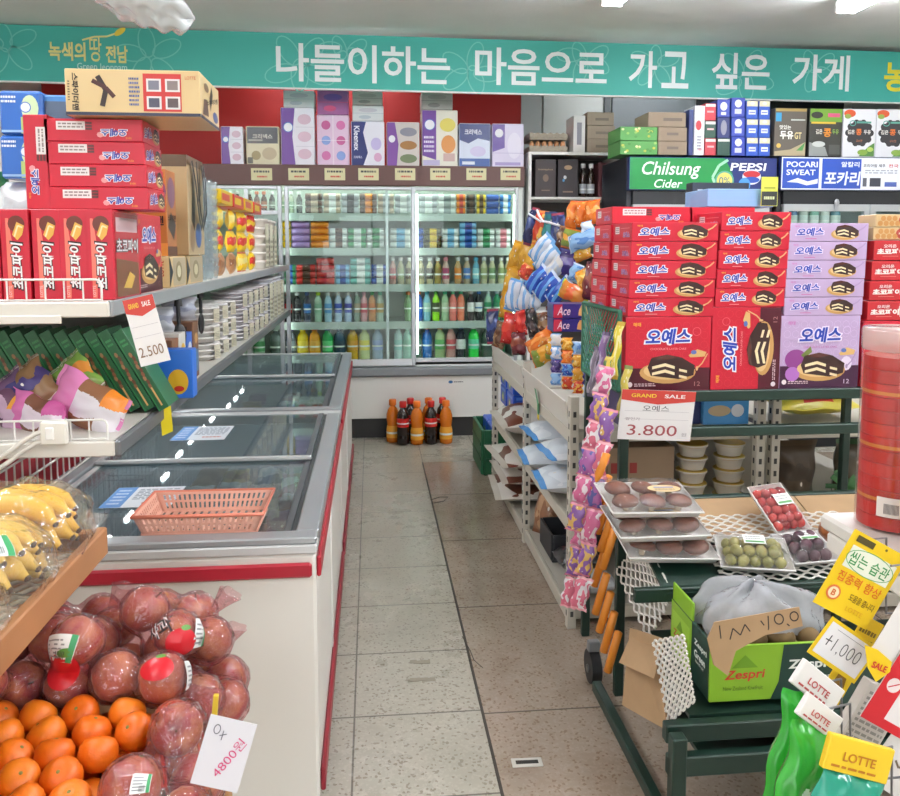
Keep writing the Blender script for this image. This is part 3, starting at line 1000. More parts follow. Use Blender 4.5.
def egg_tray(name, label, loc, w, d, eggs, lid):
    b = MB()
    n = 6

    def f(u, v):
        x, y = (u - .5) * w, (v - .5) * d
        e = min(u, 1 - u, v, 1 - v)
        return Vector((x, y, .03 + .014 * math.cos(u * n * 2 * PI) * math.cos(v * n * 2 * PI) * (1 if e > .02 else 0) + (.0 if e > .02 else -.02)))
    m = C('a79c8c', .9, 0, .08, 40)
    b.grid(f, 36, 36, m)
    b.M = Matrix.Translation((0, 0, 0))
    for sx, sy, ww, dd in ((0, -1, w, 0), (0, 1, w, 0), (-1, 0, 0, d), (1, 0, 0, d)):
        def g(u, v, sx=sx, sy=sy):
            k = 1 - .04 * (1 - v)
            if sx == 0: return Vector(((u - .5) * w * k, sy * d / 2 * k, v * .05 + .006 * math.sin(u * 12 * PI) * (v > .5)))
            return Vector((sx * w / 2 * k, (u - .5) * d * k, v * .05 + .006 * math.sin(u * 12 * PI) * (v > .5)))
        b.grid(g, 24, 3, m)
    solo(name, b, label, 'egg tray', loc, (0, 0, 0), 'egg trays')
    return


ex = (at(529, 140, SY).x + at(569, 140, SY).x) / 2
ew = at(569, 140, SY).x - at(529, 140, SY).x - .01
zc = zt + .023
egg_tray('egg_tray', 'grey pulp egg tray, lower of the two on the white cabinet', (ex + .01, SY + .2, zc), ew, .3, 1, 0)
egg_b = MB()
egg_b.lathe([(.0001, 0), (.012, .003), (.019, .014), (.021, .025), (.018, .04), (.010, .051), (.0001, .055)], C('c98f63', .5), 12, True, False)
egg_me = egg_b.mesh('egg')
for i in range(6):
    solo('egg', egg_me, 'brown egg showing between the two pulp trays', 'egg', (ex - ew / 2 + .035 + i * (ew - .05) / 5.2, SY + .085, zc + .04), (0, 0, 0), 'eggs between the trays')
egg_tray('egg_tray', 'grey pulp egg tray, upper of the two on the white cabinet', (ex + .01, SY + .2, zc + .1), ew, .3, 0, 1)


def carton(px0, px1, pt, pb, y, d, colr, label, prints=None, name='carton', cat='box', group=None, zb=None, bev=.002, grp=None):
    p0, p1 = at(px0, pb, y), at(px1, pb, y)
    w, h = p1.x - p0.x - .003, at(px0, pt, y).z - p0.z
    z = p0.z if zb is None else zb
    m = colr if not isinstance(colr, str) else C(colr, .5)
    b = shaded_box(w, d, h - .002, m, bev)
    if prints: prints(front(b, w, d, h), w, h)
    o = solo(name, b, label, cat, ((p0.x + p1.x) / 2, y + d / 2, z), (0, 0, 0), group)
    o['h'] = h
    return z + h


carton(573, 585, 118, 155, SY, .25, 'dedbd6', 'thin white box standing beside the egg trays', lambda q, w, h: (q.rect(w * .3, h * .2, w * .7, h * .8, C('8a8890'), 1)), 'carton', 'box', None, zc)
z = zc
for i, nm in enumerate(('bottom', 'middle', 'top')):
    z = carton(587, 615 - (i == 2), 155 - 13.5 * (i + 1), 155 - 13.5 * i, SY, .3, C('9a8a78', .8, 0, .05, 10), 'brown carton beside the egg trays, %s of its stack of three' % nm, lambda q, w, h: (q.rect(w * .3, h * .35, w * .8, h * .55, C('6f6254'), 1)), 'carton', 'box', 'brown cartons on the cabinet', z)


def gift(q, w, h, c):
    q.text('honeylux', w / 2, h * .72, C('c9b090'), w * .7, h * .06, 1); q.ell(w / 2, h * .5, w * .14, h * .1, C('8a7464'), 1); q.rect(w * .3, h * .16, w * .7, h * .19, C('8a7464'), 1)


def gift2(q, w, h, c):
    q.ell(w * .5, h * .78, w * .2, h * .06, C('b89a78'), 1); q.ell(w * .35, h * .52, w * .08, h * .05, C('e8e8ea'), 1); q.ell(w * .28, h * .44, w * .06, h * .04, C('5aa0d0'), 1); q.rect(w * .25, h * .12, w * .75, h * .16, C('8a7464'), 1)


carton(535, 556, 159, 197, SY + .03, .25, '33282a', 'dark gift box on the cabinet shelf, left one with gold lettering', lambda q, w, h: gift(q, w, h, 0), 'gift_box', 'box', None, zm + .001)
carton(557.5, 578, 159, 197, SY + .03, .25, '2b2428', 'dark gift box on the cabinet shelf with a small blue and white emblem', lambda q, w, h: gift2(q, w, h, 0), 'gift_box', 'box', None, zm + .001)
for i, px in enumerate((583, 591)):
    bottle(at(px, 190, SY + .08).x, SY + .09, zm + .001, 'slim', .03, .27, '2a1a12', 'e8e8e6', 'b8bcc0', (.12, .4), 'dark bottle with white cap on the cabinet shelf, %s' % ('next to the gift boxes' if i == 0 else 'next to the maroon box'), 'dark bottles on the cabinet')
carton(598, 612.5, 162, 197, SY + .06, .25, '5c2f34', 'maroon box at the right end of the cabinet shelf', lambda q, w, h: q.rect(w * .7, .01, w - .004, h - .01, C('8a6a5c'), 1), 'gift_box', 'box', None, zm + .001)

# ================================================================== RIGHT-HAND FRIDGES
FYY = 5.6


def fridge(name, label, px0, px1, body, sign):
    x0, x1 = at(px0, 200, FYY).x, at(px1, 200, FYY).x
    top = at(px0, 156, FYY).z
    f = thing(name, label, 'fridge', ((x0 + x1) / 2, FYY, 0))
    hw = (x1 - x0) / 2
    sb = at(px0, 190, FYY).z
    bm = C(body, .4)
    b = MB()
    b.box(-hw, hw, .62, .66, .0, top, bm); b.box(-hw, -hw + .04, .04, .62, 0, top, bm, .004); b.box(hw - .04, hw, .04, .62, 0, top, bm, .004)
    b.box(-hw + .04, hw - .04, .04, .62, top - .04, top, bm); b.box(-hw + .04, hw - .04, .04, .62, 0, .35, bm); b.box(-hw + .045, hw - .045, .6, .618, .35, top - .05, C('b8c4c4', .5))
    b.box(-hw + .04, hw - .04, .012, .05, sb - .1, sb - .002, C('17191d', .5))
    part('cabinet', b, f)
    b = MB(); b.box(-hw, hw, -.012, .035, sb, top - .004, C('1b2a66', .35), .004); sign(b, hw, sb, top - .004, x0); part('sign_panel', b, f)
    for s_ in (-1, 1):
        b = MB()
        xa, xb = (-hw + .04, -.005) if s_ < 0 else (.005, hw - .04)
        for (u0, u1, v0, v1) in ((xa, xa + .04, .38, sb - .1), (xb - .04, xb, .38, sb - .1), (xa + .04, xb - .04, .38, .44), (xa + .04, xb - .04, sb - .15, sb - .1)):
            b.box(u0, u1, .0, .035, v0, v1, C('c2c6c8', .3, .5))
        dd = part('door', b, f)
        g = MB(); g.box(xa + .04, xb - .04, .014, .02, .44, sb - .15, GLASS); part('glass_pane', g, dd)
    for z in (.7, 1.0, 1.3, 1.6):
        b = MB(); b.box(-hw + .046, hw - .046, .07, .59, z - .02, z, C('cfd4d4', .4)); part('shelf', b, f)
    b = MB(); b.tube([(-hw + .12, .055, sb - .12), (hw - .12, .055, sb - .12)], .012, glow('f0fbff', 8), 6); part('lamp_tube', b, f)
    return f, x0, x1, top


def sign_a(b, hw, z0, z1, x0):
    q = PL(b, (-hw, -.0125, z0), X1, Z1)
    W, H = 2 * hw, z1 - z0
    fx = lambda px: at(px, 170, FYY).x - x0
    q.poly([(.006, .006), (fx(724), .006), (fx(732), H * .5), (fx(724), H - .006), (.006, H - .006)], C('15823f', .35), 1)
    q.line([(fx(716), H * .08), (fx(712), H * .4), (fx(718), H * .75), (fx(727), H * .93)], .02, C('9fd0b0'), 2)
    q.text('Chilsung', (fx(641) + fx(699)) / 2, H * .6, C('e9f2ea'), fx(699) - fx(641), H * .52, 2, 0, .012, .25)
    q.text('Cider', (fx(654) + fx(682)) / 2, H * .2, C('e9f2ea'), fx(682) - fx(654), H * .26, 2, 0, .012, .25)
    q.ell(fx(724), H * .3, .07, .07, C('d8c86a', .4), 3); q.ring(fx(724), H * .3, .07, .07, .012, C('5aa08a'), 4); q.text('0%', fx(724), H * .3, C('2a6a8a'), .08, .05, 4)
    q.text('PEPSI', (fx(730) + fx(765)) / 2, H * .72, C('eef0f4'), fx(765) - fx(730), H * .24, 2, 0, .02, .1)
    q.ell(fx(751), H * .42, .07, .055, C('d8dce6', .4), 2); q.ell(fx(751), H * .5, .064, .025, C('b83038', .4), 3); q.ell(fx(751), H * .33, .06, .022, C('2a50a8', .4), 3)
    q.ell(fx(744), H * .18, .045, .05, C('4a90d0', .4), 3)


fridge('drink_fridge', 'dark drinks fridge with green and navy soda sign', 628, 775, '191c26', sign_a)


def sign_b(b, hw, z0, z1, x0):
    q = PL(b, (-hw, -.0125, z0), X1, Z1)
    W, H = 2 * hw, z1 - z0
    fx = lambda px: at(px, 172, FYY).x - x0
    B, Wt = C('2a4fb0', .35), C('eef2fa', .4)
    q.rect(.004, .004, W - .004, H - .004, Wt, 1); q.rect(.012, .012, fx(818), H - .012, B, 2); q.rect(fx(821), .012, fx(860), H - .012, B, 2)
    q.text('POCARI', (fx(785) + fx(817)) / 2, H * .77, Wt, fx(816) - fx(785), H * .17, 3, 0, .02); q.text('SWEAT', (fx(785) + fx(815)) / 2, H * .53, Wt, fx(814) - fx(785), H * .17, 3, 0, .02)
    q.poly([(fx(786), H * .24), (fx(797), H * .36), (fx(807), H * .26), (fx(817), H * .34), (fx(817), H * .2), (fx(806), H * .14), (fx(797), H * .22)], Wt, 3)
    q.text('알칼리', (fx(840) + fx(858)) / 2, H * .78, Wt, fx(858) - fx(840), H * .16, 3, 0, .02); q.text('포카리', (fx(824) + fx(859)) / 2, H * .36, Wt, fx(859) - fx(824), H * .42, 3, 0, .03, .12)
    q.text('코리아팜 제주', (fx(862) + fx(884)) / 2, H * .75, C('3a3c48'), fx(884) - fx(862), H * .1, 3, 0, .02); q.text('전국', (fx(887) + fx(897)) / 2, H * .75, C('c83a3a'), fx(897) - fx(887), H * .1, 3, 0, .02)
    q.scrib(fx(864), H * .5, fx(896), H * .64, C('a8acb8'), 3, 2); q.rect(fx(869), H * .12, fx(880), H * .38, C('3a3c48'), 3); q.rect(fx(884), H * .12, fx(896), H * .26, C('4a60a8'), 3); q.rect(fx(862), H * .12, fx(866), H * .38, C('5a5c68'), 3)


fb, fbx0, fbx1, ftop = fridge('drink_fridge', 'dark drinks fridge with blue and white sport drink sign', 779, 960, '15171a', sign_b)
b = MB(); b.ball((0, -.01, 0), (.02, .012, .03), C('b8bcc0', .3, .5), 10, 6); b.box(-.013, .013, -.014, 0, -.05, 0, C('b8bcc0', .3, .5)); solo('key_lock', b, 'small grey lock box above the fridge door', 'lock', tuple(at(836, 203, FYY - .006)))
for i, (c1, cc) in enumerate((('6aa898', 'mint'), ('3a6a9c', 'blue'), ('c8d0c8', 'white'), ('7ab8a0', 'pale green'), ('e0e4dc', 'pale'), ('5a90a0', 'teal'))):
    bottle(fbx0 + .13 + i * .085, FYY + .2, 1.602, 'tall', .036, .24, c1, 'f0f0f0', 'd8e4e0', (.3, .6), '%s bottle behind the glass of the sport drink fridge' % cc, 'bottles in the sport drink fridge')

# things on the fridge tops
FT = ftop + .001
zA = FT


def leafy(q, w, h):
    for i in range(14):
        q.ell(RN.uniform(.015, w - .015), RN.uniform(.012, h - .012), .011, .009, C(('c4b84a', '3f7a34', '8fb05a', 'd8d4a0')[i % 4]), 1 + i % 3, 8)


for j, nm in enumerate(('lower', 'upper')):
    carton(620, 657.5, 153 - 14 * (j + 1), 153 - 14 * j, FYY + .02, .3, '4f8f48', 'green leaf patterned box on the soda fridge, %s one' % nm, leafy, 'carton', 'box', 'green leaf boxes', zA)
    zB = carton(658, 687, 153 - 14 * (j + 1), 153 - 14 * j, FYY + .02, .3, C('8a7a68', .8, 0, .05, 10), 'brown carton beside the green leaf boxes, %s one' % nm, lambda q, w, h: q.rect(w * .3, h * .4, w * .7, h * .6, C('64584c'), 1), 'carton', 'box', 'brown cartons on the soda fridge', zA)
    zA = zB
carton(648, 686, 110, 125, FYY + .02, .3, C('8a7a68', .8, 0, .05, 10), 'brown carton lying across the top of the green leaf boxes', lambda q, w, h: q.rect(w * .4, h * .4, w * .9, h * .6, C('64584c'), 1), 'carton', 'box', 'brown cartons on the soda fridge', zA)
carton(688, 693, 108, 154, FYY + .02, .2, '2a3468', 'narrow navy box standing at the white box', None, 'carton', 'box', None, FT)
carton(693.5, 704, 104, 154, FYY + .02, .2, 'd9d8dc', 'upright white box with red oval print on the soda fridge', lambda q, w, h: (q.ell(w * .4, h * .6, w * .28, h * .1, C('b83038'), 1), q.scrib(w * .3, h * .1, w * .7, h * .4, C('6a6a78'), 1, 5), q.ell(w * .6, h * .12, w * .2, h * .03, C('e0a8a8'), 1)), 'carton', 'box', None, FT)
z = FT
for i, (c, nm) in enumerate((('b03540', 'lower red'), ('1f4436', 'dark green'), ('b8303c', 'upper red'))):
    z = carton(704.5, 716, 153.5 - 17.5 * (i + 1), 153.5 - 17.5 * i, FYY + .02, .18, c, '%s small box in the column beside the upright white box' % nm, lambda q, w, h: (q.rect(.004, h * .78, w - .004, h * .94, C('d8d0cc'), 1), q.rect(w * .2, h * .45, w * .8, h * .55, C('e0b0b0'), 1)), 'carton', 'box', None, z)
z = carton(717, 730, 136, 153.5, FYY + .02, .18, '22443a', 'dark green small box under the navy oval box', lambda q, w, h: q.rect(.004, h * .8, w - .004, h * .94, C('d0d4cc'), 1), 'carton', 'box', None, FT)
z = carton(717, 730, 115, 136, FYY + .02, .18, '1f2a60', 'navy box with a pale grey oval', lambda q, w, h: q.ell(w * .5, h * .5, w * .24, h * .36, C('8a8a98'), 1), 'carton', 'box', None, z)
z = carton(717, 730, 97, 115, FYY + .02, .18, '2a3c98', 'blue box with white disc above the navy oval box', lambda q, w, h: (q.ell(w * .5, h * .6, w * .28, h * .24, C('dfe2ee'), 1), q.rect(w * .3, h * .12, w * .7, h * .28, C('dfe2ee'), 1)), 'carton', 'box', None, z)
z = FT
for i in range(3):
    z = carton(731, 745, 153.5 - 19.5 * (i + 1), 153.5 - 19.5 * i, FYY + .02, .18, '2c3f9e', 'blue box with white disc in a column of three, %s one' % ('lowest', 'middle', 'highest')[i], lambda q, w, h: (q.ell(w * .5, h * .68, w * .26, h * .2, C('dfe2ee'), 1), q.rect(w * .25, h * .15, w * .75, h * .4, C('c8cce4'), 1)), 'carton', 'box', 'blue boxes on the soda fridge', z)


def bluepair(q, w, h):
    q.rect(.003, h * .68, w - .003, h - .004, C('d9cfa8', .4), 1); q.ell(w * .5, h * .84, w * .22, h * .09, C('e8e4d0'), 2); q.rect(w * .2, h * .24, w * .8, h * .48, C('dde2f0'), 1); q.line([(w * .25, h * .36), (w * .75, h * .36)], .006, C('2c3f9e'), 2)


for k_, (a, c) in enumerate(((746, 758), (758.5, 770))):
    z = FT
    for i in range(3):
        z = carton(a, c, 153.5 - 18.5 * (i + 1), 153.5 - 18.5 * i, FYY + .02, .18, '2f55b4', 'blue and cream box, %s of the %s column on the soda fridge' % (('bottom', 'middle', 'top')[i], ('inner', 'outer')[k_]), bluepair, 'carton', 'box', 'blue and cream boxes', z)


def soy(px0, px1, kind, label):
    def pr(q, w, h):
        if kind == 0:
            q.rect(.004, h * .93, w - .004, h - .004, C('a08850', .4), 1); q.rect(.006, h * .72, w * .2, h * .9, C('3a98c8'), 1); q.poly([(.004, .004), (w - .004, .004), (w - .004, h * .3), (w * .5, h * .14), (.004, h * .1)], C('a89a7c', .4), 1)
            q.text('맛있는', w * .33, h * .6, C('e8e8e4'), w * .36, h * .09, 2, 0, .02); q.text('두유', w * .38, h * .44, C('f2f0ea'), w * .42, h * .17, 2, 0, .03); q.text('GT', w * .74, h * .43, C('d8c890'), w * .22, h * .14, 2, 0, .02)
            q.rect(w * .5, h * .74, w * .95, h * .77, C('b8c0b8'), 2); q.ell(w * .14, h * .22, w * .07, w * .07, C('c8a850'), 2); q.poly([(w * .7, h * .12), (w * .98, h * .3), (w * .9, h * .12)], C('4a8a4a'), 2)
        elif kind == 1:
            q.rect(.004, h * .72, w - .004, h - .004, C('6f9a3a', .4), 1); q.ell(w * .22, h * .86, w * .18, h * .07, C('2a2a26'), 2); q.rect(w * .55, h * .82, w * .92, h * .9, C('c8547a'), 2); q.rect(w * .05, h * .68, w * .8, h * .72, C('d8b040'), 2)
            q.text('검은', w * .3, h * .52, C('e0dcd0'), w * .2, h * .1, 2, 0, .02); q.text('콩', w * .55, h * .5, C('d88a2c'), w * .24, h * .18, 3, 0, .03); q.text('두유', w * .8, h * .52, C('88b050'), w * .2, h * .1, 2, 0, .02)
            q.poly([(.004, .004), (w * .6, .004), (w * .5, h * .2), (.004, h * .3)], C('8f938f', .4), 1); q.ell(w * .3, h * .26, w * .2, h * .06, C('c4c8c4', .4), 2); q.rect(w * .62, h * .05, w * .95, h * .25, C('4a4d48'), 1)
        else:
            q.ell(w * .18, h * .9, w * .18, h * .08, C('c8542c', .4), 1); q.ell(w * .12, h * .84, w * .1, h * .05, C('88a048', .4), 2)
            for a in range(10):
                q.ell(w * .5 + w * .35 * math.cos(a * .628), h * .5 + h * .22 * math.sin(a * .628), w * .1, h * .07, C('2b2a2e', .4), 1, 10)
            q.ell(w * .5, h * .5, w * .38, h * .26, C('2b2a2e', .4), 2); q.text('검은', w * .24, h * .52, C('e8e4dc'), w * .22, h * .09, 3, 0, .02); q.text('콩', w * .48, h * .52, C('d8702c'), w * .18, h * .13, 3, 0, .03); q.text('두유', w * .74, h * .52, C('e8e4dc'), w * .22, h * .09, 3, 0, .02)
            q.ring(w * .28, h * .7, w * .1, h * .06, .006, C('4a9a8a'), 3); q.rect(w * .4, h * .7, w * .85, h * .74, C('5a9a8a'), 3); q.text('고소한', w * .5, h * .34, C('c87848'), w * .2, h * .05, 3)
            q.poly([(w * .5, .006), (w * .98, .006), (w * .98, h * .3), (w * .8, h * .22)], C('4a7a38', .4), 2); q.ell(w * .62, h * .1, w * .16, h * .06, C('7a9a40', .4), 3); q.ell(w * .85, h * .16, w * .1, h * .05, C('a8c060', .4), 4)
    return carton(px0, px1, 107.5, 156, FYY + .02, .2, ('5a544c', '33332f', 'dfe0e4')[min(kind, 2)], label, pr, 'soy_milk_carton', 'carton', None, FT)


soy(773.5, 805.5, 0, 'grey and tan soy milk carton pack with a blue corner tag')
soy(808, 841, 1, 'black soy milk carton pack with a green top')
soy(842, 874.5, 2, 'white soy milk carton pack with black bean disc, beside the green topped pack')
soy(875, 909, 2, 'white soy milk carton pack with black bean disc, cut off by the picture edge')
# ================================================================== FREEZERS
FX0, FX1, FZ = -1.02, -.15, .76
RIM = C('b4b9bd', .3, .5)
RIM2 = C('d6d8d8', .35, .3)
FRED = C('a81d30', .4)
BODY = C('eae6de', .4)
LINER = C('dde2e4', .45)
FGLASS = film('freezer_glass', 'dfe9ec', 0.01, 0.9, 0.03, .07)


def freezer(y0, y1, label):
    f = thing('chest_freezer', label, 'freezer', ((FX0 + FX1) / 2, y0, 0))
    hw, L = (FX1 - FX0) / 2, y1 - y0
    b = MB()
    b.box(-hw, hw, 0, .07, 0.03, .712, BODY, .008); b.box(-hw, hw, L - .07, L, .03, .712, BODY, .008)
    b.box(-hw, -hw + .07, .07, L - .07, .03, .712, BODY); b.box(hw - .07, hw, .07, L - .07, .03, .712, BODY, .004)
    b.box(-hw + .07, hw - .07, .07, L - .07, .03, .12, BODY)
    b.box(hw, hw + .004, L * .43, L * .445, .06, .62, C('f6f4f0', .4))
    part('body', b, f)
    b = MB()
    e = .0705
    b.add([(-hw + e, e, .12), (hw - e, e, .12), (hw - e, L - e, .12), (-hw + e, L - e, .12), (-hw + e, e, .711), (hw - e, e, .711), (hw - e, L - e, .711), (-hw + e, L - e, .711)], [(0, 1, 2, 3), (0, 4, 5, 1), (1, 5, 6, 2), (2, 6, 7, 3), (3, 7, 4, 0)], LINER)
    part('liner', b, f, label='grey inside liner')
    b = MB()
    w = .055
    b.box(-hw - .004, hw + .004, -.006, w, .713, .738, RIM2, .004); b.box(-hw - .002, hw + .002, -.003, w, .738, .757, RIM, .004)
    b.box(-hw - .004, hw + .004, L - w, L + .004, .713, .757, RIM2, .004)
    b.box(-hw - .004, -hw + w, w, L - w, .713, .757, RIM, .004); b.box(hw - w, hw + .004, w, L - w, .713, .757, RIM, .004)
    b.box(hw - w - .012, hw - w, w, L - w, .72, .75, C('3a3e42', .4)); b.box(-hw + w, hw - w, w, w + .012, .72, .75, C('4a4e52', .4))
    part('rim', b, f, label='silver rim')
    b = MB(); b.box(-hw, hw - .01, -.014, -.001, .652, .692, FRED, .006); b.box(hw + .001, hw + .012, .01, L - .01, .645, .70, FRED, .004); part('bumper_trim', b, f, label='dark red bumper strip')
    b = MB(); b.box(hw + .001, hw + .014, .03, L - .03, .035, .1, C('8f2230', .45), .004); b.box(-hw + .02, hw - .02, .03, L - .03, 0, .03, C('3a3638', .6)); part('kick_trim', b, f, label='dark red kick strip')
    ym = L * .5
    for i, (a, c, z) in enumerate(((w + .005, ym + .03, .734), (ym - .02, L - w - .005, .750))):
        fr = MB()
        x0, x1 = -hw + w + .002, hw - w - .014
        t = .022
        fr.box(x0, x1, a, a + t, z, z + .012, RIM2, .002); fr.box(x0, x1, c - t, c, z, z + .012, RIM2, .002)
        fr.box(x0, x0 + t, a + t, c - t, z, z + .012, RIM2, .002); fr.box(x1 - t, x1, a + t, c - t, z, z + .012, C('5b6065', .35, .3), .002)
        lid = part('sliding_lid', fr, f)
        g = MB(); g.box(x0 + t, x1 - t, a + t, c - t, z + .004, z + .009, FGLASS); part('glass_pane', g, lid)
    return f


NY0, NY1 = 2.03, 3.66
freezer(NY0, NY1, 'nearer chest freezer with the orange basket on its glass lid')
freezer(3.71, 5.72, 'farther chest freezer, ending at the drinks cooler')


def wire_basket(x0, x1, y0, y1, z0, z1, label):
    t = thing('wire_basket', label, 'wire basket', ((x0 + x1) / 2, (y0 + y1) / 2, z0), (0, 0, 0), 'baskets in the freezers')
    w, d, h = (x1 - x0) / 2, (y1 - y0) / 2, z1 - z0
    m = C('e4e8ea', .4)
    b = MB()
    for z in (.004, h * .5, h):
        b.tube([(-w, -d, z), (w, -d, z), (w, d, z), (-w, d, z)], .004, m, 5, True)
    part('rim_wire', b, t)
    b = MB()
    for sgn in (-1, 1):
        n = max(3, int(2 * w / .05))
        for i in range(n + 1):
            x = -w + 2 * w * i / n
            b.tube([(x, sgn * d, 0), (x, sgn * d, h)], .002, m, 4)
        n = max(3, int(2 * d / .05))
        for i in range(n + 1):
            y = -d + 2 * d * i / n
            b.tube([(sgn * w, y, 0), (sgn * w, y, h)], .002, m, 4)
    n = int(2 * w / .05)
    for i in range(n + 1):
        x = -w + 2 * w * i / n
        b.tube([(x, -d, 0), (x, d, 0)], .002, m, 4)
    part('wire_mesh', b, t)


wire_basket(-.94, -.80, 2.12, 2.84, .42, .69, 'white wire basket along the back inside the nearer freezer')
wire_basket(-.94, -.80, 2.90, 3.56, .42, .69, 'white wire basket inside the nearer freezer, at its far end')


# pillow-shaped packs, used for every bag of snacks and frozen food
def pillow(w, h, t, cols, seed=0, nu=14, nv=18, text=None, crimp=.06, rough=.3, art=None, style=0):
    """lies in the xz plane facing -y, origin at the bottom centre. cols: (main, band, accent)"""
    rr = random.Random(seed)
    ph = [rr.uniform(0, 6) for _ in range(6)]
    M_ = [C(c, rough) for c in cols]
    b = MB()

    def surf(u, v, s):
        x = (u - .5)
        e = max(0.0, 1 - (2 * abs(u - .5)) ** 2.6)
        vv = min(1, max(0, (v - crimp) / (1 - 2 * crimp)))
        f = max(0.0, 1 - (2 * abs(vv - .5)) ** 3.0)
        bul = t / 2 * (e ** .6) * (f ** .55)
        wr = .05 * t * (math.sin(u * 21 + ph[0] + 3 * v) * math.sin(v * 9 + ph[1]) + .7 * math.sin(u * 9 + v * 17 + ph[2]))
        edge = 1 - .07 * f
        return Vector((x * w * edge + .004 * math.sin(v * 13 + ph[3]), s * (bul + wr * e * f) + .003 * math.sin(u * 14 + ph[4]) * (1 - f), v * h))

    if art:
        mt = lambda u, v: M_[art(u, v) % len(M_)]
        nu, nv = nu * 3, nv * 3
    else:
        mt = bagmat(cols, style, seed % 7, rough)
    b.grid(lambda u, v: surf(u, v, -1), nu, nv, mt)
    b.grid(lambda u, v: surf(1 - u, v, 1), nu if not art else nu // 3, nv if not art else nv // 3, M_[0])
    if text:
        for (tx, u0, u1, v0, v1, col) in text:
            vs, fs, tw, thh = text_geo(tx, .03)
            q = []
            for x, y in vs:
                u = u0 + (x / tw + .5) * (u1 - u0)
                v = v0 + (y / thh + .5) * (v1 - v0)
                q.append(surf(u, v, -1) + Vector((0, -.0016, 0)))
            b.add(q, fs, C(col, rough))
    return b


FPACK = [('7d5a86', 'b8a0bc', '5c3a66'), ('8a6a4a', 'c4ac8c', '6a4a30'), ('c4c4c0', 'e0e2e2', '9aa0a4'), ('a8485a', 'e0c0c4', 'f0e0d8'), ('5a7a9a', 'c0d0dc', 'e0e8ee'), ('b89a50', 'e0d0a0', '8a5a2a'), ('6a8a5a', 'c8d4b8', 'e8ecd8')]
fp_mesh = [pillow(.122, .22, .05, c, i, 10, 12).mesh('frozen_pack') for i, c in enumerate(FPACK)]
FPN = ['purple', 'brown', 'grey', 'red', 'blue', 'tan', 'green']
for yi in range(6):
    for xi in range(4):
        ci = (0, 0, 1, 3)[(yi + xi) % 4] if xi == 3 else (2, 2, 4, 1, 2, 6, 5)[(yi * 2 + xi * 3) % 7]
        solo('frozen_pack', fp_mesh[ci], '%s frozen pack in the nearer freezer, %s row from the front, %s from the aisle' % (FPN[ci], ORD[yi], ORD[3 - xi]), 'frozen food pack', (-.71 + xi * .1345, 2.13 + yi * .235, .485 + (.03 if xi == 3 else 0) + .012 * ((yi + xi) % 2)), (-PI / 2 + .2, 0, RN.uniform(-.12, .12)), 'frozen packs')
for yi in range(6):
    for xi in range(3):
        ci = (4, 3, 6, 2, 5, 0)[(yi + 2 * xi) % 6]
        solo('frozen_pack', fp_mesh[ci], '%s frozen pack in the farther freezer, %s row from the front, %s from the aisle' % (FPN[ci], ORD[yi], ORD[2 - xi]), 'frozen food pack', (-.75 + xi * .2, 3.86 + yi * .27, .485), (-PI / 2 + .15, 0, RN.uniform(-.12, .12)), 'frozen packs')
# a layer of cartons under the packs
for nm, y0, y1 in (('nearer', 2.12, 3.57), ('farther', 3.80, 5.63)):
    n = 4
    for i in range(n):
        b = MB(); b.box(-.255, .255, 0, (y1 - y0) / n - .012, 0, .31, C('c4c6c2', .7), .004)
        solo('carton', b, 'pale carton at the bottom of the %s freezer, %s from the front' % (nm, ORD[i]), 'box', (-.555 if nm == 'farther' else -.53, y0 + i * (y1 - y0) / n, .125), (0, 0, 0), 'cartons under the frozen packs')

# notices on the glass
for (x0, x1, y0, y1, z, lb) in ((-.80, -.595, 2.36, 2.56, .7435, 'blue and white notice sheet on the near lid of the nearer freezer'), (-.78, -.575, 3.12, 3.36, .7595, 'blue and white notice sheet on the far lid of the nearer freezer')):
    w, d = x1 - x0, y1 - y0
    b = MB(); b.box(0, w, 0, d, 0, .001, C('e6ecf2', .4))
    q = PL(b, (0, 0, .0011), X1, Y1)
    q.rect(0, 0, w * .3, d, C('4a90d6', .4), 1); q.scrib(w * .36, d * .35, w * .95, d * .9, C('8a94a4'), 1, 7); q.scrib(w * .55, d * .12, w * .9, d * .26, C('d08a80'), 1, 1); q.scrib(w * .06, d * .1, w * .24, d * .9, C('c8def4'), 2, 5)
    solo('notice_sheet', b, lb, 'notice', (x0, y0, z))

# orange plastic basket
OR = C('eab39e', .4, 0, 0, 8, 0, 60, .5)
bk = thing('plastic_basket', 'shallow orange slotted plastic basket on the freezer glass', 'basket', (-.455, 2.19, .7505), (0, 0, math.radians(-1)))
BW, BD, BH = .165, .105, .055


def slot_wall(b, p0, p1, q0, q1):
    p0, p1, q0, q1 = map(Vector, (p0, p1, q0, q1))
    P = lambda u, v: (p0.lerp(p1, u)).lerp(q0.lerp(q1, u), v)
    n = max(8, int((p1 - p0).length / .0125))

    def bar(u0, u1, v0, v1):
        nn = (p1 - p0).cross(q0 - p0).normalized() * .0014
        vs = []
        for s_ in (-1, 1):
            vs += [P(u0, v0) + nn * s_, P(u1, v0) + nn * s_, P(u1, v1) + nn * s_, P(u0, v1) + nn * s_]
        b.add(vs, [(0, 1, 2, 3), (4, 5, 6, 7), (0, 1, 5, 4), (1, 2, 6, 5), (2, 3, 7, 6), (3, 0, 4, 7)], OR)
    bar(0, 1, 0, .16); bar(0, 1, .46, .58); bar(0, 1, .86, 1)
    for i in range(n + 1):
        u = i / n
        wq = .28 / n
        bar(max(0, u - wq), min(1, u + wq), .16, .46); bar(max(0, u - wq), min(1, u + wq), .58, .86)
    bar(0, .03, 0, 1); bar(.97, 1, 0, 1)


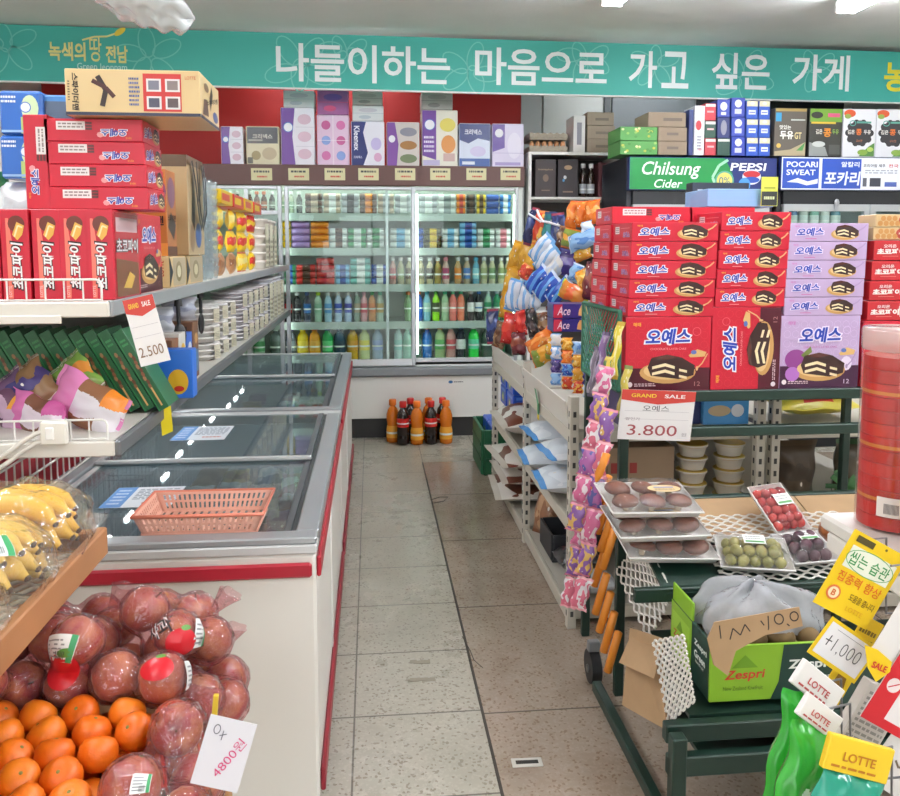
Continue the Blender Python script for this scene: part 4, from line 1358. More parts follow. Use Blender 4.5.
b = MB()
k_ = .88
lo = [(-BW * k_, -BD * k_, .003), (BW * k_, -BD * k_, .003), (BW * k_, BD * k_, .003), (-BW * k_, BD * k_, .003)]
hi = [(-BW, -BD, BH), (BW, -BD, BH), (BW, BD, BH), (-BW, BD, BH)]
for i in range(4):
    slot_wall(b, lo[i], lo[(i + 1) % 4], hi[i], hi[(i + 1) % 4])
part('slotted_wall', b, bk)
b = MB()
for i in range(15):
    x = -BW * k_ + 2 * BW * k_ * i / 14
    b.box(x - .006, x + .006, -BD * k_, BD * k_, .0005, .004, OR)
for i in range(5):
    y = -BD * k_ + 2 * BD * k_ * i / 4
    b.box(-BW * k_, BW * k_, y - .005, y + .005, .0008, .0045, OR)
part('slotted_base', b, bk)
b = MB(); b.tube([(-BW - .004, -BD - .004, BH), (BW + .004, -BD - .004, BH), (BW + .004, BD + .004, BH), (-BW - .004, BD + .004, BH)], .005, C('e0836a', .4), 8, True); part('rim', b, bk, label='darker orange rim')

# wire guard on the back edge of the freezer with a red crate behind
gd = thing('wire_guard', 'white wire guard standing along the back edge of the nearer freezer', 'wire guard', (-1.0, 2.05, .758))
b = MB()
WM = C('e8e6e0', .4)
for z in (.004, .075, .14):
    b.tube([(0, 0, z), (0, 1.3, z)], .004, WM, 6)
part('rail', b, gd)
b = MB()
for i in range(27):
    b.tube([(0, i * .05, 0), (0, i * .05, .14)], .003, WM, 5)
part('wire_mesh', b, gd)
b = MB(); b.box(-.22, .22, -.7, .7, 0, .9, C('a82a34', .6), .006)
b.box(-.2, .2, -.68, .68, .9, .905, C('8a1f2a', .6))
solo('crate', b, 'tall red crate behind the wire guard of the freezer', 'crate', (-1.28, 2.75, 0))

# ================================================================== SHELF UNIT OVER THE FREEZERS
UX0, UX1, UY0, UY1 = -1.55, -.615, 1.95, 6.05
UZ, LZ = 1.374, 1.040
su = thing('gondola_shelf', 'white two tier shelf unit standing over the freezers', 'shelf unit', (0, 0, 0))
SHM = C('e4dfd4', .45)
for nm, z in (('upper_shelf', UZ), ('lower_shelf', LZ)):
    b = MB()
    b.box(UX0, UX1 - .006, UY0 + .006, UY1, z - .03, z, C('d9d6cd', .5))
    b.box(UX0, UX1, UY0 - .008, UY0 + .005, z - .036, z, SHM, .003)
    if nm == 'upper_shelf': b.box(UX0, -.72, UY0 - .016, UY0 - .009, z - .05, z - .03, SHM, .002)
    s_ = part(nm, b, su)
    r = MB()
    if nm == 'upper_shelf': r.box(UX1 - .005, UX1 + .006, UY0 + .006, UY1, z - .037, z + .002, C('a7abad', .35, .3), .003)
    else: r.box(UX1 - .005, UX1 + .012, UY0 - .002, UY1, z - .04, z + .002, C('6a6c6e', .35, .2), .006)
    part('price_rail', r, s_, label='grey price rail')
    fz = .052 if nm == 'upper_shelf' else .05
    fr = MB()
    xe = UX1 - .02
    fr.tube([(UX0, UY0 + .012, z + .004), (xe, UY0 + .012, z + .004)], .0022, WM, 6)
    pts = [(UX0, UY0 + .012, z + fz), (xe - .012, UY0 + .012, z + fz), (xe - .003, UY0 + .012, z + fz - .004), (xe, UY0 + .012, z + fz - .014), (xe, UY0 + .012, z)]
    fr.tube(pts, .0028, WM, 6)
    x = xe - .042
    while x > UX0:
        fr.tube([(x, UY0 + .012, z), (x, UY0 + .012, z + fz)], .0022, WM, 5)
        x -= .0427
    part('wire_fence', fr, s_, label='white wire fence')
for y in (2.1, 3.9, 5.9):
    b = MB(); b.box(UX0 - .04, UX0 - .002, y - .03, y + .03, 0, 2.0, SHM); part('post', b, su)
b = MB(); b.box(UX0 - .012, UX0 - .001, UY0, UY1, 1.0, 1.95, C('cfccc4', .6)); part('back_panel', b, su)
b = MB()
y = 2.5
while y < 5.9:
    b.box(-.938, -.925, y, y + .09, LZ - .036, LZ - .0305, glow('fbfdff', 60))
    y += .27
part('led_strip', b, su, label='strip of small white lamps under the lower shelf')['kind'] = 'stuff'

# switch box and its cables on the lower fence
sw = thing('switch_box', 'white switch box clipped to the wire fence of the lower shelf', 'switch', tuple(at(56, 432, UY0 - .012)))
b = MB(); b.box(-.03, .03, -.02, 0.0, -.028, .028, C('ece8dc', .4), .004); part('housing', b, sw)
b = MB(); b.box(-.016, .004, -.025, -.02, -.014, .016, C('f6f4ee', .35), .003); part('rocker', b, sw)
for i, dz in enumerate((0, -.022)):
    b = MB()
    P = [at(45, 431, UY0 - .022), at(35, 434, UY0 - .03), at(22, 442, UY0 - .04), at(8, 453, UY0 - .05), at(-12, 466, UY0 - .06), at(-60, 480, UY0 - .02)]
    P = [p + Vector((0, 0, dz)) for p in P]
    b.tube(P, .006, C('d8d2c6', .5), 7)
    solo('cable', b, '%s cream cable curving from the switch box' % ('upper', 'lower')[i], 'cable')

# ---- printed snack-cake boxes
RD = C('c42036', .3)
RDW = C('cc2130', .22)
BLU, OUTL = C('2440a8', .35), C('f3f1f6', .35)


def cake(q, cx, cy, w, h, L=2):
    q.ell(cx, cy - h * .12, w * .5, h * .36, C('c89a5c', .35), L, 22)
    q.ell(cx, cy - h * .06, w * .43, h * .29, C('e0bd84', .35), L + 1, 22)
    q.poly([(cx - w * .36, cy + h * .05), (cx - w * .3, cy + h * .34), (cx - w * .02, cy + h * .46), (cx + w * .24, cy + h * .36), (cx + w * .48, cy + h * .1), (cx + w * .46, cy - h * .22), (cx + w * .2, cy - h * .34), (cx - w * .3, cy - h * .22)], C('37201d', .3), L + 2)
    q.poly([(cx - w * .3, cy + h * .36), (cx - w * .02, cy + h * .46), (cx + w * .2, cy + h * .38), (cx - w * .05, cy + h * .28)], C('5a3731', .25), L + 3)
    for k2 in range(2):
        y = cy + h * (.1 - .2 * k2)
        q.poly([(cx - w * .28, y - h * .02), (cx - w * .05, y + h * .08), (cx + w * .12, y - h * .02), (cx + w * .12, y - h * .11), (cx - w * .05, y - h * .02), (cx - w * .28, y - h * .11)], C('f0dfb4', .4), L + 3)
        q.poly([(cx + w * .2, y - h * .1), (cx + w * .34, y - h * .16), (cx + w * .34, y - h * .24), (cx + w * .2, y - h * .18)], C('f0dfb4', .4), L + 3)


def spoon(q, x, y, w, h, m, L=2):
    q.line([(x, y), (x + w * .5, y + h * .35), (x + w, y + h)], .004, m, L); q.ell(x, y, w * .12, h * .16, m, L, 10)


_bx = {}


def oyes_small(w, d, h, lilac=False, back=False):
    k = ('s', round(w, 3), round(d, 3), round(h, 3), lilac, back)
    if k in _bx: return _bx[k]
    base = C('c0a8cc', .25) if lilac else RD
    b = shaded_box(w, d, h, base, .0015)
    q = front(b, w, d, h)
    if not back:
        q.logo('오예스', w * .26, h * .52, BLU, OUTL if not lilac else C('e6d8ee', .35), w * .34, h * .44, 2, .03, .18, .075, .03)
        q.text('해태', w * .09, h * .82, C('e8a83a' if not lilac else 'c070b0'), w * .06, h * .1, 1, 0, .02)
        q.rect(w * .2, h * .13, w * .34, h * .16, C('e8a8a0' if not lilac else 'c04a90'), 1)
        cake(q, w * .7, h * .5, w * .36, h * .9)
        spoon(q, w * .88, h * .62, w * .09, h * .3, C('d8b078' if not lilac else 'a890b8'), 6)
    else:
        q.rect(w * .13, h * .5, w * .42, h * .88, C('eee9e6', .4), 1); q.scrib(w * .15, h * .56, w * .4, h * .84, C('9a8a8a'), 2, 2)
        for i in range(3):
            q.rect(w * .425, h * (.5 + .13 * i), w * .49, h * (.6 + .13 * i), C('5a2a2a', .4), 1)
        q.logo('오예스', w * .71, h * .4, BLU, OUTL, w * .26, h * .34, 2, PI, .1, .07, .03)
        q.ell(w * .57, h * .3, w * .035, h * .13, C('e8a0a0', .4), 1, 8); q.text('해태', w * .86, h * .16, C('e8a83a'), w * .06, h * .1, 1, PI)
    ql = leftf(b, w, d, h)
    ql.rect(d * .14, h * .42, d * .36, h * .82, C('ece6e6', .4), 1); ql.scrib(d * .16, h * .46, d * .34, h * .78, C('8a8080'), 2, 3)
    ql.logo('오예스', d * .72, h * .36, BLU if lilac else C('7a4a9c', .35), C('d8b4c8', .35), d * .32, h * .3, 1); ql.rect(d * .42, h * .7, d * .9, h * .74, C('e08a88', .4), 1)
    qr = rightf(b, w, d, h)
    qr.logo('오예스', d * .3, h * .5, BLU, OUTL, d * .42, h * .5, 1, .1, .15)
    cake(qr, d * .74, h * .5, d * .42, h * .8)
    _bx[k] = b.mesh('cake_box')
    return _bx[k]


def oyes_big(w, d, h, lilac=False):
    k = ('b', round(w, 3), round(d, 3), round(h, 3), lilac)
    if k in _bx: return _bx[k]
    base = C('c0a8cc', .25) if lilac else RD
    b = shaded_box(w, d, h, base, .0015)
    q = front(b, w, d, h)
    lo_ = C('4a1020', .3) if not lilac else C('3e1a38', .3)
    for i in range(9):
        for j in range(5):
            x, y = w * (.08 + .105 * i), h * (.36 + .13 * j)
            q.ring(x, y, w * .045, w * .045, .0008, C('d83a46' if not lilac else 'd4badf', .3), 1, 8)
    q.rect(0.001, .001, w - .001, h * .31, lo_, 1)
    q.logo('오예스', w * .5, h * .735, BLU, OUTL if not lilac else C('ece0f2', .35), w * .52, h * .21, 3, .02, .16, .07, .035)
    q.text('해태', w * .13, h * .9, C('e8a83a' if not lilac else 'c070b0'), w * .09, h * .055, 2, 0, .02)
    q.ring(w * .83, h * .8, w * .05, w * .05, .002, C('e0606a' if not lilac else 'd4badf', .3), 2, 14)
    q.text('CHOCOLATE LAYER CAKE', w * .5, h * .57, C('f0a0a0' if not lilac else 'b04a98'), w * .42, h * .028, 2)
    q.poly([(w * .74, h * .48), (w * .84, h * .56), (w * .95, h * .52), (w * .93, h * .46), (w * .76, h * .45)], C('d8b070', .3), 2); q.ell(w * .8, h * .52, w * .035, h * .03, C('5a70b0', .3), 3, 10)
    cake(q, w * .5, h * .3, w * .66, h * .42, 2)
    spoon(q, w * .84, h * .3, w * .12, h * .2, C('d8b078' if not lilac else 'a890b8'), 7)
    q.ell(w * .06, h * .09, w * .03, w * .03, C('ece2e4', .4), 3, 12); q.scrib(w * .11, h * .06, w * .36, h * .11, C('d8c0c4'), 3, 2)
    q.text('12', w * .85, h * .09, C('a87a7a' if not lilac else 'd8c8dc'), w * .07, h * .06, 3)
    if lilac:
        q.ell(w * .2, h * .4, w * .14, h * .14, C('8a3f86', .35), 2, 18); q.ell(w * .16, h * .2, w * .09, h * .1, C('b070c0', .35), 3, 14); q.poly([(w * .26, h * .46), (w * .38, h * .58), (w * .4, h * .5), (w * .3, h * .42)], C('6a7a3a', .35), 3)
        q.ell(w * .84, h * .34, w * .07, h * .1, C('e4d6ea', .35), 2, 12)
    ql = leftf(b, w, d, h)
    ql.rect(0.001, .001, d - .001, h * .28, lo_, 1); ql.logo('오예스', d * .5, h * .7, BLU, OUTL, d * .6, h * .18, 2)
    ql.ell(d * .5, h * .3, d * .24, h * .12, C('c89a5c'), 2, 16)
    qr = rightf(b, w, d, h)
    qr.rect(0.001, .001, d - .001, h * .28, lo_, 1); qr.logo('오예스', d * .45, h * .66, BLU, OUTL, d * .62, h * .24, 2, .25, .1); cake(qr, d * .5, h * .28, d * .7, h * .36)
    _bx[k] = b.mesh('cake_box')
    return _bx[k]


def choco_spine(w, d, h):
    b = shaded_box(w, d, h, RD, .0015)
    q = front(b, w, d, h)
    q.poly([(w * .2, h * .02), (w * .36, h * .02), (w * .44, h * .55), (w * .3, h * .9), (w * .2, h * .9)], C('ef7a68', .3), 1)
    q.ell(w * .58, h * .84, w * .3, h * .09, C('6a2f24', .3), 2, 16); q.poly([(w * .42, h * .72), (w * .6, h * .86), (w * .86, h * .82), (w * .78, h * .72), (w * .6, h * .66)], C('e6b050', .3), 3); q.line([(w * .5, h * .7), (w * .64, h * .82), (w * .8, h * .8)], .004, C('f8e0a8'), 4)
    q.logo('초코파이', w * .56, h * .38, C('f4f0ee', .3), C('2a1012', .3), h * .5, w * .42, 2, PI / 2, .12, .05, .03)
    q.text('LOTTE', w * .26, h * .1, C('f0d8d8'), h * .12, w * .1, 2, PI / 2)
    qr = rightf(b, w, d, h)
    qr.rect(d * .06, .004, d * .94, h - .006, C('b8323c', .2), 1); qr.poly([(d * .08, h * .02), (d * .92, h * .02), (d * .92, h * .4), (d * .08, h * .46)], C('7a4a34', .25), 2)
    qr.logo('초코파이', d * .5, h * .6, C('eceaea', .3), C('3a1a1c', .3), d * .8, h * .16, 3, 0, .05); qr.poly([(d * .3, h * .12), (d * .55, h * .3), (d * .75, h * .24), (d * .6, h * .1)], C('d8b050', .3), 4); qr.rect(d * .1, h * .76, d * .9, h * .92, C('d8b4b8', .2), 2)
    return b.mesh('cake_box')


G_L = 'red cake boxes on the upper shelf over the freezers'
cs = choco_spine(.064, .22, .217)
for i, px in enumerate((101, 75, 48, 17, -13)):
    xx = at(px, 300, 2.0).x
    solo('cake_box', cs, 'upright red cake box behind the wire fence, %s' % ('at the corner of the upper shelf', 'second from the shelf corner', 'third from the shelf corner', 'fourth from the shelf corner', 'fifth from the shelf corner')[i], 'cake box', (xx, 2.115, UZ + .001), (0, 0, 0), G_L)
zt_ = UZ + .001 + .217
bs = oyes_small(.232, .16, .0536, False, True)
for i in range(4):
    solo('cake_box', bs, 'flat red cake box with upside down logo, %s of four on the upright boxes' % ('lowest', 'second up', 'third up', 'topmost')[i], 'cake box', (at(99 - i * 1.2, 200, 2.05).x, 2.135, zt_ + .0025 + i * .0546), (0, 0, 0), G_L)
zs_ = zt_ + .0025 + 4 * .0546
solo('cake_box', oyes_small(.225, .16, .0575, False, True), 'red cake box standing on end beside the stack of flat ones', 'cake box', (at(27, 200, 2.05).x - .003, 2.135, zt_ + .003 + .1125), (0, PI / 2, 0), G_L)
# second row facing the aisle
solo('cake_box', oyes_big(.27, .11, .22), 'large red cake box on the upper shelf edge, its front to the aisle', 'cake box', (-.69, 2.385, UZ + .001), (0, 0, PI / 2), G_L)
# cream box with brown drawings
def hero_box(w, d, h, name, label, loc, rot, kind):
    b = shaded_box(w, d, h, C('dcc08c', .3), .002)
    for q, W in ((front(b, w, d, h), w), (rightf(b, w, d, h), d), (leftf(b, w, d, h), d)):
        q.rect(0, 0, W, h * .07, C('2c2e44', .3), 1)
        if W == w and kind == 0:
            q.text('스파이더맨', W * .075, h * .5, C('2a1c18'), h * .8, W * .05, 2, -PI / 2, .03, .1)
            q.scrib(W * .02, h * .3, W * .04, h * .75, C('4a3a30'), 2, 8)
            q.line([(W * .24, h * .85), (W * .3, h * .55), (W * .27, h * .2)], .012, C('2e1f1c'), 1); q.line([(W * .2, h * .75), (W * .3, h * .6), (W * .36, h * .4)], .01, C('4a2420'), 1)
            q.rect(W * .575, h * .1, W * .86, h * .92, C('c8302c', .3), 1)
            for i in range(2):
                for j in range(2):
                    q.rect(W * (.6 + .14 * i), h * (.15 + .38 * j), W * (.71 + .14 * i), h * (.43 + .38 * j), C('e6e2e0', .3), 2); q.rect(W * (.615 + .14 * i), h * (.19 + .38 * j), W * (.695 + .14 * i), h * (.39 + .38 * j), C(('4a4a5c', '7a7a88', '5a4a4c', '8a7a78')[i * 2 + j], .3), 3)
            q.scrib(W * .47, h * .2, W * .55, h * .85, C('5a6a9a'), 2, 7); q.text('LOTTE', W * .93, h * .84, C('c83a2a'), W * .08, h * .07, 2)
        else:
            q.poly([(W * .1, h * .1), (W * .4, h * .14), (W * .34, h * .5), (W * .16, h * .46)], C('5a3a2c', .3), 2); q.poly([(W * .5, h * .3), (W * .64, h * .72), (W * .58, h * .9), (W * .46, h * .6)], C('33261f', .3), 2); q.ell(W * .76, h * .24, W * .14, h * .13, C('4a5a8a', .3), 2, 12); q.ell(W * .3, h * .76, W * .12, h * .1, C('7a5a3c', .3), 2, 12)
            q.text('스파이더맨', W * .6, h * .55, C('2a1c18'), W * .6, h * .12, 3, .2, .03)
    return solo(name, b, label, 'box', loc, rot)


hero_box(.312, .24, .108, 'gift_box', 'long cream printed box lying on top of the red cake box stack', (at(134, 116, 2.02).x, 2.14, zs_ + .002), (0, 0, 0), 0)
# brown picture boxes behind, with a black carrying strap
XE = -.655
b = shaded_box(.16, .12, .27, C('b06a34', .3), .002)
q = rightf(b, .16, .12, .27)
q.ell(.06, .2, .045, .05, C('7a4a6a', .3), 1, 14); q.poly([(.01, .09), (.05, .14), (.11, .1), (.08, .05)], C('3a2a2a', .3), 1); q.rect(.0, .0, .12, .03, C('5a3020', .3), 1); q.text('스파이더맨', .06, .12, C('2a1612'), .1, .022, 2, 0, .03)
q = front(b, .16, .12, .27)
q.ell(.12, .2, .04, .05, C('7a4a6a', .3), 1, 14); q.text('더맨', .12, .11, C('2a1612'), .06, .03, 2, 0, .03); q.rect(.0, .0, .16, .04, C('d88a40', .3), 1)
ZC = UZ + .001
solo('gift_box', b, 'orange brown printed box standing behind the stacked red cake boxes', 'box', (-.715, 2.66, ZC + .1), (0, 0, 0))
# lower cream boxes they stand on
def lotte_box(w, d, h, label, loc):
    b = shaded_box(w, d, h, C('dcc08c', .3), .002)
    q = front(b, w, d, h); q.text('LOTTE', w * .8, h * .62, C('b83a2a'), h * .5, w * .12, 2, PI / 2, .02); q.rect(w * .3, h * .1, w * .4, h * .9, C('c8302c', .3), 1)
    q = rightf(b, w, d, h); q.poly([(0, 0), (d * .2, h * .5), (0, h)], C('22222e', .3), 1); q.rect(d * .2, .004, d, h - .004, C('b4a486', .3), 1); q.ell(d * .55, h * .5, d * .2, h * .34, C('8a7a4c', .3), 2, 14); q.ell(d * .55, h * .5, d * .12, h * .2, C('d8cfae', .3), 3, 14)
    return solo('gift_box', b, label, 'box', loc)


lotte_box(.12, .22, .098, 'short cream box with black corner at the upper shelf edge', (-.69, 2.7, ZC))
b = shaded_box(.16, .26, .34, C('b39a72', .3), .002)
q = rightf(b, .16, .26, .34)
q.poly([(.05, .12), (.09, .3), (.12, .2), (.1, .08)], C('2a221e', .3), 1); q.poly([(.16, .18), (.2, .3), (.22, .22)], C('3a2c24', .3), 1); q.ell(.16, .07, .05, .045, C('3f5a96', .3), 1, 14); q.ell(.06, .06, .035, .05, C('8a6a4a', .3), 1, 14); q.rect(.0, .31, .26, .34, C('6a5238', .3), 1)
q = front(b, .16, .26, .34); q.rect(.0, .3, .16, .34, C('5a4632', .3), 1)
solo('gift_box', b, 'tall tan printed box with a black carrying strap, at the shelf edge', 'box', (-.70, 2.955, ZC + .1))
lotte_box(.12, .26, .098, 'short cream box under the tall tan box', (-.69, 2.955, ZC))
b = MB()
for dx in (0, .035):
    b.strip([(-.613 + dx * .2, 2.88 + dx, 1.80), (-.606, 2.9 + dx, 1.72), (-.604, 2.925 + dx, 1.62), (-.606, 2.97 + dx, 1.57), (-.603, 3.02 + dx, 1.63), (-.608, 3.04 + dx, 1.74), (-.613, 3.03 + dx, 1.80)], .022, C('1b1a1e', .5), Vector((1, 0, 0)))
solo('strap', b, 'black looped carrying strap hanging at the tall tan box', 'strap')
# clear plastic cups stacks
CUPM = film('cup_plastic', 'e4ecee', 0.08, .6, .15, .22, .4, 30)
for i in range(3):
    b = MB()
    for j in range(11):
        z = j * .034
        b.lathe([(.034, z), (.044, z + .05), (.046, z + .052)], CUPM, 14, True, False)
    solo('cup_sleeve', b, 'sleeve of clear plastic cups behind the tan box, %s along the shelf edge' % ORD[i], 'plastic cups', (-.665, 3.16 + i * .11, ZC), (0, 0, 0), 'sleeves of clear cups')

# noodle packs and bowl stacks further back on the upper shelf
NP = [('e8c41e', 'd8b010', 'c8302c'), ('e6c020', 'c8302c', 'e8d880'), ('b08058', 'c8a078', '8a5a38'), ('c8302c', 'e8c41e', 'e8c41e')]
np_mesh = [pillow(.15, .10, .045, c, 20 + i, 10, 10).mesh('noodle_pack') for i, c in enumerate(NP)]
NPN = ['yellow', 'yellow and red', 'tan', 'red and yellow']
for yi in range(4):
    for lv in range(3):
        ci = (2, 0, 1, 0)[lv] if yi < 2 else (0, 3, 1, 0)[(lv + yi) % 4]
        solo('noodle_pack', np_mesh[ci], '%s noodle pack on the upper shelf, %s in %s pile behind cups' % (NPN[ci], ('bottom', 'second up', 'third up', 'top')[lv], ORD[yi]), 'noodle pack', (-.67, 3.62 + yi * .32, ZC + .003 + lv * .1025), (0.0, 0, PI / 2 + RN.uniform(-.15, .15)), 'noodle packs')
    b = shaded_box(.13, .28, .06, C(('d9b31c', 'c8282c')[yi % 2], .3), .003)
    qq = rightf(b, .13, .28, .06); qq.rect(.02, .015, .2, .045, C(('c8282c', 'e8c41e')[yi % 2], .3), 1)
    solo('noodle_box', b, '%s flat noodle box lying on noodle pile %s of the upper shelf' % (('yellow', 'red')[yi % 2], ORD[yi]), 'noodle box', (-.69, 3.62 + yi * .32, ZC + .003 + 3 * .1025 + .003), (0, 0, 0), 'flat noodle boxes')


def bowl_stack(name, x, y, z, r, n, step, label, group, lid='e9e6e2'):
    b = MB()
    for j in range(n):
        zz = j * step
        b.lathe([(r * .72, zz), (r * .94, zz + step * .7), (r, zz + step * .75), (r, zz + step * .97), (r * .9, zz + step)], C(lid, .5), 20)
    b.M = Matrix.Rotation(-.35, 4, 'Z')
    b.add([(r * 1.005, -r * .25, step * .3), (r * 1.005, r * .25, step * .3), (r * 1.005, r * .25, n * step * .9), (r * 1.005, -r * .25, n * step * .9)], [(0, 1, 2, 3)], C('c9c4ae', .5))
    q = PL(b, (r * 1.007, -r * .25, step * .3), Y1, Z1); q.scrib(.006, .006, r * .48, n * step * .55, C('8a8670'), 1, 5)
    return solo(name, b, label, 'stack of bowls', (x, y, z), (0, 0, 0), group)


for i in range(3):
    bowl_stack('bowl_stack', -.705, 4.98 + i * .21, ZC, .085, 6, .05, 'tall white noodle cup stack at the far upper shelf end, %s from the front' % ORD[i], 'cups on the upper shelf', ('e4ded4', 'dcd6ce', 'd2ccc4')[i])
# ---- back of the upper shelf, seen past the stacked boxes
def pouch_box(x, y, z, w, h, label):
    b = shaded_box(w, .12, h, C('2e62b0', .25), .008)
    q = front(b, w, .12, h)
    q.rect(w * .5, h * .02, w * .98, h * .4, C('a8c070', .3), 1); q.ell(w * .72, h * .6, w * .2, h * .3, C('c8dcb0', .3), 1, 16); q.ell(w * .62, h * .62, w * .13, w * .13, C('e8eef4', .3), 2, 16); q.ring(w * .62, h * .62, w * .13, w * .13, .003, C('3a70b8'), 3)
    q.scrib(w * .06, h * .7, w * .4, h * .9, C('dfe8f4'), 2, 2); q.rect(.006, .006, w - .006, h * .1, C('8ab0d8', .3), 2)
    solo('detergent_pack', b, label, 'detergent', (x, y, z))


yb = 2.62
for i in range(2):
    b = pillow(.14, .162, .11, ('dcdee0', 'eef0f0', 'c8ccd0'), 70 + i, 12, 10)
    solo('white_bag', b, '%s white plastic pack behind the upright red cake box' % ('lower', 'upper')[i], 'plastic pack', (at(22, 200, yb).x, yb + .02, ZC + i * .167), (0, 0, 0), 'white plastic packs')
pouch_box(at(26, 150, yb).x, yb + .02, ZC + .335, .12, .13, 'lower blue detergent refill pack behind the upright red cake box')
pouch_box(at(26, 110, yb).x, yb + .02, ZC + .467, .125, .13, 'upper blue detergent refill pack behind the upright red cake box')
b = shaded_box(.13, .12, .24, C('3f78b4', .3), .006)
q = front(b, .13, .12, .24); q.ell(.07, .1, .05, .07, C('2c5aa8', .3), 1, 16); q.rect(.01, .17, .12, .22, C('4a5a70', .3), 1); q.ell(.09, .14, .03, .02, C('9ab8d0', .3), 2, 10)
solo('detergent_pack', b, 'blue detergent pack half hidden behind the long cream box', 'detergent', (at(66, 110, 2.62).x, 2.66, ZC + .35))
b = shaded_box(.15, .16, .348, CARD, .004); solo('carton', b, 'brown carton under the half hidden blue detergent pack', 'box', (at(70, 110, 2.62).x, 2.67, ZC))
bottle(at(-10, 160, 2.6).x, 2.65, ZC, 'tall', .05, .36, 'e2e6e4', '2f7a48', 'e8ece8', (.3, .6), 'white bottle with green cap at the picture edge of the upper shelf', 'white bottles')

# ---- lower shelf
GB = []
for i in range(13):
    b = MB()
    b.box(-.0155, .0155, 0, .12, 0, .25, C('1f6038', .35), .001)
    q = PL(b, (-.0155, -.0004, 0), X1, Z1)
    q.rect(.001, .0, .005, .235, C('2f8048', .35), 1)
    for j in range(9):
        q.ell(.0165 + .002 * math.sin(j * 2.1), .075 + j * .0125, .0045, .008, C(('8a5a3a', '6a4028', 'a87850')[j % 3], .4), 1 + j % 2, 8)
    q.rect(.0145, .012, .0195, .07, C('d8a868', .4), 1)
    q.scrib(.008, .2, .026, .225, C('4a9a5c'), 1, 2)
    xx = at(163, 408, 2.26).x - .0385 * i
    solo('biscuit_box', b, 'slim dark green biscuit box leaning on the lower shelf, %s from the aisle' % ORD[i], 'biscuit box', (xx, 2.27, LZ + .012), (0, -.50, 0), 'leaning green biscuit boxes')
# snack bags in front
def sbag(px, py, y, w, h, t, cols, rot, label, seed, text=None, art=None, name='snack_bag', group=None, rough=.25):
    b = pillow(w, h, t, cols, seed, 16, 20, text, .05, rough, art)
    R_ = Euler(rot).to_matrix()
    c = at(px, py, y)
    o = c - R_ @ Vector((0, 0, h / 2))
    return solo(name, b, label, 'snack bag', tuple(o), rot, group)


def artA(u, v):
    if v > .62: return 0
    if v < .28: return 1 if (u + v * .5) < .75 else 3
    return 2 if (u - .5) ** 2 + (v - .5) ** 2 > .07 else 1


sbag(88, 404, 2.10, .13, .24, .05, ('e58cc0', 'ece6ec', '96684c', 'e88a30'), (-.55, -1.15, .1), 'pink ended snack bag with brown snacks lying at the corner of the lower shelf', 31, None, artA)
sbag(36, 416, 2.10, .11, .2, .05, ('e07ab8', 'e8d8e4', '7a5040', 'c85a9a'), (-.7, -1.35, .15), 'pink and brown snack bag lying against the switch box', 32, None, artA)
sbag(4, 406, 2.16, .11, .17, .04, ('d87ab4', 'c8a8c0', '6a4860', 'e8a040'), (-.6, -1.2, 0), 'pink snack bag cut by the picture edge on the lower shelf', 33, None, artA)
for i, (px, py, c) in enumerate(((35, 372, ('8a6a4a', 'd8d0c0', '4a4078', 'd89040')), (78, 366, ('7aa04a', 'e8e4d8', 'd08a3a', '4a4078')), (16, 384, ('6a5070', 'd0c8c0', '3a3468', 'c87a3a')))):
    sbag(px, py + 13, 2.16, .1, .14, .04, c, (-.5, -.75, .1), 'small mixed colour snack bag in front of the green boxes, %s from the shelf corner' % ('second', 'nearest', 'third')[i], 40 + i)
# blue box and its neighbours
w, h = .128, .15
b = shaded_box(w, .06, h, C('2f74d8', .35), .002)
q = front(b, w, .06, h)
q.ell(w * .66, h * .34, w * .24, h * .26, C('e8b830', .35), 1, 20); q.ell(w * .68, h * .2, w * .12, h * .06, C('c83028', .35), 2, 12)
solo('biscuit_box', b, 'blue box with a plain yellow oval standing on the lower shelf', 'biscuit box', (at(171, 397, 2.48).x, 2.52, LZ + .001), (0, 0, 0))
for i, (c, hh, lb) in enumerate((('8a5a3c', .17, 'brown box standing just behind the blue box'), ('d8d4cc', .18, 'white box standing in the row behind the blue box'), ('2f62c0', .17, 'blue narrow box in the row behind the blue box'), ('7a5238', .2, 'dark brown carton at the end of the row behind the blue box'))):
    b = shaded_box(.13, .085, hh, C(c, .4), .002)
    q = rightf(b, .13, .085, hh); q.rect(.01, hh * .1, .075, hh * .5, C(('c8a050', '8a3a6a', 'd8dce8', '5a7a9a')[i], .4), 1); q.ell(.045, hh * .7, .025, .02, C(('d83a30', 'e8b830', 'e8e8f0', 'c89a60')[i], .4), 1, 12)
    q = front(b, .13, .085, hh); q.rect(.02, hh * .75, .11, hh * .92, C(('c83a28', '4a4a58', 'e8e8f0', '4a3424')[i], .4), 1)
    solo('biscuit_box', b, lb, 'biscuit box', (-.69, 2.61 + i * .1, LZ + .001))
for i, (px, py) in enumerate(((186, 322), (214, 320))):
    b = pillow(.12, .085, .04, ('b8bcc4', 'd4d6da', '9aa0b0'), 60 + i, 12, 12, None, .08, .2)
    p = at(px, 340, 3.02)
    solo('silver_pouch', b, 'silver pouch standing behind the row of small boxes, %s the aisle' % ('away from', 'close to')[i], 'pouch', (-.71 + .03 * i, 2.71 + i * .2, LZ + (.182, .203)[i]), (0, 0, .1), 'silver pouches')
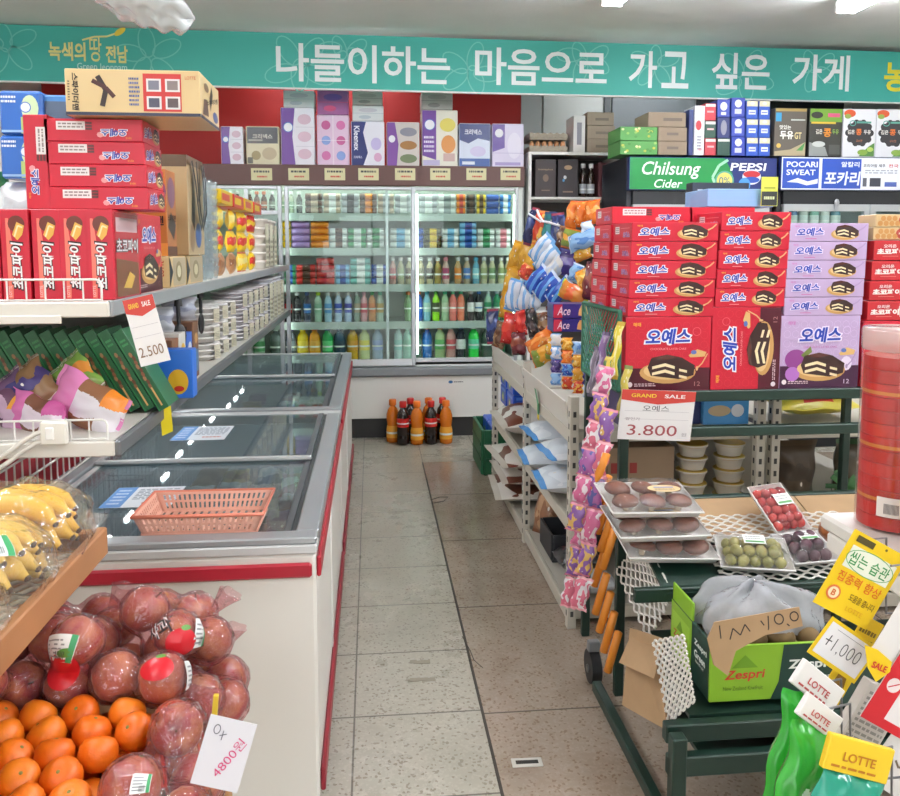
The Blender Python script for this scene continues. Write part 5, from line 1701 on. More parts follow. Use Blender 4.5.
for i, (px, y) in enumerate(((186, 2.75), (206, 3.2))):
    b = MB()
    b.tube([(0, 0, 0), (.001, 0, -.06)], .007, C('1a1a1c', .4), 8)
    b.ball((.002, 0, -.1), (.022, .008, .042), C('19191b', .35), 14, 8)
    b.tube([(0, 0, .0), (0, .0, .03)], [.014, .010], C('1a1a1c', .4), 8)
    p = at(px, 290, y)
    solo('ladle', b, 'black ladle hanging under the upper shelf edge, %s' % ('near one', 'farther one')[i], 'ladle', (UX1 - .03 - i * .02, y, UZ - .068), (0, 0, .3 + i))
for i in range(3):
    for j in range(3):
        bowl_stack('bowl_stack', -.72, 3.38 + i * .2, LZ + .001 + j * .074, .092, 3, .023, 'short stack of white foam bowls, %s level, %s from the front on the lower shelf' % (('bottom', 'middle', 'top')[j], ORD[i]), 'foam bowls on the lower shelf')
for i in range(5):
    for j in range(3):
        bowl_stack('bowl_stack', -.71, 4.08 + i * .2, LZ + .001 + j * .082, .09, 4, .019, 'wrapped stack of white plates, %s level, %s in the far row of the lower shelf' % (('bottom', 'middle', 'top')[j], ORD[i]), 'white plates on the lower shelf', 'dcd8da')
for i in range(4):
    bowl_stack('bowl_stack', -.71, 5.14 + i * .2, LZ + .001, .09, 11, .024, 'tall white bowl stack at the far lower shelf end, %s from the front' % ORD[i], 'white bowls at the shelf end', 'd8d8dc')
# yellow tag hanging from the lower rail
b = MB()
pts = [at(164 + 1.5 * math.sin(k * .9), 404 + k * 5.5, 2.32) for k in range(6)]
b.strip([(UX1 + .016, 2.36 + .004 * k, LZ - .002 - k * .02 ) for k in range(5)], .04, C('d8c820', .5), Vector((.8, -.6, 0)))
solo('shelf_tag', b, 'yellow tag hanging from the lower shelf rail', 'tag')


# ---- price cards
def price_card(w, h, head, name, lines, label, loc, rot, curl=.0):
    b = MB()
    red, wht = C('c9443c', .5), C('efedec', .5)
    b.box(0, w, 0, .0015, 0, h, wht)
    q = PL(b, (0, -.0004, 0), X1, Z1)
    q.poly([(0, h * .8), (w * .5, h * .72), (w, h * .8), (w, h), (0, h)], red, 1)
    q.text('GRAND', w * .3, h * .89, C('e8c83a'), w * .34, h * .075, 2, 0, .02); q.text('SALE', w * .72, h * .89, C('f4f0ee'), w * .28, h * .075, 2, 0, .02)
    for t, cx, cy, ww, hh, c, r in lines:
        q.text(t, w * cx, h * cy, C(c), w * ww, h * hh, 2, r, 0)
    q.line([(w * .06, h * .42), (w * .94, h * .42)], .0008, C('b8b4b8'), 1); q.line([(w * .06, h * .58), (w * .94, h * .58)], .0008, C('b8b4b8'), 1)
    return solo(name, b, label, 'price card', loc, rot)


p = at(141, 367, 1.925)
price_card(.07, .16, 1, 'price_card', [('2.500', .48, .2, .8, .15, '8a6a50', 0)], 'tilted sale price card reading 2.500 at the upper shelf corner', tuple(p), (0, -.23, 0))
# ================================================================== SNACK RACKS ON THE RIGHT
GX0, GX1, GY0, GY1 = .775, at(757.5, 470, 2.975).x + .0175, 2.96, 4.98
GX2 = at(772.5, 470, 2.975).x
RACKM = C('c4beb0', .45)


def slotted_post(b, x, y, z0, z1, face=-1, w=.035):
    b.box(x - w / 2, x + w / 2, y - .02, y + .02, z0, z1, RACKM, .002)
    z = z0 + .05
    while z < z1 - .04:
        b.box(x - .006, x + .006, y - .0206, y - .0198, z, z + .022, C('3c3a38', .7))
        b.box(x - w / 2 - .0006, x - w / 2 + .001, y - .006, y + .006, z, z + .022, C('3c3a38', .7))
        z += .05


def rack(x0, x1, label, posts, name='shelf_rack'):
    r = thing(name, label, 'shelf rack', (0, 0, 0), (0, 0, 0), 'white slotted shelf racks')
    for (px, py) in posts:
        b = MB(); slotted_post(b, px, py, 0, .93 if px < 1.2 else 1.5); part('post', b, r)
    return r


TZ, MZ, BZ = .795, .44, .075
rk = rack(GX0, GX1, 'white slotted rack of snacks along the aisle', [(GX0 + .0, 2.99), (GX0 + .0, 3.92), (GX0 + .0, 4.96), (GX1 - .0175, 2.975), (GX1 - .0175, 4.96)])
for nm, z in (('top_shelf', TZ), ('middle_shelf', MZ), ('bottom_shelf', BZ)):
    for (a, c) in ((GY0 + .055, 3.895), (3.945, GY1 - .045)):
        b = MB()
        b.box(GX0 + .005, GX1 - .035, a, c, z - .012, z, C('b5afa3', .5))
        b.box(GX0 - .012, GX0 + .004, a, c, z - .055, z - .001, RACKM, .003)
        b.box(GX0 + .005, GX1 - .035, a - .002, a + .012, z - .055, z - .012, RACKM)
        s_ = part(nm, b, rk)
        if nm == 'top_shelf':
            f = MB(); f.add([(GX0 - .01, a, z + .0), (GX0 - .01, c, z), (GX0 - .03, c, z + .11), (GX0 - .03, a, z + .11), (GX0 - .006, a, z), (GX0 - .006, c, z), (GX0 - .025, c, z + .112), (GX0 - .025, a, z + .112)], [(0, 1, 2, 3), (4, 5, 6, 7), (2, 3, 7, 6), (0, 3, 7, 4), (1, 2, 6, 5)], C('d4d0c6', .4))
            part('price_rail', f, s_, label='white slanted price rail')
b = MB(); b.box(GX1 - .03, GX1 - .022, GY0 + .36, GY1 - .05, .1, 1.62, C('cfcbc0', .6)); part('back_panel', b, rk)
b = MB(); b.box(GX0 + .36, GX1 - .035, 3.66, GY1 - .02, 1.2, 1.215, C('b5afa3', .5)); part('high_shelf', b, rk)
wh = thing('caster_wheel', 'black caster wheel at the near foot of the snack rack', 'wheel', tuple(atz(593, 668, .05)))
b = MB(); b.tube([(-.017, 0, .008), (.017, 0, .008)], .057, C('1a1a1b', .5), 22); part('tyre', b, wh)
b = MB(); b.box(-.021, .021, -.014, .014, .062, .10, C('8a8c8e', .4, .5), .004); b.tube([(-.022, 0, 0), (.022, 0, 0)], .014, C('6a6c6e', .4, .5), 10); part('fork', b, wh)
rk2 = rack(1.44, 2.05, 'white slotted rack back to back behind the snack rack', [(GX2, 2.975), (2.2, 2.975), (GX2, 4.9)])
for nm, z in (('top_shelf', TZ), ('middle_shelf', MZ), ('bottom_shelf', BZ)):
    b = MB(); b.box(GX2 + .02, 2.3, GY0 + .05, 4.88, z - .015, z, C('b5afa3', .5)); b.box(GX2 + .02, 2.3, GY0 + .035, GY0 + .05, z - .055, z, RACKM, .003); part(nm, b, rk2)
b = MB()
b.strip([(GX0 - .034, 3.56, .86), (GX0 - .028, 3.56, .83), (GX0 - .02, 3.56, .79), (GX0 - .018, 3.56, .74)], .04, C('3f8a58', .5), X1)
b.strip([(GX0 - .018, 3.56, .74), (GX0 - .018, 3.56, .715)], .04, C('d8c030', .5), X1)
solo('shelf_tag', b, 'green and yellow tag on the price rail of the snack rack', 'tag')

# ---- snacks on the top shelf, leaning up against the back panel
SN = {
 'mustard': ('c99128', 'b57d1c', 'dba83e'), 'navy': ('232a52', '8a3a4a', '3a4a80'), 'redor': ('c8442a', 'd87a3a', 'e8b050'), 'teal': ('1f5a60', '2a3a60', '3a8a88'),
 'orange': ('e0762c', 'd05a20', 'f0a050'), 'stripe': ('d5dbe6', '6a9fd0', '7aa8d8'), 'bluew': ('2f4fa8', 'c8d4e8', '5f9ad8'), 'greenor': ('7a8a38', 'd8702c', 'e0a03a'),
 'gold': ('d8982c', 'c8782c', 'e8c060'), 'purple': ('3a2f6a', '4a3f8a', '6a5a9a'), 'red': ('c42a26', '9a1f1c', 'd8483a'), 'black': ('2a2426', '3a3436', '584848'), 'brown': ('5a3a2a', '7a5236', '8a6a4a'), 'lime': ('c87a2a', 'a8c83a', 'd8602a'), 'lblue': ('8ab4dc', 'c8d8ea', '5a8ac8'), 'white': ('dcdcd8', '6a9fd0', 'c8d4e4'), 'maroon': ('6a2a30', '4a2028', '8a4a3a')}
def nrm_rot(roll, lean=-.12, yaw=-.85):
    return (Matrix.Rotation(yaw, 3, 'Z') @ Matrix.Rotation(lean, 3, 'X') @ Matrix.Rotation(roll, 3, 'Y')).to_euler()


def snack(px0, py0, px1, py1, y, kind, roll, label, seed, t=.07, wk=1.0, art=None, text=None, group=None):
    """bag whose picture box runs px0..px1, py0..py1 at distance y"""
    k = y / 800.0 * 1.03
    W, Hh = (px1 - px0) * k * 1.15, (py1 - py0) * k
    c, s_ = abs(math.cos(roll)), abs(math.sin(roll))
    if s_ < .2: w, h = W * wk, Hh
    else:
        den = max(c * c - s_ * s_, .35) if c > s_ else min(c * c - s_ * s_, -.35)
        w, h = (W * c - Hh * s_) / den, (Hh * c - W * s_) / den
        if w < .05 or h < .05: w, h = .09 * wk, .17
    w, h = max(.06, min(w, .26)), max(.08, min(h, .32))
    e = nrm_rot(roll)
    o = at((px0 + px1) / 2, (py0 + py1) / 2, y) - e.to_matrix() @ Vector((0, 0, h / 2))
    b = pillow(w, h, t, SN[kind], seed, 12, 14, text, .05, .24, art, 2 if kind in ('stripe', 'bluew') else seed % 2)
    return solo('snack_bag', b, label, 'snack bag', tuple(o), tuple(e), group)


sn = [
 (507, 240, 523, 272, 4.72, 'mustard', .25, 'mustard yellow snack bag, upper left of the three against the cooler'), (519, 238, 536, 272, 4.6, 'mustard', .15, 'mustard yellow snack bag hanging under the navy bag with white ties'),
 (504, 266, 519, 298, 4.7, 'mustard', .2, 'mustard yellow snack bag at the outer edge, middle height'), (500, 290, 514, 318, 4.68, 'mustard', .1, 'mustard yellow snack bag lowest at the outer edge of the pile'),
 (523, 207, 539, 246, 4.5, 'navy', .22, 'navy snack bag at the top of the pile with a white tie'), (534, 211, 547, 245, 4.42, 'redor', .12, 'red orange snack bag between the navy and teal bags'),
 (543, 212, 556, 248, 4.36, 'teal', .05, 'teal snack bag at the top of the pile'), (551, 213, 565, 252, 4.3, 'navy', -.1, 'dark navy snack bag right of the teal bag'),
 (567, 201, 578, 229, 4.05, 'orange', 0.1, 'orange snack bag standing topmost, farther from the red cake boxes'), (577, 201, 588, 227, 3.98, 'orange', 0, 'orange snack bag standing topmost, middle of the three'), (586, 200, 600, 224, 3.9, 'orange', -.1, 'orange snack bag standing topmost, against the red cake boxes'),
 (531, 238, 552, 258, 4.2, 'stripe', .75, 'white and blue striped snack bag, upper one of the tilted group'), (536, 248, 558, 270, 4.12, 'stripe', .75, 'white and blue striped snack bag, middle one of the tilted group'), (544, 258, 566, 280, 4.05, 'white', .7, 'white and pale blue snack bag, lower one of the tilted group'),
 (562, 229, 582, 249, 3.98, 'greenor', .2, 'green and orange snack bag under the orange ones'), (572, 243, 592, 262, 3.85, 'gold', -.35, 'gold snack bag close to the red cake boxes'), (582, 221, 593, 240, 3.82, 'white', -.2, 'small white snack bag beside the cake box stack'), (575, 233, 592, 247, 3.8, 'lblue', 1.3, 'small pale blue bag tied under the white one'),
 (556, 250, 578, 276, 4.02, 'purple', .2, 'purple snack bag in the middle of the pile'), (568, 262, 584, 284, 3.8, 'lblue', .3, 'pale blue snack bag in the middle of the pile'),
 (526, 268, 548, 292, 4.1, 'bluew', .8, 'blue and white snack pack, uppermost of the blue tilted three'), (536, 274, 558, 300, 4.0, 'bluew', .8, 'blue and white snack pack, middle of the blue tilted three'), (548, 280, 572, 304, 3.92, 'bluew', .85, 'blue and white snack pack, lowest of the blue tilted three'),
 (517, 262, 534, 282, 4.35, 'redor', .5, 'small red orange snack bag beside the mustard bags'),
 (506, 279, 521, 311, 4.45, 'stripe', .2, 'white and blue striped upright bag, outermost of three'), (518, 281, 533, 313, 4.3, 'stripe', .3, 'white and blue striped upright bag, middle of three'), (529, 287, 543, 312, 4.15, 'stripe', .3, 'white and blue striped upright bag, innermost of three'),
 (574, 268, 592, 296, 3.72, 'gold', -.4, 'yellow black snack bag close to the cake boxes'), (556, 284, 592, 304, 3.68, 'lime', -1.2, 'orange snack bag with a lime green band lying above the blue biscuit boxes'), (584, 262, 598, 300, 3.6, 'maroon', 0.1, 'maroon snack bag behind the cake boxes'),
 (502, 313, 517, 344, 4.35, 'red', .1, 'red snack bag, outermost of the red three'), (513, 309, 529, 337, 4.22, 'red', -.25, 'red snack bag, upper one of the red three'), (511, 332, 526, 355, 4.2, 'maroon', -.1, 'dark red snack bag lowest of the red three'),
 (524, 307, 540, 338, 4.05, 'black', -.25, 'black snack bag beside the red ones'), (538, 312, 552, 336, 3.92, 'brown', -.2, 'dark brown snack bag beside the blue biscuit boxes'), (528, 332, 552, 352, 3.9, 'orange', .9, 'orange brown snack bag lying low under the black one'), (536, 346, 556, 362, 3.72, 'greenor', 1.1, 'green snack pack lying on the shelf behind the price rail'),
 (545, 335, 562, 358, 3.62, 'gold', .3, 'gold snack pack behind the price rail'),
 (486, 309, 499, 344, 4.86, 'navy', -.12, 'dark blue snack bag with a white band at the far end of the rack'), (494, 322, 507, 348, 4.7, 'brown', .2, 'brown snack bag at the far end of the rack'),
 (557, 226, 570, 250, 4.15, 'brown', .1, 'brown snack bag behind the teal and orange bags'), (545, 296, 566, 318, 3.95, 'maroon', .4, 'maroon snack bag behind the blue biscuit boxes')]
for i, (a, b_, c, d, y, kd, rl, lb) in enumerate(sn):
    snack(a, b_, c, d, y, kd, rl, lb, 100 + i)
# white ties over the top bags
for i, (a, b_) in enumerate((((529, 214), (541, 222)), ((541, 221), (560, 226)), ((537, 210), (543, 222)))):
    b = MB(); p, q_ = at(a[0], a[1], 4.3), at(b_[0], b_[1], 4.24); b.tube([p, (p + q_) / 2 + Vector((-.01, -.02, .004)), q_], .006, C('dcdce0', .5), 6)
    solo('plastic_tie', b, 'white plastic tie across the top snack bags, %s' % ('at the navy bag', 'at the teal bag', 'short upright one')[i], 'tie')
# boxed biscuits reading Ace
for i, (x0, y0, x1, y1) in enumerate(((553, 319, 588, 332), (553, 304, 590, 318.5))):
    yy = 3.5
    p0 = at(x0, y1, yy)
    w, h, d = at(x1, y1, yy).x - p0.x, at(x0, y0, yy).z - p0.z, .12
    b = shaded_box(w, d, h, C('2b2a72', .3), .002)
    q = front(b, w, d, h)
    q.rect(.002, .002, w * .25, h - .002, C('b83048', .3), 1); q.text('Ace', w * .3, h * .52, C('e8d8dc'), w * .34, h * .6, 2, 0, .01, .25); q.poly([(w * .68, h * .2), (w * .84, h * .12), (w * .95, h * .3), (w * .92, h * .85), (w * .76, h * .9), (w * .7, h * .6)], C('d8a868', .35), 2)
    solo('biscuit_box', b, 'navy and red biscuit box reading Ace, %s one' % ('lower', 'upper')[i], 'biscuit box', (p0.x + w / 2, yy + d / 2, p0.z), (0, 0, 0), 'navy and red biscuit boxes')
# columns of small hanging packs below the biscuit boxes
for ci, px in enumerate((556, 567, 578, 588)):
    for ri in range(4):
        py = 340 + ri * 13 + ci * 4
        kd = (('white', 'stripe', 'purple', 'lblue'), ('gold', 'orange', 'bluew', 'redor'), ('lblue', 'gold', 'gold', 'redor'), ('purple', 'lblue', 'purple', 'white'))[ci][ri]
        yy = 3.46 - ci * .06
        k = yy / 800
        b = pillow(11 * k, 13.5 * k, .02, SN[kd], 200 + ci * 4 + ri, 8, 8, None, .06, .25, None, 1)
        p = at(px, py + 6.5, yy)
        solo('sachet', b, 'small %s sachet, %s down in hanging column %s under the biscuit boxes' % (kd.replace('bluew', 'blue').replace('redor', 'red').replace('lblue', 'pale blue'), ORD[ri], ORD[ci]), 'sachet', tuple(p), (0, 0, -.35), 'hanging sachets')

# ---- goods on the lower shelves of the snack rack
def sack_at(x, y, z, w, h, t, cols, rot, label, seed, group=None):
    b = pillow(w, h, t, cols, seed, 16, 18, None, .05, .35, None, 1)
    return solo('sack', b, label, 'sack', (x, y, z), rot, group)


def sack(px, py, y, w, h, t, cols, rot, label, seed, group=None, text=None):
    b = pillow(w, h, t, cols, seed, 14, 16, text, .05, .35)
    c = at(px, py, y); R_ = Euler(rot).to_matrix()
    return solo('sack', b, label, 'sack', tuple(c - R_ @ Vector((0, 0, h / 2))), rot, group)


SW = ('ddd8d0', 'c9c0b4', '6a3a2a')
SB = ('d4dae0', '3f86c8', 'e4e8ec')
FL = -PI / 2
sack_at(.69, 4.40, MZ + .098, .46, .5, .16, SW, (FL, .0, FL), 'white flour sack on the middle shelf at the far end of the rack', 300, 'white sacks')
for i, nm in enumerate(('lowest', 'middle', 'topmost')):
    sack_at(.675 + .02 * (i % 2), 4.44 - .02 * i, BZ + .062 + i * .095, .5, .5, .09, SW, (FL, .0, FL + .06 * (i - 1)), 'white sack with brown print on the bottom shelf, %s of three' % nm, 301 + i, 'white sacks')
for i, (y, lv) in enumerate(((3.70, 0), (3.70, 1), (3.33, 0), (3.33, 1))):
    sack_at(.70 + .025 * lv, y - .01 * lv, MZ + .066 + lv * .118, .30, .36, .1, SB, (FL, .0, FL + .1 * (lv - .5)), 'white and blue noodle bag on the middle shelf, %s of the %s pile' % (('lower', 'upper')[lv], ('farther', 'nearer')[i // 2]), 320 + i, 'noodle bags')
sack_at(.84, 3.80, BZ + .003, .15, .27, .1, ('8a5f42', '7a4f36', 'b08a68'), (-.25, 0, -1.0), 'brown paper sack standing on the bottom shelf of the rack', 331)
sack_at(.80, 3.36, BZ + .06, .16, .2, .1, ('242224', '3a3436', '5a3030'), (FL, 0, FL), 'black plastic bag on the bottom shelf of the rack', 332)
sack_at(.80, 3.13, BZ + .05, .16, .2, .08, ('c8ccd0', 'a8acb2', 'e0e2e4'), (FL, 0, FL), 'clear grey bag on the bottom shelf of the rack', 333)
b = MB(); b.box(-.13, .13, -.12, .12, 0, .012, C('26282c', .5), .003)
for sx in (-1, 1):
    b.box(sx * .13 - .006, sx * .13 + .006, -.12, .12, .012, .13, C('26282c', .5), .003); b.box(-.124, .124, sx * .12 - .006, sx * .12 + .006, .012, .13, C('26282c', .5), .003)
solo('tray', b, 'dark low tray on the bottom shelf of the rack', 'tray', (.935, 3.57, BZ + .001))
# blue packs under the top shelf at the far end, green crate and bottles
for i in range(4):
    b = shaded_box(.2, .2, .115, C('2450b8', .3), .006)
    for q, W in ((front(b, .2, .2, .115), .2), (leftf(b, .2, .2, .115), .2)):
        q.ell(W * .5, .05, .03, .03, C('7aa83a', .3), 1, 16); q.ell(W * .5, .05, .018, .018, C('e0d060', .3), 2, 12); q.rect(W * .1, .088, W * .9, .104, C('4a80d8', .3), 1)
    solo('blue_pack', b, 'blue wrapped pack under the top shelf, %s' % ('lower one nearer the aisle end', 'upper one nearer the aisle end', 'lower one towards the sacks', 'upper one towards the sacks')[i], 'pack', (.90, 4.80 - .24 * (i // 2), MZ + .002 + .118 * (i % 2) + .1), (0, 0, 0), 'blue packs on the rack')
for i in range(2):
    b = MB(); b.box(-.1, .1, -.1, .1, 0, .096, C('b9bcc0', .3), .03); solo('clear_bag', b, 'pale folded bag under the blue packs, %s one' % ('far', 'near')[i], 'bag', (.90, 4.80 - .24 * i, MZ + .002), (0, 0, 0), 'pale bags')
cr = thing('bottle_crate', 'green plastic crate on the floor past the end of the snack rack', 'crate', (.88, 5.34, 0))
b = MB(); gm = C('1c5a3a', .45)
for sx in (-1, 1):
    b.box(sx * .16 - .01, sx * .16 + .01, -.22, .22, .01, .31, gm, .004); b.box(-.15, .15, sx * .22 - .01, sx * .22 + .01, .01, .31, gm, .004)
b.box(-.15, .15, -.21, .21, .0, .02, gm)
for z in (.1, .2): b.box(-.175, -.17, -.2, .2, z, z + .02, C('17482f', .45)); b.box(-.14, .14, -.235, -.23, z, z + .02, C('17482f', .45))
part('body', b, cr)
for i in range(2):
    b = shaded_box(.2, .2, .3, C('2a58c0', .3), .008); q = leftf(b, .2, .2, .3); q.rect(.02, .05, .18, .12, C('e0e6ee', .3), 1); q.ell(.1, .2, .05, .04, C('7aa83a', .3), 1, 14)
    q = front(b, .2, .2, .3); q.rect(.02, .05, .18, .12, C('e0e6ee', .3), 1); q.ell(.1, .2, .05, .04, C('7aa83a', .3), 1, 14)
    solo('blue_pack', b, 'tall blue pack standing in the green crate, %s one' % ('near', 'far')[i], 'pack', (.88, 5.24 + .21 * i, .025), (0, 0, 0), 'tall blue packs')

# goods at the near end of the racks, behind the green stand
def nearbox(px0, px1, pt, pb, y, d, c, label, pr, z=None):
    return carton(px0, px1, pt, pb, y, d, c, label, pr, 'carton', 'box', None, z)


nearbox(702, 748, 398, 444, 3.03, .2, '4a9ad8', 'light blue box on the near end of the snack rack', lambda q, w, h: (q.ell(w * .35, h * .3, w * .25, h * .12, C('c8b490', .4), 1), q.ell(w * .75, h * .3, w * .14, h * .14, C('e8eef4', .4), 1), q.rect(w * .04, h * .75, w * .96, h * .78, C('7abce8', .4), 1)), TZ + .001)
nearbox(664, 700, 400, 444, 3.05, .2, '2c3a78', 'navy box with red corner between the price card and light blue box', lambda q, w, h: q.rect(0, 0, w * .4, h * .7, C('b83038', .4), 1), TZ + .001)
nearbox(618, 662, 404, 444, 3.05, .2, '3a2f58', 'dark purple box behind the 3.800 price card', None, TZ + .001)


def ctn(q, w, h):
    for i in range(3):
        q.rect(w * (.05 + .14 * i), h * .6, w * (.16 + .14 * i), h * .76, C('9a3a34', .7), 1)
    q.ell(w * .25, h * .4, w * .18, h * .07, C('3a2c22', .8), 1); q.rect(w * .02, h * .08, w * .6, h * .24, C('8a7660', .8), 1); q.text('18g × 24입', w * .3, h * .16, C('4a3c30'), w * .5, h * .08, 2)


nearbox(606, 673, 455, 520, 3.05, .14, C('9a8268', .8, 0, .05, 10), 'brown carton with red characters under the rack shelf', ctn, MZ + .001)
for ci, px in enumerate((691, 728)):
    for lv in range(5):
        b = MB()
        b.lathe([(.046, 0), (.058, .04), (.063, .042), (.063, .05), (.058, .052)], [C('e2dfd6', .4), C('d8b030', .4), C('dcd8cc', .4), C('c8a840', .35)], 22)
        q = PL(b, (-.07, -.07, .0525), X1, Y1); q.ell(.07, .07, .052, .052, C('cfa838', .35), 1, 20)
        solo('noodle_bowl', b, 'white noodle bowl with yellow lid, %s of the stack %s' % (('lowest', 'second up', 'third up', 'fourth up', 'topmost')[lv], ('next to the brown carton', 'next to the white posts')[ci]), 'noodle bowl', (at(px, 480, 3.09).x, 3.09, MZ + .002 + lv * .0545), (0, 0, 0), 'stacked noodle bowls')
for lv in range(3):
    b = pillow(.36, .26, .085, ('c8bc48', 'b8a83a', 'b8302c'), 350 + lv, 16, 12, None, .05, .3, lambda u, v: 2 if .12 < v < .45 and u > .3 - .1 * v and u < .66 else (1 if v > .9 else 0))
    o = Vector((at(820, 430, 3.05).x, 3.02, TZ + .055 + lv * .104))
    solo('flour_bag', b, 'yellow bag with red band lying on the second rack, %s one' % ('lower', 'middle', 'upper')[lv], 'bag', tuple(o), (-PI / 2 + .12, 0, .05), 'yellow bags')
for i, (px, c, lb) in enumerate(((795, ('4a3c2c', '5a4a36', '3a2f24'), 'dark brown bag on the low shelf of the second rack'), (858, ('4a4030', '3a5a38', '5a5040'), 'dark brown bag with green leaves on the low shelf of the second rack'))):
    b = pillow(.2, .26, .12, c, 360 + i, 14, 14, None, .05, .4)
    p = at(px, 500, 3.1); solo('vegetable_bag', b, lb, 'bag', (p.x, 3.14, MZ + .002), (.06, 0, 0))
b = MB()
for i in range(26):
    a = RN.uniform(0, 6.28); l = RN.uniform(.04, .1); p0 = Vector((0, -.02, .05)); p1 = p0 + Vector((math.cos(a) * l, -.05 * RN.random(), .03 + .6 * math.sin(a) * l))
    b.strip([p0, (p0 + p1) / 2 + Vector((0, -.012, .01)), p1], .02, C(('2f5a34', '4a7a48')[i % 2], .5), Y1)
b.strip([(.02, -.03, .04), (.08, -.04, .03), (.14, -.04, .05)], .03, C('c8ccc0', .4), Y1)
solo('green_vegetable', b, 'dark green leaf vegetable beside the brown bags', 'vegetable', (at(842, 470, 2.98).x + .04, 3.06, MZ + .02))

# ================================================================== GREEN FRUIT STAND
GSX0, GSX1 = .80, 1.86
st = thing('fruit_stand', 'dark green stepped metal display stand', 'display stand', (0, 0, 0))
SF, SB_ = 2.49, 2.905
T1 = at(700, 390, SF).z - .002


def angle_bar(x0, x1, y, z, h, nm='crossbar', d=.03):
    b = MB(); b.box(x0, x1, y, y + d, z - h, z, GREEN, .003); return part(nm, b, st)


angle_bar(GSX0, GSX1, SF - .005, T1, .036); angle_bar(GSX0, GSX1, SB_, T1, .036); angle_bar(GSX0, GSX1, SF - .005, at(700, 427, SF).z, .033)
b = MB(); b.box(GSX0 + .002, GSX1, SF + .026, SB_ - .001, T1 - .012, T1, C('1d4434', .5)); part('top_deck', b, st)
for x in (GSX0, GSX1 - .03):
    for y in (SF - .004, SB_):
        b = MB(); b.box(x, x + .03, y, y + .028, 0.0, T1 - .037, GREEN, .003); part('leg', b, st)
M0, M1 = Vector((0, 2.06, at(700, 592, 2.06).z)), Vector((0, 2.46, at(700, 499, 2.46).z))
b = MB()
x0, x1 = .80, 1.72
b.add([(x0, M0.y, M0.z), (x1, M0.y, M0.z), (x1, M1.y, M1.z), (x0, M1.y, M1.z), (x0, M0.y, M0.z - .01), (x1, M0.y, M0.z - .01), (x1, M1.y, M1.z - .01), (x0, M1.y, M1.z - .01)], [(0, 1, 2, 3), (4, 5, 6, 7), (0, 1, 5, 4), (2, 3, 7, 6), (0, 3, 7, 4), (1, 2, 6, 5)], GREEN)
part('middle_deck', b, st)
angle_bar(.715, 1.72, 2.062, at(700, 588, 2.03).z - .012, .04, 'crossbar', .02); angle_bar(.80, 1.72, 2.462, M1.z + .006, .03)
L0, L1 = Vector((0, 1.78, at(720, 713, 1.78).z)), Vector((0, 2.2, at(720, 713, 1.78).z + .004))
b = MB()
b.add([(.76, L0.y, L0.z), (1.6, L0.y, L0.z), (1.6, L1.y, L1.z), (.76, L1.y, L1.z), (.76, L0.y, L0.z - .01), (1.6, L0.y, L0.z - .01), (1.6, L1.y, L1.z - .01), (.76, L1.y, L1.z - .01)], [(0, 1, 2, 3), (4, 5, 6, 7), (0, 1, 5, 4), (2, 3, 7, 6), (0, 3, 7, 4), (1, 2, 6, 5)], GREEN)
part('lower_deck', b, st)
angle_bar(.69, 1.6, 1.745, L0.z - .004, .045); angle_bar(.69, 1.6, 1.72, .30, .05)
b = MB(); b.box(.80, 1.6, 1.76, 2.25, .24, .252, GREEN); part('bottom_deck', b, st)
for x in (.69, 1.57):
    b = MB(); b.box(x, x + .035, 1.70, 1.735, 0, L0.z - .01, GREEN, .003); part('leg', b, st)
    b = MB(); b.box(x + .03, x + .06, 1.735, 2.48, .03, .065, GREEN, .003); part('side_rail', b, st)
# green plastic lattice at the left side of the top deck
b = MB()
lx = GSX0 - .008
for i in range(15):
    for sgn in (-1, 1):
        y0_, z0_ = SF + .45 * i / 14, 0
        a = Vector((lx, SF + .44 * i / 14, T1 + .01))
        c = a + Vector((0, sgn * .25, .25))
        if c.y < SF: t_ = (a.y - SF) / .25; c = a + (c - a) * t_
        if c.y > SF + .44: t_ = (SF + .44 - a.y) / .25; c = a + (c - a) * t_
        if (c - a).length > .01: b.tube([a, c], .003, C('4a8c72', .5), 4)
for z in (T1 + .006, T1 + .26):
    b.tube([(lx, SF, z), (lx, SF + .44, z)], .008, C('2f6650', .5), 5)
for y in (SF, SF + .44):
    b.tube([(lx, y, T1 + .006), (lx, y, T1 + .26)], .008, C('2f6650', .5), 5)
part('side_lattice', b, st, label='green lattice side guard')

# ---- cake box stacks on the top deck
GS = 'cake boxes on the green stand'
ZT = T1 + .0015
BWd = at(709, 389, SF).x - at(624, 389, SF).x
xl = at(624.5, 389, SF).x + BWd / 2
bh = at(624, 317, SF).z - ZT - .001
sh = .0605
mb_big = oyes_big(BWd, .2, bh)
mb_sm = oyes_small(BWd, .2, sh - .0015)
dy0 = SF + .001
solo('cake_box', mb_big, 'large red cake box at the front of the outer stack by the aisle', 'cake box', (xl, dy0 + .1, ZT), (0, 0, 0), GS)
solo('cake_box', mb_big, 'large red cake box behind the front one of the aisle side stack', 'cake box', (xl - .005, dy0 + .31, ZT), (0, 0, 0), GS)
LV = ('lowest', 'second up', 'middle', 'fourth up', 'topmost')
for i in range(5):
    z = ZT + bh + .001 + i * sh
    solo('cake_box', mb_sm, 'flat red cake box, %s of five in the aisle side front stack' % LV[i], 'cake box', (xl + .006 + .002 * i, dy0 + .1, z), (0, 0, 0), GS)
    solo('cake_box', mb_sm, 'flat red cake box, %s of five in the aisle side rear stack' % LV[i], 'cake box', (xl - .004 + .003 * i, dy0 + .31, z), (0, 0, 0), GS)
zq = ZT + bh + .001 + 5 * sh
solo('cake_box', oyes_small(BWd, .2, sh - .0015, False, True), 'flat red cake box lying on the rear stack, its logo upside down', 'cake box', (xl + .012, dy0 + .31, zq), (0, 0, 0), GS)
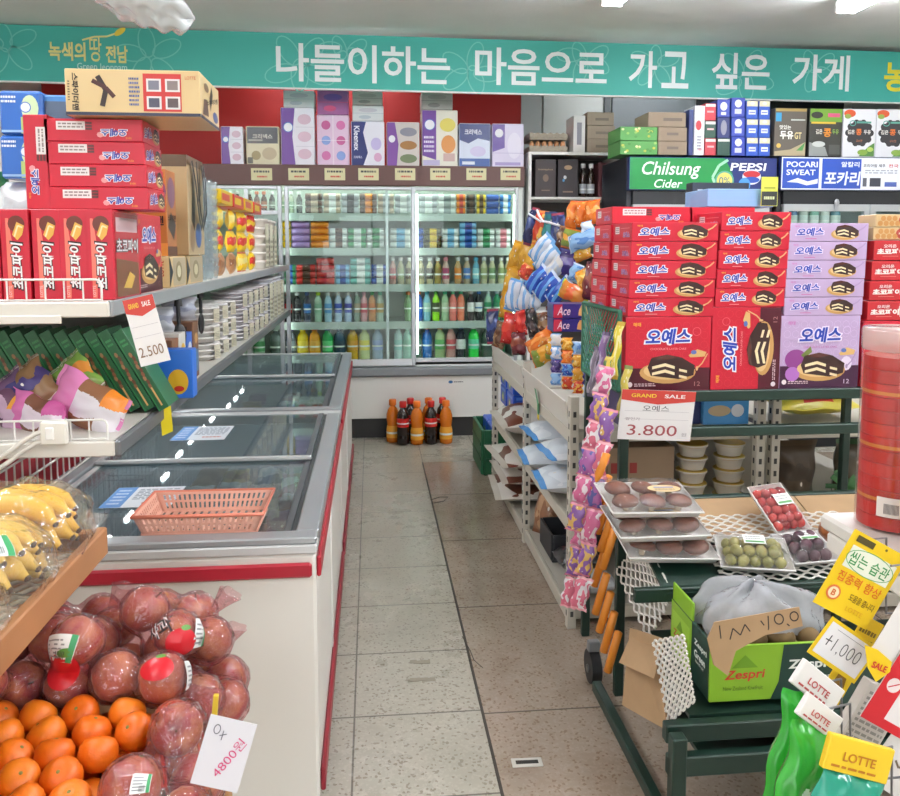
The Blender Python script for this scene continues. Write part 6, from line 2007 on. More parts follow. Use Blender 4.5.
# middle stack: large box on its side
w2 = at(779, 389, SF).x - at(710, 389, SF).x - .002
h2 = at(710, 307.5, SF).z - ZT
xm = at(710, 389, SF).x + .001 + w2 / 2
solo('cake_box', oyes_big(h2, .2, w2), 'large red cake box standing on its side under the middle stack', 'cake box', (xm + w2 / 2, dy0 + .1, ZT + h2 / 2), (0, -PI / 2, 0), GS)
sm2 = oyes_small(w2, .2, .0605)
for i in range(5):
    solo('cake_box', sm2, 'flat red cake box, %s of five in the middle stack' % LV[i], 'cake box', (xm + .008 + .003 * i, dy0 + .1, ZT + h2 + .001 + i * .0615), (0, 0, 0), GS)
for i in range(4):
    solo('cake_box', shaded_box(w2, .2, .15, RD, .0015), 'plain red box in the hidden rear row, %s level' % ORD[i], 'cake box', (xm, dy0 + .31, ZT + i * .151), (0, 0, 0), GS)
zm2 = ZT + 4 * .151 + .001
b = shaded_box(.24, .2, .062, C('86b4e0', .4), .002)
solo('carton', b, 'pale blue flat box lying behind the middle red stack', 'box', (at(716, 210, 2.9).x, dy0 + .31, zm2), (0, 0, 0))
b = shaded_box(.22, .06, .1, C('222634', .4), .002); q = front(b, .22, .06, .1)
q.scrib(.02, .06, .2, .08, C('d8dce6'), 1, 1)
solo('carton', b, 'dark box with white characters behind the pale blue box', 'box', (at(713, 200, 2.97).x, dy0 + .443, zm2), (0, 0, 0))
b = MB(); b.box(-.03, .03, 0, .002, 0, .1, C('c8d050', .5)); q = PL(b, (-.03, -.0004, 0), X1, Z1); q.rect(.002, .002, .058, .05, C('232b26', .5), 1); q.scrib(.01, .018, .05, .038, C('c8d8a0'), 2, 1); q.rect(.01, .06, .05, .065, C('8a9a30'), 1)
solo('card_sign', b, 'small yellow green card standing above the middle red stack', 'card', (at(760, 188, 2.75).x, 2.68, zm2 + .002), (0, 0, 0))
# lilac stack
w3 = at(858, 389, SF).x - at(778.5, 389, SF).x - .003
xr_ = at(778.5, 389, SF).x + w3 / 2 + .001
solo('cake_box', oyes_big(w3, .2, bh, True), 'large lilac cake box under the lilac stack', 'cake box', (xr_, dy0 + .1, ZT), (0, 0, 0), GS)
s3 = oyes_small(w3 - .004, .2, sh - .0015, True)
for i in range(5):
    solo('cake_box', s3, 'flat lilac cake box, %s of five' % LV[i], 'cake box', (xr_ + .006 + .002 * i, dy0 + .1, ZT + bh + .001 + i * sh), (0, 0, 0), GS)
# red choco boxes and cream boxes at the picture edge
xq = at(862.5, 330, SF).x + .13
b = shaded_box(.25, .2, bh - .02, RD, .002); q = front(b, .25, .2, bh); q.text('초코파이', .12, .1, C('efe6e0'), .16, .05, 1, 0, .03); q.text('情', .21, .11, C('efe6e0'), .05, .08, 1, 0, .03)
solo('cake_box', b, 'large red cake box under the red edge stack, behind the red tube', 'cake box', (xq, dy0 + .1, ZT), (0, 0, 0), GS)
b = shaded_box(.25, .2, .064, C('b8242c', .3), .0015)
q = front(b, .25, .2, .064)
q.text('오리온', .055, .046, C('e8dcd8'), .045, .012, 2, 0, .03); q.text('초코파이', .06, .028, C('f2ece6'), .1, .02, 2, 0, .05); q.text('情', .125, .034, C('f2ece6'), .035, .045, 2, 0, .02); q.rect(.03, .012, .085, .014, C('d87a70'), 1)
me_ = b.mesh('cake_box')
for i in range(4):
    solo('cake_box', me_, 'flat dark red cake box, %s of four at the picture edge' % ('lowest', 'second up', 'third up', 'topmost')[i], 'cake box', (xq + .01 + .004 * i, dy0 + .1, ZT + bh - .018 + i * .0665), (0, 0, 0), GS)
zc_ = ZT + bh - .018 + 4 * .0665
b = shaded_box(.2, .1, .041, C('cdb184', .4), .002)
q = front(b, .2, .1, .041); q.ell(.1, .021, .022, .018, C('a83a34', .4), 1, 16); q.rect(.088, .018, .112, .024, C('ecd8c8'), 2)
for i in range(7): q.ell(.015 + .01 * i, .012 + .016 * (i % 2), .009, .009, C('c08a4c', .4), 1, 10)
me_ = b.mesh('cracker_box')
for i in range(2):
    solo('cracker_box', me_, 'cream cracker box with red disc on the red edge stack, %s one' % ('lower', 'upper')[i], 'cracker box', (at(904 + i * 2, 220, SF).x, dy0 + .055, zc_ + i * .042), (0, 0, 0), 'cream cracker boxes')
# sale card 3,800
p = at(617, 439, 2.44)
price_card(at(690, 442, 2.44).x - p.x, .165, 1, 'price_card', [('오예스', .48, .64, .36, .12, '5a565c', 0), ('할인가', .18, .42, .2, .06, '9a8a90', 0), ('3.800', .46, .2, .68, .21, 'a04a50', 0), ('원', .9, .13, .07, .07, 'a8a0a4', 0)], 'sale price card reading 3.800 under the red cake boxes', tuple(p), (.1, .055, 0))

# ---- strips of orange sticks and pink sachets at the corner of the stand
os_ = C('d9862a', .4)


def stick_strip(name, label, pts, L, group):
    t = thing(name, label, 'snack strip', (0, 0, 0), (0, 0, 0), group)
    for (px, py, y, a) in pts:
        p = at(px, py, y)
        dvec = Vector((math.sin(a), -.12, math.cos(a))) * L / 2
        b = MB(); b.tube([p - dvec, p - dvec * .96, p + dvec * .96, p + dvec], [.006, .0135, .0135, .006], os_, 8)
        part('orange_stick', b, t)
    b = MB(); b.tube([at(pts[0][0] + 3, pts[0][1] - 12, pts[0][2] + .02), at(pts[-1][0] + 3, pts[-1][1] - 4, pts[-1][2] + .02)], .003, C('b8b0a4', .5), 5); part('cord', b, t)


stick_strip('stick_strip', 'hanging strip of orange sticks, upper row at the stand corner', [(599, 474, 2.39, .3), (602, 496, 2.41, .26), (604, 513, 2.4, .28), (607, 531, 2.39, .26), (609, 548, 2.38, .24)], .145, 'orange stick strips')
stick_strip('stick_strip', 'hanging strip of orange sticks, lower row near the floor', [(601, 594, 2.4, .22), (605, 612, 2.39, .22), (609, 632, 2.38, .2), (613, 652, 2.37, .2), (600, 566, 2.42, .24)], .145, 'orange stick strips')
for si, (xa, ya, xb, yb2, n, y) in enumerate(((601, 380, 572, 515, 6, 2.42), (602, 425, 576, 590, 6, 2.40), (590, 470, 566, 590, 5, 2.46))):
    t = thing('sachet_strip', 'hanging strip of pink and purple candy sachets, %s' % ('highest of three', 'middle one in front', 'lowest one near the aisle')[si], 'snack strip', (0, 0, 0), (0, 0, 0), 'pink sachet strips')
    for i in range(n):
        f = i / (n - 1)
        kd = (('c8668e', 'dd94a8', 'ddd0d4'), ('83599a', 'd8889c', 'd2a860'), ('cc6a80', 'e8a8b0', 'e0d8dc'), ('a05f98', 'd88a92', '5a5a98'))[(i + si) % 4]
        k = y / 800
        hh = abs(yb2 - ya) / (n - 1) * k * 1.12
        b = pillow(17 * k, hh, .02, kd, 400 + si * 10 + i, 9, 10, None, .07, .25, None, 1)
        p = at(xa + (xb - xa) * f, ya + (yb2 - ya) * f, y)
        part('sachet', b, t, tuple(p + Vector((0, -.004 * i, -hh / 2))), (0, .2, -.35))
for i, (px, py, hh, c, lb) in enumerate(((613, 345, .22, ('d8c83a', 'c8a838', 'e8e0a0'), 'long yellow packet hanging at the stand corner'), (603, 372, .15, ('d8c040', 'e0c860', '5a7a4a'), 'yellow packet hanging before the green lattice'), (618, 385, .2, ('c8b850', '7a8a4a', 'd8d090'), 'yellow green packet hanging beside the large red box'), (587, 365, .2, ('7a7080', '5a5568', 'a8a0b0'), 'grey stick packet hanging at the snack rack end'), (594, 350, .2, ('8a6aa0', '6a5a80', 'b0a0c0'), 'mauve stick packet hanging at the snack rack end'))):
    b = pillow(.026, hh * .85, .01, c, 450 + i, 6, 12, None, .05, .3, None, 1)
    p = at(px, py, 2.47 if i < 3 else 2.62)
    solo('hanging_packet', b, lb, 'packet', (p.x, p.y - .015 * i, p.z - hh / 2), (0, .12, -.3))

# ---- cardboard, foam net and fruit on the stand
NET = C('dedad2', .7)


def foam_net(u0, u1, name, label, fn, nu, nv, r=.0035):
    b = MB()
    for j in range(nv):
        ph = (j % 2) * PI
        b.tube([fn(i / nu, (j + .5 + .38 * math.sin(i * PI / 2 + ph + PI / 4)) / nv) for i in range(nu + 1)], r, NET, 4)
    return solo(name, b, label, 'foam net')


def mdeck(x, f, up=0.0):        # point on the middle deck
    return Vector((x, M0.y + (M1.y - M0.y) * f, M0.z + (M1.z - M0.z) * f + up))


for i, (xa, xb, fa, fb, lb) in enumerate(((.81, 1.38, .52, .98, 'brown cardboard sheet along the back of the middle deck'), (1.385, 1.70, .45, .98, 'brown cardboard sheet behind the red tube'))):
    b = MB(); A, B_, Cc, D = mdeck(xa, fa, .002), mdeck(xb, fa, .002), mdeck(xb, fb, .002), mdeck(xa, fb, .002)
    o4 = Vector((0, 0, .004))
    b.add([A, B_, Cc, D, A + o4, B_ + o4, Cc + o4, D + o4], [(3, 2, 1, 0), (4, 5, 6, 7), (0, 1, 5, 4), (1, 2, 6, 5), (2, 3, 7, 6), (3, 0, 4, 7)], CARD); solo('cardboard_sheet', b, lb, 'cardboard')
foam_net(0, 1, 'foam_net', 'white foam net spread under the trays on the middle deck', lambda u, v: mdeck(.98 + .5 * u, .05 + .72 * v, .0075), 44, 20, .0035)
foam_net(0, 1, 'foam_net', 'white foam net hanging over the side of the middle deck', lambda u, v: Vector((.765 + .03 * math.sin(v * 3) + .05 * v, 2.1 + .3 * u, M0.z + .02 + .075 * u - .17 * (1 - v))), 28, 16)
b = MB()
P = [at(630, 628, 2.18), at(660, 638, 1.98), at(666, 730, 1.88), at(622, 705, 2.12)]
n_ = (P[1] - P[0]).cross(P[3] - P[0]).normalized() * .006
b.add([*P, *[p + n_ for p in P]], [(0, 1, 2, 3), (4, 5, 6, 7), (0, 1, 5, 4), (1, 2, 6, 5), (2, 3, 7, 6), (3, 0, 4, 7)], CARD)
b.add([P[0] + n_ * 2, P[1] + n_ * 2, (P[1] * .6 + P[2] * .4) + Vector((-.03, -.02, 0)), (P[0] * .6 + P[3] * .4) + Vector((-.03, -.02, 0))], [(0, 1, 2, 3)], CARD)
solo('cardboard_flap', b, 'brown cardboard flap hanging at the side of the green stand', 'cardboard')
foam_net(0, 1, 'foam_net', 'white foam net hanging beside the kiwi carton', lambda u, v: at(652, 640, 1.93) * (1 - u) * (1 - v) + at(684, 634, 1.80) * u * (1 - v) + at(668, 725, 1.80) * (1 - u) * v + at(695, 702, 1.72) * u * v, 24, 18)


def tray(name, w, d, h, label, loc, rot, group=None):
    t = thing(name, label, 'food tray', loc, rot, group)
    b = MB(); m = C('e6e4e0', .4)

    def f(u, v):
        x, y = (u - .5) * w, (v - .5) * d
        e = min(min(u, 1 - u) * w, min(v, 1 - v) * d)
        return Vector((x, y, h * (1 - min(1, e / .012)) ** .8))
    b.grid(f, 24, 18, m)
    b.tube([(-w / 2, -d / 2, h), (w / 2, -d / 2, h), (w / 2, d / 2, h), (-w / 2, d / 2, h)], .003, m, 6, True)
    part('dish', b, t)
    return t


def wrap_over(t, w, d, h, top, seed):
    b = MB(); rr = random.Random(seed)
    ph = [rr.uniform(0, 6) for _ in range(4)]

    def f(u, v):
        x, y = (u - .5) * w * 1.01, (v - .5) * d * 1.01
        e = min(min(u, 1 - u) * 5, min(v, 1 - v) * 5, 1)
        return Vector((x, y, h + (top - h) * e ** .5 + .0025 * math.sin(u * 23 + ph[0] + v * 7) * math.sin(v * 19 + ph[1])))
    b.grid(f, 26, 20, CLEAR)
    return part('cling_wrap', b, t, label='clear cling wrap')


tilt = math.atan2(M1.z - M0.z, M1.y - M0.y)
shr_b = MB()
shr_b.lathe([(.004, -.018), (.008, -.016), (.01, .0), (.034, .002), (.039, .008), (.037, .016), (.026, .025), (.012, .029), (.0005, .030)], [C('c8b8a0', .7), C('c8b8a0', .7), C('a8876a', .8), C('6a4030', .55), C('5e3626', .5), C('6a3c2a', .45), C('74442f', .45), C('7a4a34', .45)], 18, True, False)
shr_me = shr_b.mesh('mushroom')
TRW, TRD = .268, .186
for lv, (px, py, dy, nm) in enumerate(((672, 585, 0, 'lowest'), (662, 558, .0, 'middle'), (655, 530, .015, 'topmost'))):
    p = at(px, py, 2.14 + dy)
    base = Vector((p.x, 2.15 + .085 + dy - .02, M0.z + .066 + lv * .065))
    rot = (tilt * .55, (.05, .02, .03)[lv], (.0, .04, .02)[lv])
    t = tray('mushroom_tray', TRW, TRD, .024, '%s white tray of brown mushrooms in the stack of three' % nm, tuple(base), rot, 'mushroom trays')
    wrap_over(t, TRW, TRD, .024, .058, lv)
    b = MB(); q = PL(b, (0, 0, .061), X1, Y1); q.ell(.0 + .02 * lv, -.015, .05, .022, C('d8c090', .4), 1, 20); q.rect(-.03 + .02 * lv, -.012, .03 + .02 * lv, -.006, C('5a7ab0', .4), 2); q.scrib(-.03 + .02 * lv, -.028, .03 + .02 * lv, -.016, C('8a7a60', .4), 2, 2)
    part('paper_label', b, t, label='oval paper label')
    Rm = Euler(rot).to_matrix()
    for i in range(3):
        for j in range(2):
            q_ = base + Rm @ Vector(((i - 1) * .0795, (j - .5) * .0785, .0225))
            solo('mushroom', shr_me, 'brown mushroom cap in the %s mushroom tray' % nm, 'mushroom', tuple(q_), (rot[0] + RN.uniform(-.1, .1), rot[1], RN.uniform(0, 6)), 'mushrooms in the %s tray' % nm)

# green grapes, dark plums and cherry tomatoes
def fruit_tray(px, py, f, w, d, h, top, rz, extra, label, meshes, n, r, flab, grp, seed, name, cat):
    rr = random.Random(seed)
    x = at(px, py, M0.y + (M1.y - M0.y) * f).x
    base = mdeck(x, f, .0225 + abs(math.sin(extra)) * d / 2)
    rot = (tilt + extra, 0, rz)
    t = tray('fruit_tray', w, d, h, label, tuple(base), rot, None)
    wrap_over(t, w, d, h, top, seed)
    b = MB(); q = PL(b, (0, 0, top + .003), X1, Y1); q.rect(-.03, -.01, .03, .028, C('eceeea', .4), 1); q.rect(-.026, -.006, .026, .002, C('5a9a5a', .4), 2); q.scrib(-.024, .006, .02, .024, C('8a8a88', .4), 2, 2)
    part('paper_label', b, t, label='white paper label')
    Rm = Euler(rot).to_matrix()
    nx, ny = n
    for lay in range(2):
        for i in range(nx - lay):
            for j in range(ny - lay):
                p = Vector(((i - (nx - lay - 1) / 2) * r * 2.05, (j - (ny - lay - 1) / 2) * r * 2.05, r + .004 + lay * r * 1.35))
                solo(name, meshes[rr.randrange(len(meshes))], flab, cat, tuple(base + Rm @ p), (rr.uniform(0, 6), rr.uniform(0, 6), rr.uniform(0, 6)), grp)


def fruit_mesh(name, c, r, k=(1, 1, 1), rough=.35):
    b = MB(); b.ball((0, 0, 0), (r * k[0], r * k[1], r * k[2]), C(c, rough, 0, .12, 30), 14, 9); return b.mesh(name)


fruit_tray(752, 568, .22, .20, .14, .024, .062, -.25, 0, 'white tray of pale green fruit on the foam net', [fruit_mesh('green_fruit', c, .0165, (1, 1, 1.15)) for c in ('8f8a48', '7d7a3a', 'a09a5c')], (5, 3), .0165, 'pale olive green fruit in the wrapped white tray', 'green fruit in the tray', 71, 'green_fruit', 'fruit')
fruit_tray(804, 562, .26, .15, .13, .022, .056, .1, 0, 'white tray of dark purple fruit beside the green fruit', [fruit_mesh('dark_plum', c, .019, (1, 1, .9)) for c in ('3a1f2a', '4a2834')], (3, 3), .018, 'dark purple fruit in the wrapped tray', 'dark plums in the tray', 72, 'dark_plum', 'fruit')
fruit_tray(775, 524, .62, .13, .17, .022, .054, .28, .35, 'tilted white tray of red tomatoes on the cardboard', [fruit_mesh('cherry_tomato', c, .0145, (1, 1, 1.1), .25) for c in ('a8201e', 'b82a20', '8f1a20')], (4, 5), .0142, 'small red tomato in the tilted wrapped tray', 'tomatoes in the tray', 73, 'cherry_tomato', 'tomato')
b = MB(); b.ball((0, 0, .036), (.036, .036, .036), C('9a5a30', .4, 0, .12, 20), 16, 10); b.tube([(0, 0, .07), (.002, 0, .085)], .004, C('7a5a38', .7), 6)
x_ = at(828, 530, 2.22).x
solo('onion', b, 'single brown onion at the edge of the middle deck', 'onion', tuple(mdeck(x_, .42, .012)), (.2, .3, 0))

# ---- kiwi carton with bag and handwritten strip
kc = thing('fruit_carton', 'lime and dark green fruit carton on the lower deck', 'carton', tuple(Vector((at(716, 712, 1.76).x, 1.80, at(710, 712, 1.78).z + .012))), (0, 0, .0))
LIME, DKG = C('86b52c', .45), C('14382f', .45)
KW, KD, KH = .34, .255, .152
b = MB()
b.box(0, KW, 0, .008, 0, KH - .01, LIME, .001); b.box(0, KW, KD - .008, KD, 0, KH, DKG, .001); b.box(0, .008, .008, KD - .008, 0, KH, DKG, .001); b.box(KW - .008, KW, .008, KD - .008, 0, KH, DKG, .001); b.box(.008, KW - .008, .008, KD - .008, 0, .01, CARD)
q = PL(b, (0, -.0005, 0), X1, Z1)
q.poly([(KW * .46, 0), (KW * .52, KH * .3), (KW * .55, KH - .012), (KW, KH - .012), (KW, 0)], DKG, 1)
q.text('Zespri', KW * .26, KH * .43, C('c8402c', .4), KW * .3, KH * .2, 2, .02, .02, .15); q.poly([(KW * .16, KH * .56), (KW * .26, KH * .78), (KW * .36, KH * .56)], C('6a9a20', .45), 1); q.text('New Zealand Kiwifruit', KW * .25, KH * .22, C('4a6a1a', .4), KW * .3, KH * .07, 2)
q.text('Zespri', KW * .76, KH * .56, C('e8ece6', .4), KW * .34, KH * .2, 2, 0, .03); q.text('Green', KW * .84, KH * .36, C('e8ece6', .4), KW * .16, KH * .08, 2)
q = PL(b, (-.0005, KD, 0), -Y1, Z1)
q.rect(0, 0, KD * .55, KH, LIME, 1); q.rect(.008, .01, KD * .5, KH * .84, C('9cc840', .45), 2); q.text('Zespri', KD * .26, KH * .46, C('c8402c', .4), KD * .36, KH * .16, 3, .05, .02); q.poly([(KD * .16, KH * .58), (KD * .26, KH * .78), (KD * .34, KH * .58)], C('6a9a20', .45), 3)
q.text('Zespri', KD * .77, KH * .72, C('e8ece6', .4), KD * .3, KH * .13, 2, 0, .03); q.text('Green', KD * .76, KH * .54, C('e8ece6', .4), KD * .26, KH * .13, 2, 0, .03); q.text('kiwifruit', KD * .76, KH * .42, C('e8ece6', .4), KD * .2, KH * .05, 2)
part('body', b, kc)
b = MB(); b.box(0, .006, KD * .45, KD - .004, KH, KH + .05, LIME, .002); part('raised_flap', b, kc, label='lime green raised flap')
bagm = film('grey_bag', 'e2e5ea', .06, .8, .18, .35, .8, 35)
b = MB()
ox, oy, oz = kc.location


def bagf(u, v):
    th = u * 2 * PI
    ph = (v - .0) * PI / 2
    rx, ry, rz = .165, .1, .1
    cth, sth = math.cos(th), math.sin(th)
    k = 1 + .10 * math.sin(3 * th + 2) * math.cos(ph) + .06 * math.sin(7 * th + 5 * ph) + .03 * math.sin(13 * th - 4 * ph)
    return Vector((ox + KW * .5 + rx * k * math.copysign(abs(cth) ** .7, cth) * math.cos(ph), oy + KD * .5 + ry * k * math.copysign(abs(sth) ** .7, sth) * math.cos(ph), oz + KH - .01 + rz * k * math.sin(ph) + .012 * math.sin(5 * th + 3)))


b.grid(bagf, 56, 16, bagm)
solo('plastic_bag', b, 'crumpled grey plastic bag lying over the fruit carton', 'plastic bag')
kiwi = fruit_mesh('kiwi', '6a5432', .028, (1, 1, 1.3), .8)
for i in range(4):
    for j in range(3):
        solo('kiwi', kiwi, 'brown kiwi in the carton under the grey bag', 'kiwi', (ox + .06 + i * .073, oy + .05 + j * .075, oz + .13), (PI / 2 + RN.uniform(-.2, .2), 0, RN.uniform(0, 3)), 'kiwis under the bag')
b = MB(); b.box(.02, KW - .02, .02, KD - .02, .012, .1, C('7a6a4c', .8)); solo('packing_insert', b, 'brown packing insert inside the fruit carton', 'packing', (ox, oy, oz))
# handwritten cardboard strip
p = at(714, 665, 1.74)
b = MB()
S0 = [(0, .0), (.03, -.03), (.06, .022), (.14, .045), (.24, .05), (.24, .095), (.02, .095), (-.005, .06)]
b.add([(x, 0, z) for x, z in S0] + [(x, .004, z) for x, z in S0], [tuple(range(8)), tuple(range(8, 16))[::-1]] + [(i, (i + 1) % 8, (i + 1) % 8 + 8, i + 8) for i in range(8)], CARD)
q = PL(b, (0, -.0005, 0), X1, Z1)
ink = C('2a2622', .6)
q.line([(.03, .086), (.028, .056)], .003, ink); q.line([(.05, .05), (.062, .074), (.078, .056), (.094, .078), (.104, .06)], .003, ink); q.line([(.135, .08), (.142, .068)], .003, ink); q.line([(.156, .088), (.152, .06), (.15, .056)], .003, ink); q.ring(.182, .076, .013, .013, .003, ink); q.line([(.2, .062), (.206, .056)], .003, ink); q.ring(.222, .076, .012, .012, .003, ink)
solo('price_strip', b, 'handwritten cardboard strip lying on the fruit carton front', 'price card', tuple(p), (-.25, -.1, .06))
# things on the bottom deck
b = shaded_box(.13, .2, L0.z - .29, C('e2dcd8', .5), .003); solo('carton', b, 'white box on the bottom deck of the green stand', 'box', (at(722, 745, 1.95).x + .02, 2.0, .254))
HB_ = L0.z - .29
b = shaded_box(.2, .2, HB_, C('5a1f28', .4), .003); q = front(b, .2, .2, HB_); q.ell(.06, HB_ / 2, .036, HB_ * .36, C('2a1418', .4), 1, 18); q.ring(.06, HB_ / 2, .036, HB_ * .36, .003, C('c8b088', .4), 2); q.text('Gold', .06, HB_ / 2, C('c8b088', .4), .04, .03, 2, 0, 0, .2)
solo('carton', b, 'dark red box with oval emblem on the bottom deck', 'box', (at(770, 745, 1.85).x + .07, 1.97, .254))
# ================================================================== FRUIT DISPLAY AT THE FRONT OF THE FREEZER
WOOD = C('a8754c', .55, 0, .1, 6)
WOOD2 = C('b98a5c', .6, 0, .1, 6)
TX = -.572                                # aisle edge of the banana tray
bt = thing('banana_tray', 'brown wooden tray on a stand holding the bagged bananas', 'tray', (0, 0, 0))
b = MB(); b.box(TX - .022, TX, .35, 1.74, .842, .902, WOOD, .003); part('side_board', b, bt)
b = MB(); b.box(-1.5, TX - .022, 1.718, 1.74, .842, .898, WOOD, .003); part('end_board', b, bt)
b = MB(); b.box(-1.5, TX - .0225, .35, 1.7175, .842, .856, WOOD2); part('tray_floor', b, bt)
for x, y in ((-1.49, .45), (-1.49, 1.68), (-.99, .45), (-.99, 1.70)):
    b = MB(); b.box(x, x + .04, y, y + .03, 0, .841, WOOD2); part('leg', b, bt)
foam_net(0, 1, 'foam_net', 'white foam net under the bananas on the wooden tray', lambda u, v: Vector((-1.3 + .69 * u, .75 + .92 * v, .866 + .004 * math.sin(u * 40))), 60, 34, .0045)

BAN = C('e6b52c', .4, 0, .08, 12)
BANS = C('e4bf58', .4, 0, .1, 12)


def banana_mb(R_, L, r, m, seed=0):
    b = MB()
    n = 14
    pts, rs = [], []
    for i in range(n + 1):
        f = i / n
        a = -L / (2 * R_) + L / R_ * f
        pts.append((R_ * math.sin(a), 0, R_ * (1 - math.cos(a))))
        k = 1 - (2 * abs(f - .5)) ** 4
        rs.append(max(.0055, r * k ** .55 if 0 < f < 1 else .0055))
    rs[0], rs[1] = .007, .009
    rs[n - 1], rs[n] = .011, .006
    b.tube(pts, rs, m, 9)
    b.ball(pts[n], .0065, C('4a3420', .7), 7, 5)
    b.tube([(pts[0][0] - .02, 0, pts[0][2] + .012), pts[0]], [.007, .007], C('b09a3a', .6), 7)
    return b


BANM = [banana_mb(.13, .20, .0225, BAN).mesh('banana'), banana_mb(.15, .195, .022, BANS).mesh('banana')]
BFILM = film('banana_wrap', 'fffdf6', .05, .9, .12, .06, .8, 28)


def hull_bag(name, label, items, mat_, margin, tail, parts, cat='plastic bag', group=None, squash=1.0, nu=40, nv=26):
    """clear bag round a set of (centre, radius): one thing with its print as parts"""
    c = sum((p for p, r in items), Vector()) / len(items)
    dirs, rad = [], []
    for j in range(nv + 1):
        row, rr = [], []
        for i in range(nu):
            th, ph = 2 * PI * i / nu, PI * j / nv - PI / 2
            d = Vector((math.cos(th) * math.cos(ph), math.sin(th) * math.cos(ph), math.sin(ph)))
            best = .02
            for p, r in items:
                q = p - c
                t = q.dot(d); h2 = q.length_squared - t * t; rm = r + margin
                if h2 < rm * rm and t + math.sqrt(rm * rm - h2) > best: best = t + math.sqrt(rm * rm - h2)
            row.append(d); rr.append(best)
        dirs.append(row); rad.append(rr)
    for it in range(3):
        new = [r[:] for r in rad]
        for j in range(nv + 1):
            for i in range(nu):
                s_ = rad[j][i - 1] + rad[j][(i + 1) % nu] + rad[max(j - 1, 0)][i] + rad[min(j + 1, nv)][i]
                new[j][i] = max(rad[j][i], s_ / 4)
        rad = new

    def f(u, v):
        i, j = int(round(u * nu)) % nu, int(round(v * nv))
        p = c + dirs[j][i] * (rad[j][i] + .0025 * abs(math.sin(i * 1.7 + j * .9)) + .002 * abs(math.sin(i * 3.1 - j * 2.3)))
        return p
    t = thing(name, label, cat, (0, 0, 0), (0, 0, 0), group)
    b = MB()
    b.grid(f, nu, nv, mat_)
    part('clear_film', b, t)
    if tail:
        tp, td = tail
        b = MB()

        def g(u, v):
            a = u * 2 * PI
            k = .012 + .016 * v ** 1.5 + .004 * math.sin(a * 5) * v
            td_ = td.normalized(); e1 = td_.orthogonal().normalized(); e2 = td_.cross(e1)
            return tp + td * v + e1 * math.cos(a) * k + e2 * math.sin(a) * k * .55
        b.grid(g, 24, 8, mat_)
        part('gathered_end', b, t)

    def surf(dv, sx, sy, up, mk, nm, lb):       # a label that follows the bag
        dv = dv.normalized(); e1 = up.cross(dv).normalized(); e2 = dv.cross(e1)

        def ray(d):
            th, ph = math.atan2(d.y, d.x) % (2 * PI), math.asin(max(-1, min(1, d.z)))
            a, bq = th / (2 * PI) * nu, (ph + PI / 2) / PI * nv
            i, j = int(a) % nu, min(int(bq), nv - 1)
            fa, fb = a - int(a), bq - j
            r0 = rad[j][i] * (1 - fa) + rad[j][(i + 1) % nu] * fa
            r1 = rad[j + 1][i] * (1 - fa) + rad[j + 1][(i + 1) % nu] * fa
            return r0 * (1 - fb) + r1 * fb
        r0 = ray(dv)
        mbb = MB()

        def P(x, y, off):
            d = (dv * r0 + e1 * x + e2 * y).normalized()
            return c + d * (ray(d) + .005 + off)
        mk(mbb, P, sx, sy)
        part(nm, mbb, t, label=lb)
    for a in parts: surf(*a)
    return t


def patch(mbb, P, x0, x1, y0, y1, m, off, n=6):
    mbb.grid(lambda u, v: P(x0 + (x1 - x0) * u, y0 + (y1 - y0) * v, off), n, n, m)


def sticker(mbb, P, sx, sy):
    patch(mbb, P, -sx / 2, sx / 2, -sy / 2, sy / 2, C('eceeec', .4), .001)
    patch(mbb, P, sx * .3, sx * .48, -sy / 2, sy / 2, C('3f9a62', .4), .0018)
    for i in range(5): patch(mbb, P, -sx * .4, sx * .1 + .004 * (i % 2), sy * (-.35 + .15 * i), sy * (-.29 + .15 * i), C('9a9c9c', .4), .0018, 2)
    for i in range(6): patch(mbb, P, sx * (-.05 + .05 * i), sx * (-.03 + .05 * i), -sy * .4, -sy * .1, C('3a3c3c', .4), .0022, 2)


def bananas(cx, cy, z, n, ang, spread, mi, label, blabel, seed, stick, pitch=.2):
    rr = random.Random(seed)
    t = thing('banana_bunch', label, 'bananas', (cx, cy, z), (0, 0, ang), 'banana bunches')
    items = []
    for i, low in [(i, l_) for l_ in (0, 1) for i in range(n)]:
        a = (i - (n - 1) / 2) * spread + .12 * low
        o = part('banana', BANM[mi], t, (-.012 * abs(i - n / 2), (i - (n - 1) / 2) * .033, .062 + .026 * (1 - abs(2 * i / (n - 1) - 1)) + .014 * (i % 2) - .05 * low), (2.3 + .15 * math.sin(i * 2), pitch * .3, a))
        Mx = Matrix.Translation((cx, cy, z)) @ Matrix.Rotation(ang, 4, 'Z') @ Matrix.Translation(o.location) @ o.rotation_euler.to_matrix().to_4x4()
        for f in (-1, -.5, 0, .5, 1):
            aa = f * .74
            items.append((Mx @ Vector((.13 * math.sin(aa), 0, .13 * (1 - math.cos(aa)))), .025))
    b = MB(); b.ball((-.115, 0, .05), (.022, .035, .018), C('8a7a34', .6), 12, 8); part('crown_stem', b, t)
    tr_ = Mx @ Vector((0, 0, 0))
    items += [(Matrix.Translation((cx, cy, z)) @ Matrix.Rotation(ang, 4, 'Z') @ Vector((x_, y_, 0.0)), .03) for x_ in (-.08, 0, .07) for y_ in (-.04, .04)]
    return hull_bag('plastic_bag', blabel, items, BFILM, .009, (Vector((cx, cy, z + .05)) + Matrix.Rotation(ang, 3, 'Z') @ Vector((.10, 0, .0)), Matrix.Rotation(ang, 3, 'Z') @ Vector((.03, .01, -.03))), stick, 'plastic bag', 'bags round the bananas', 1.0, 48, 30)


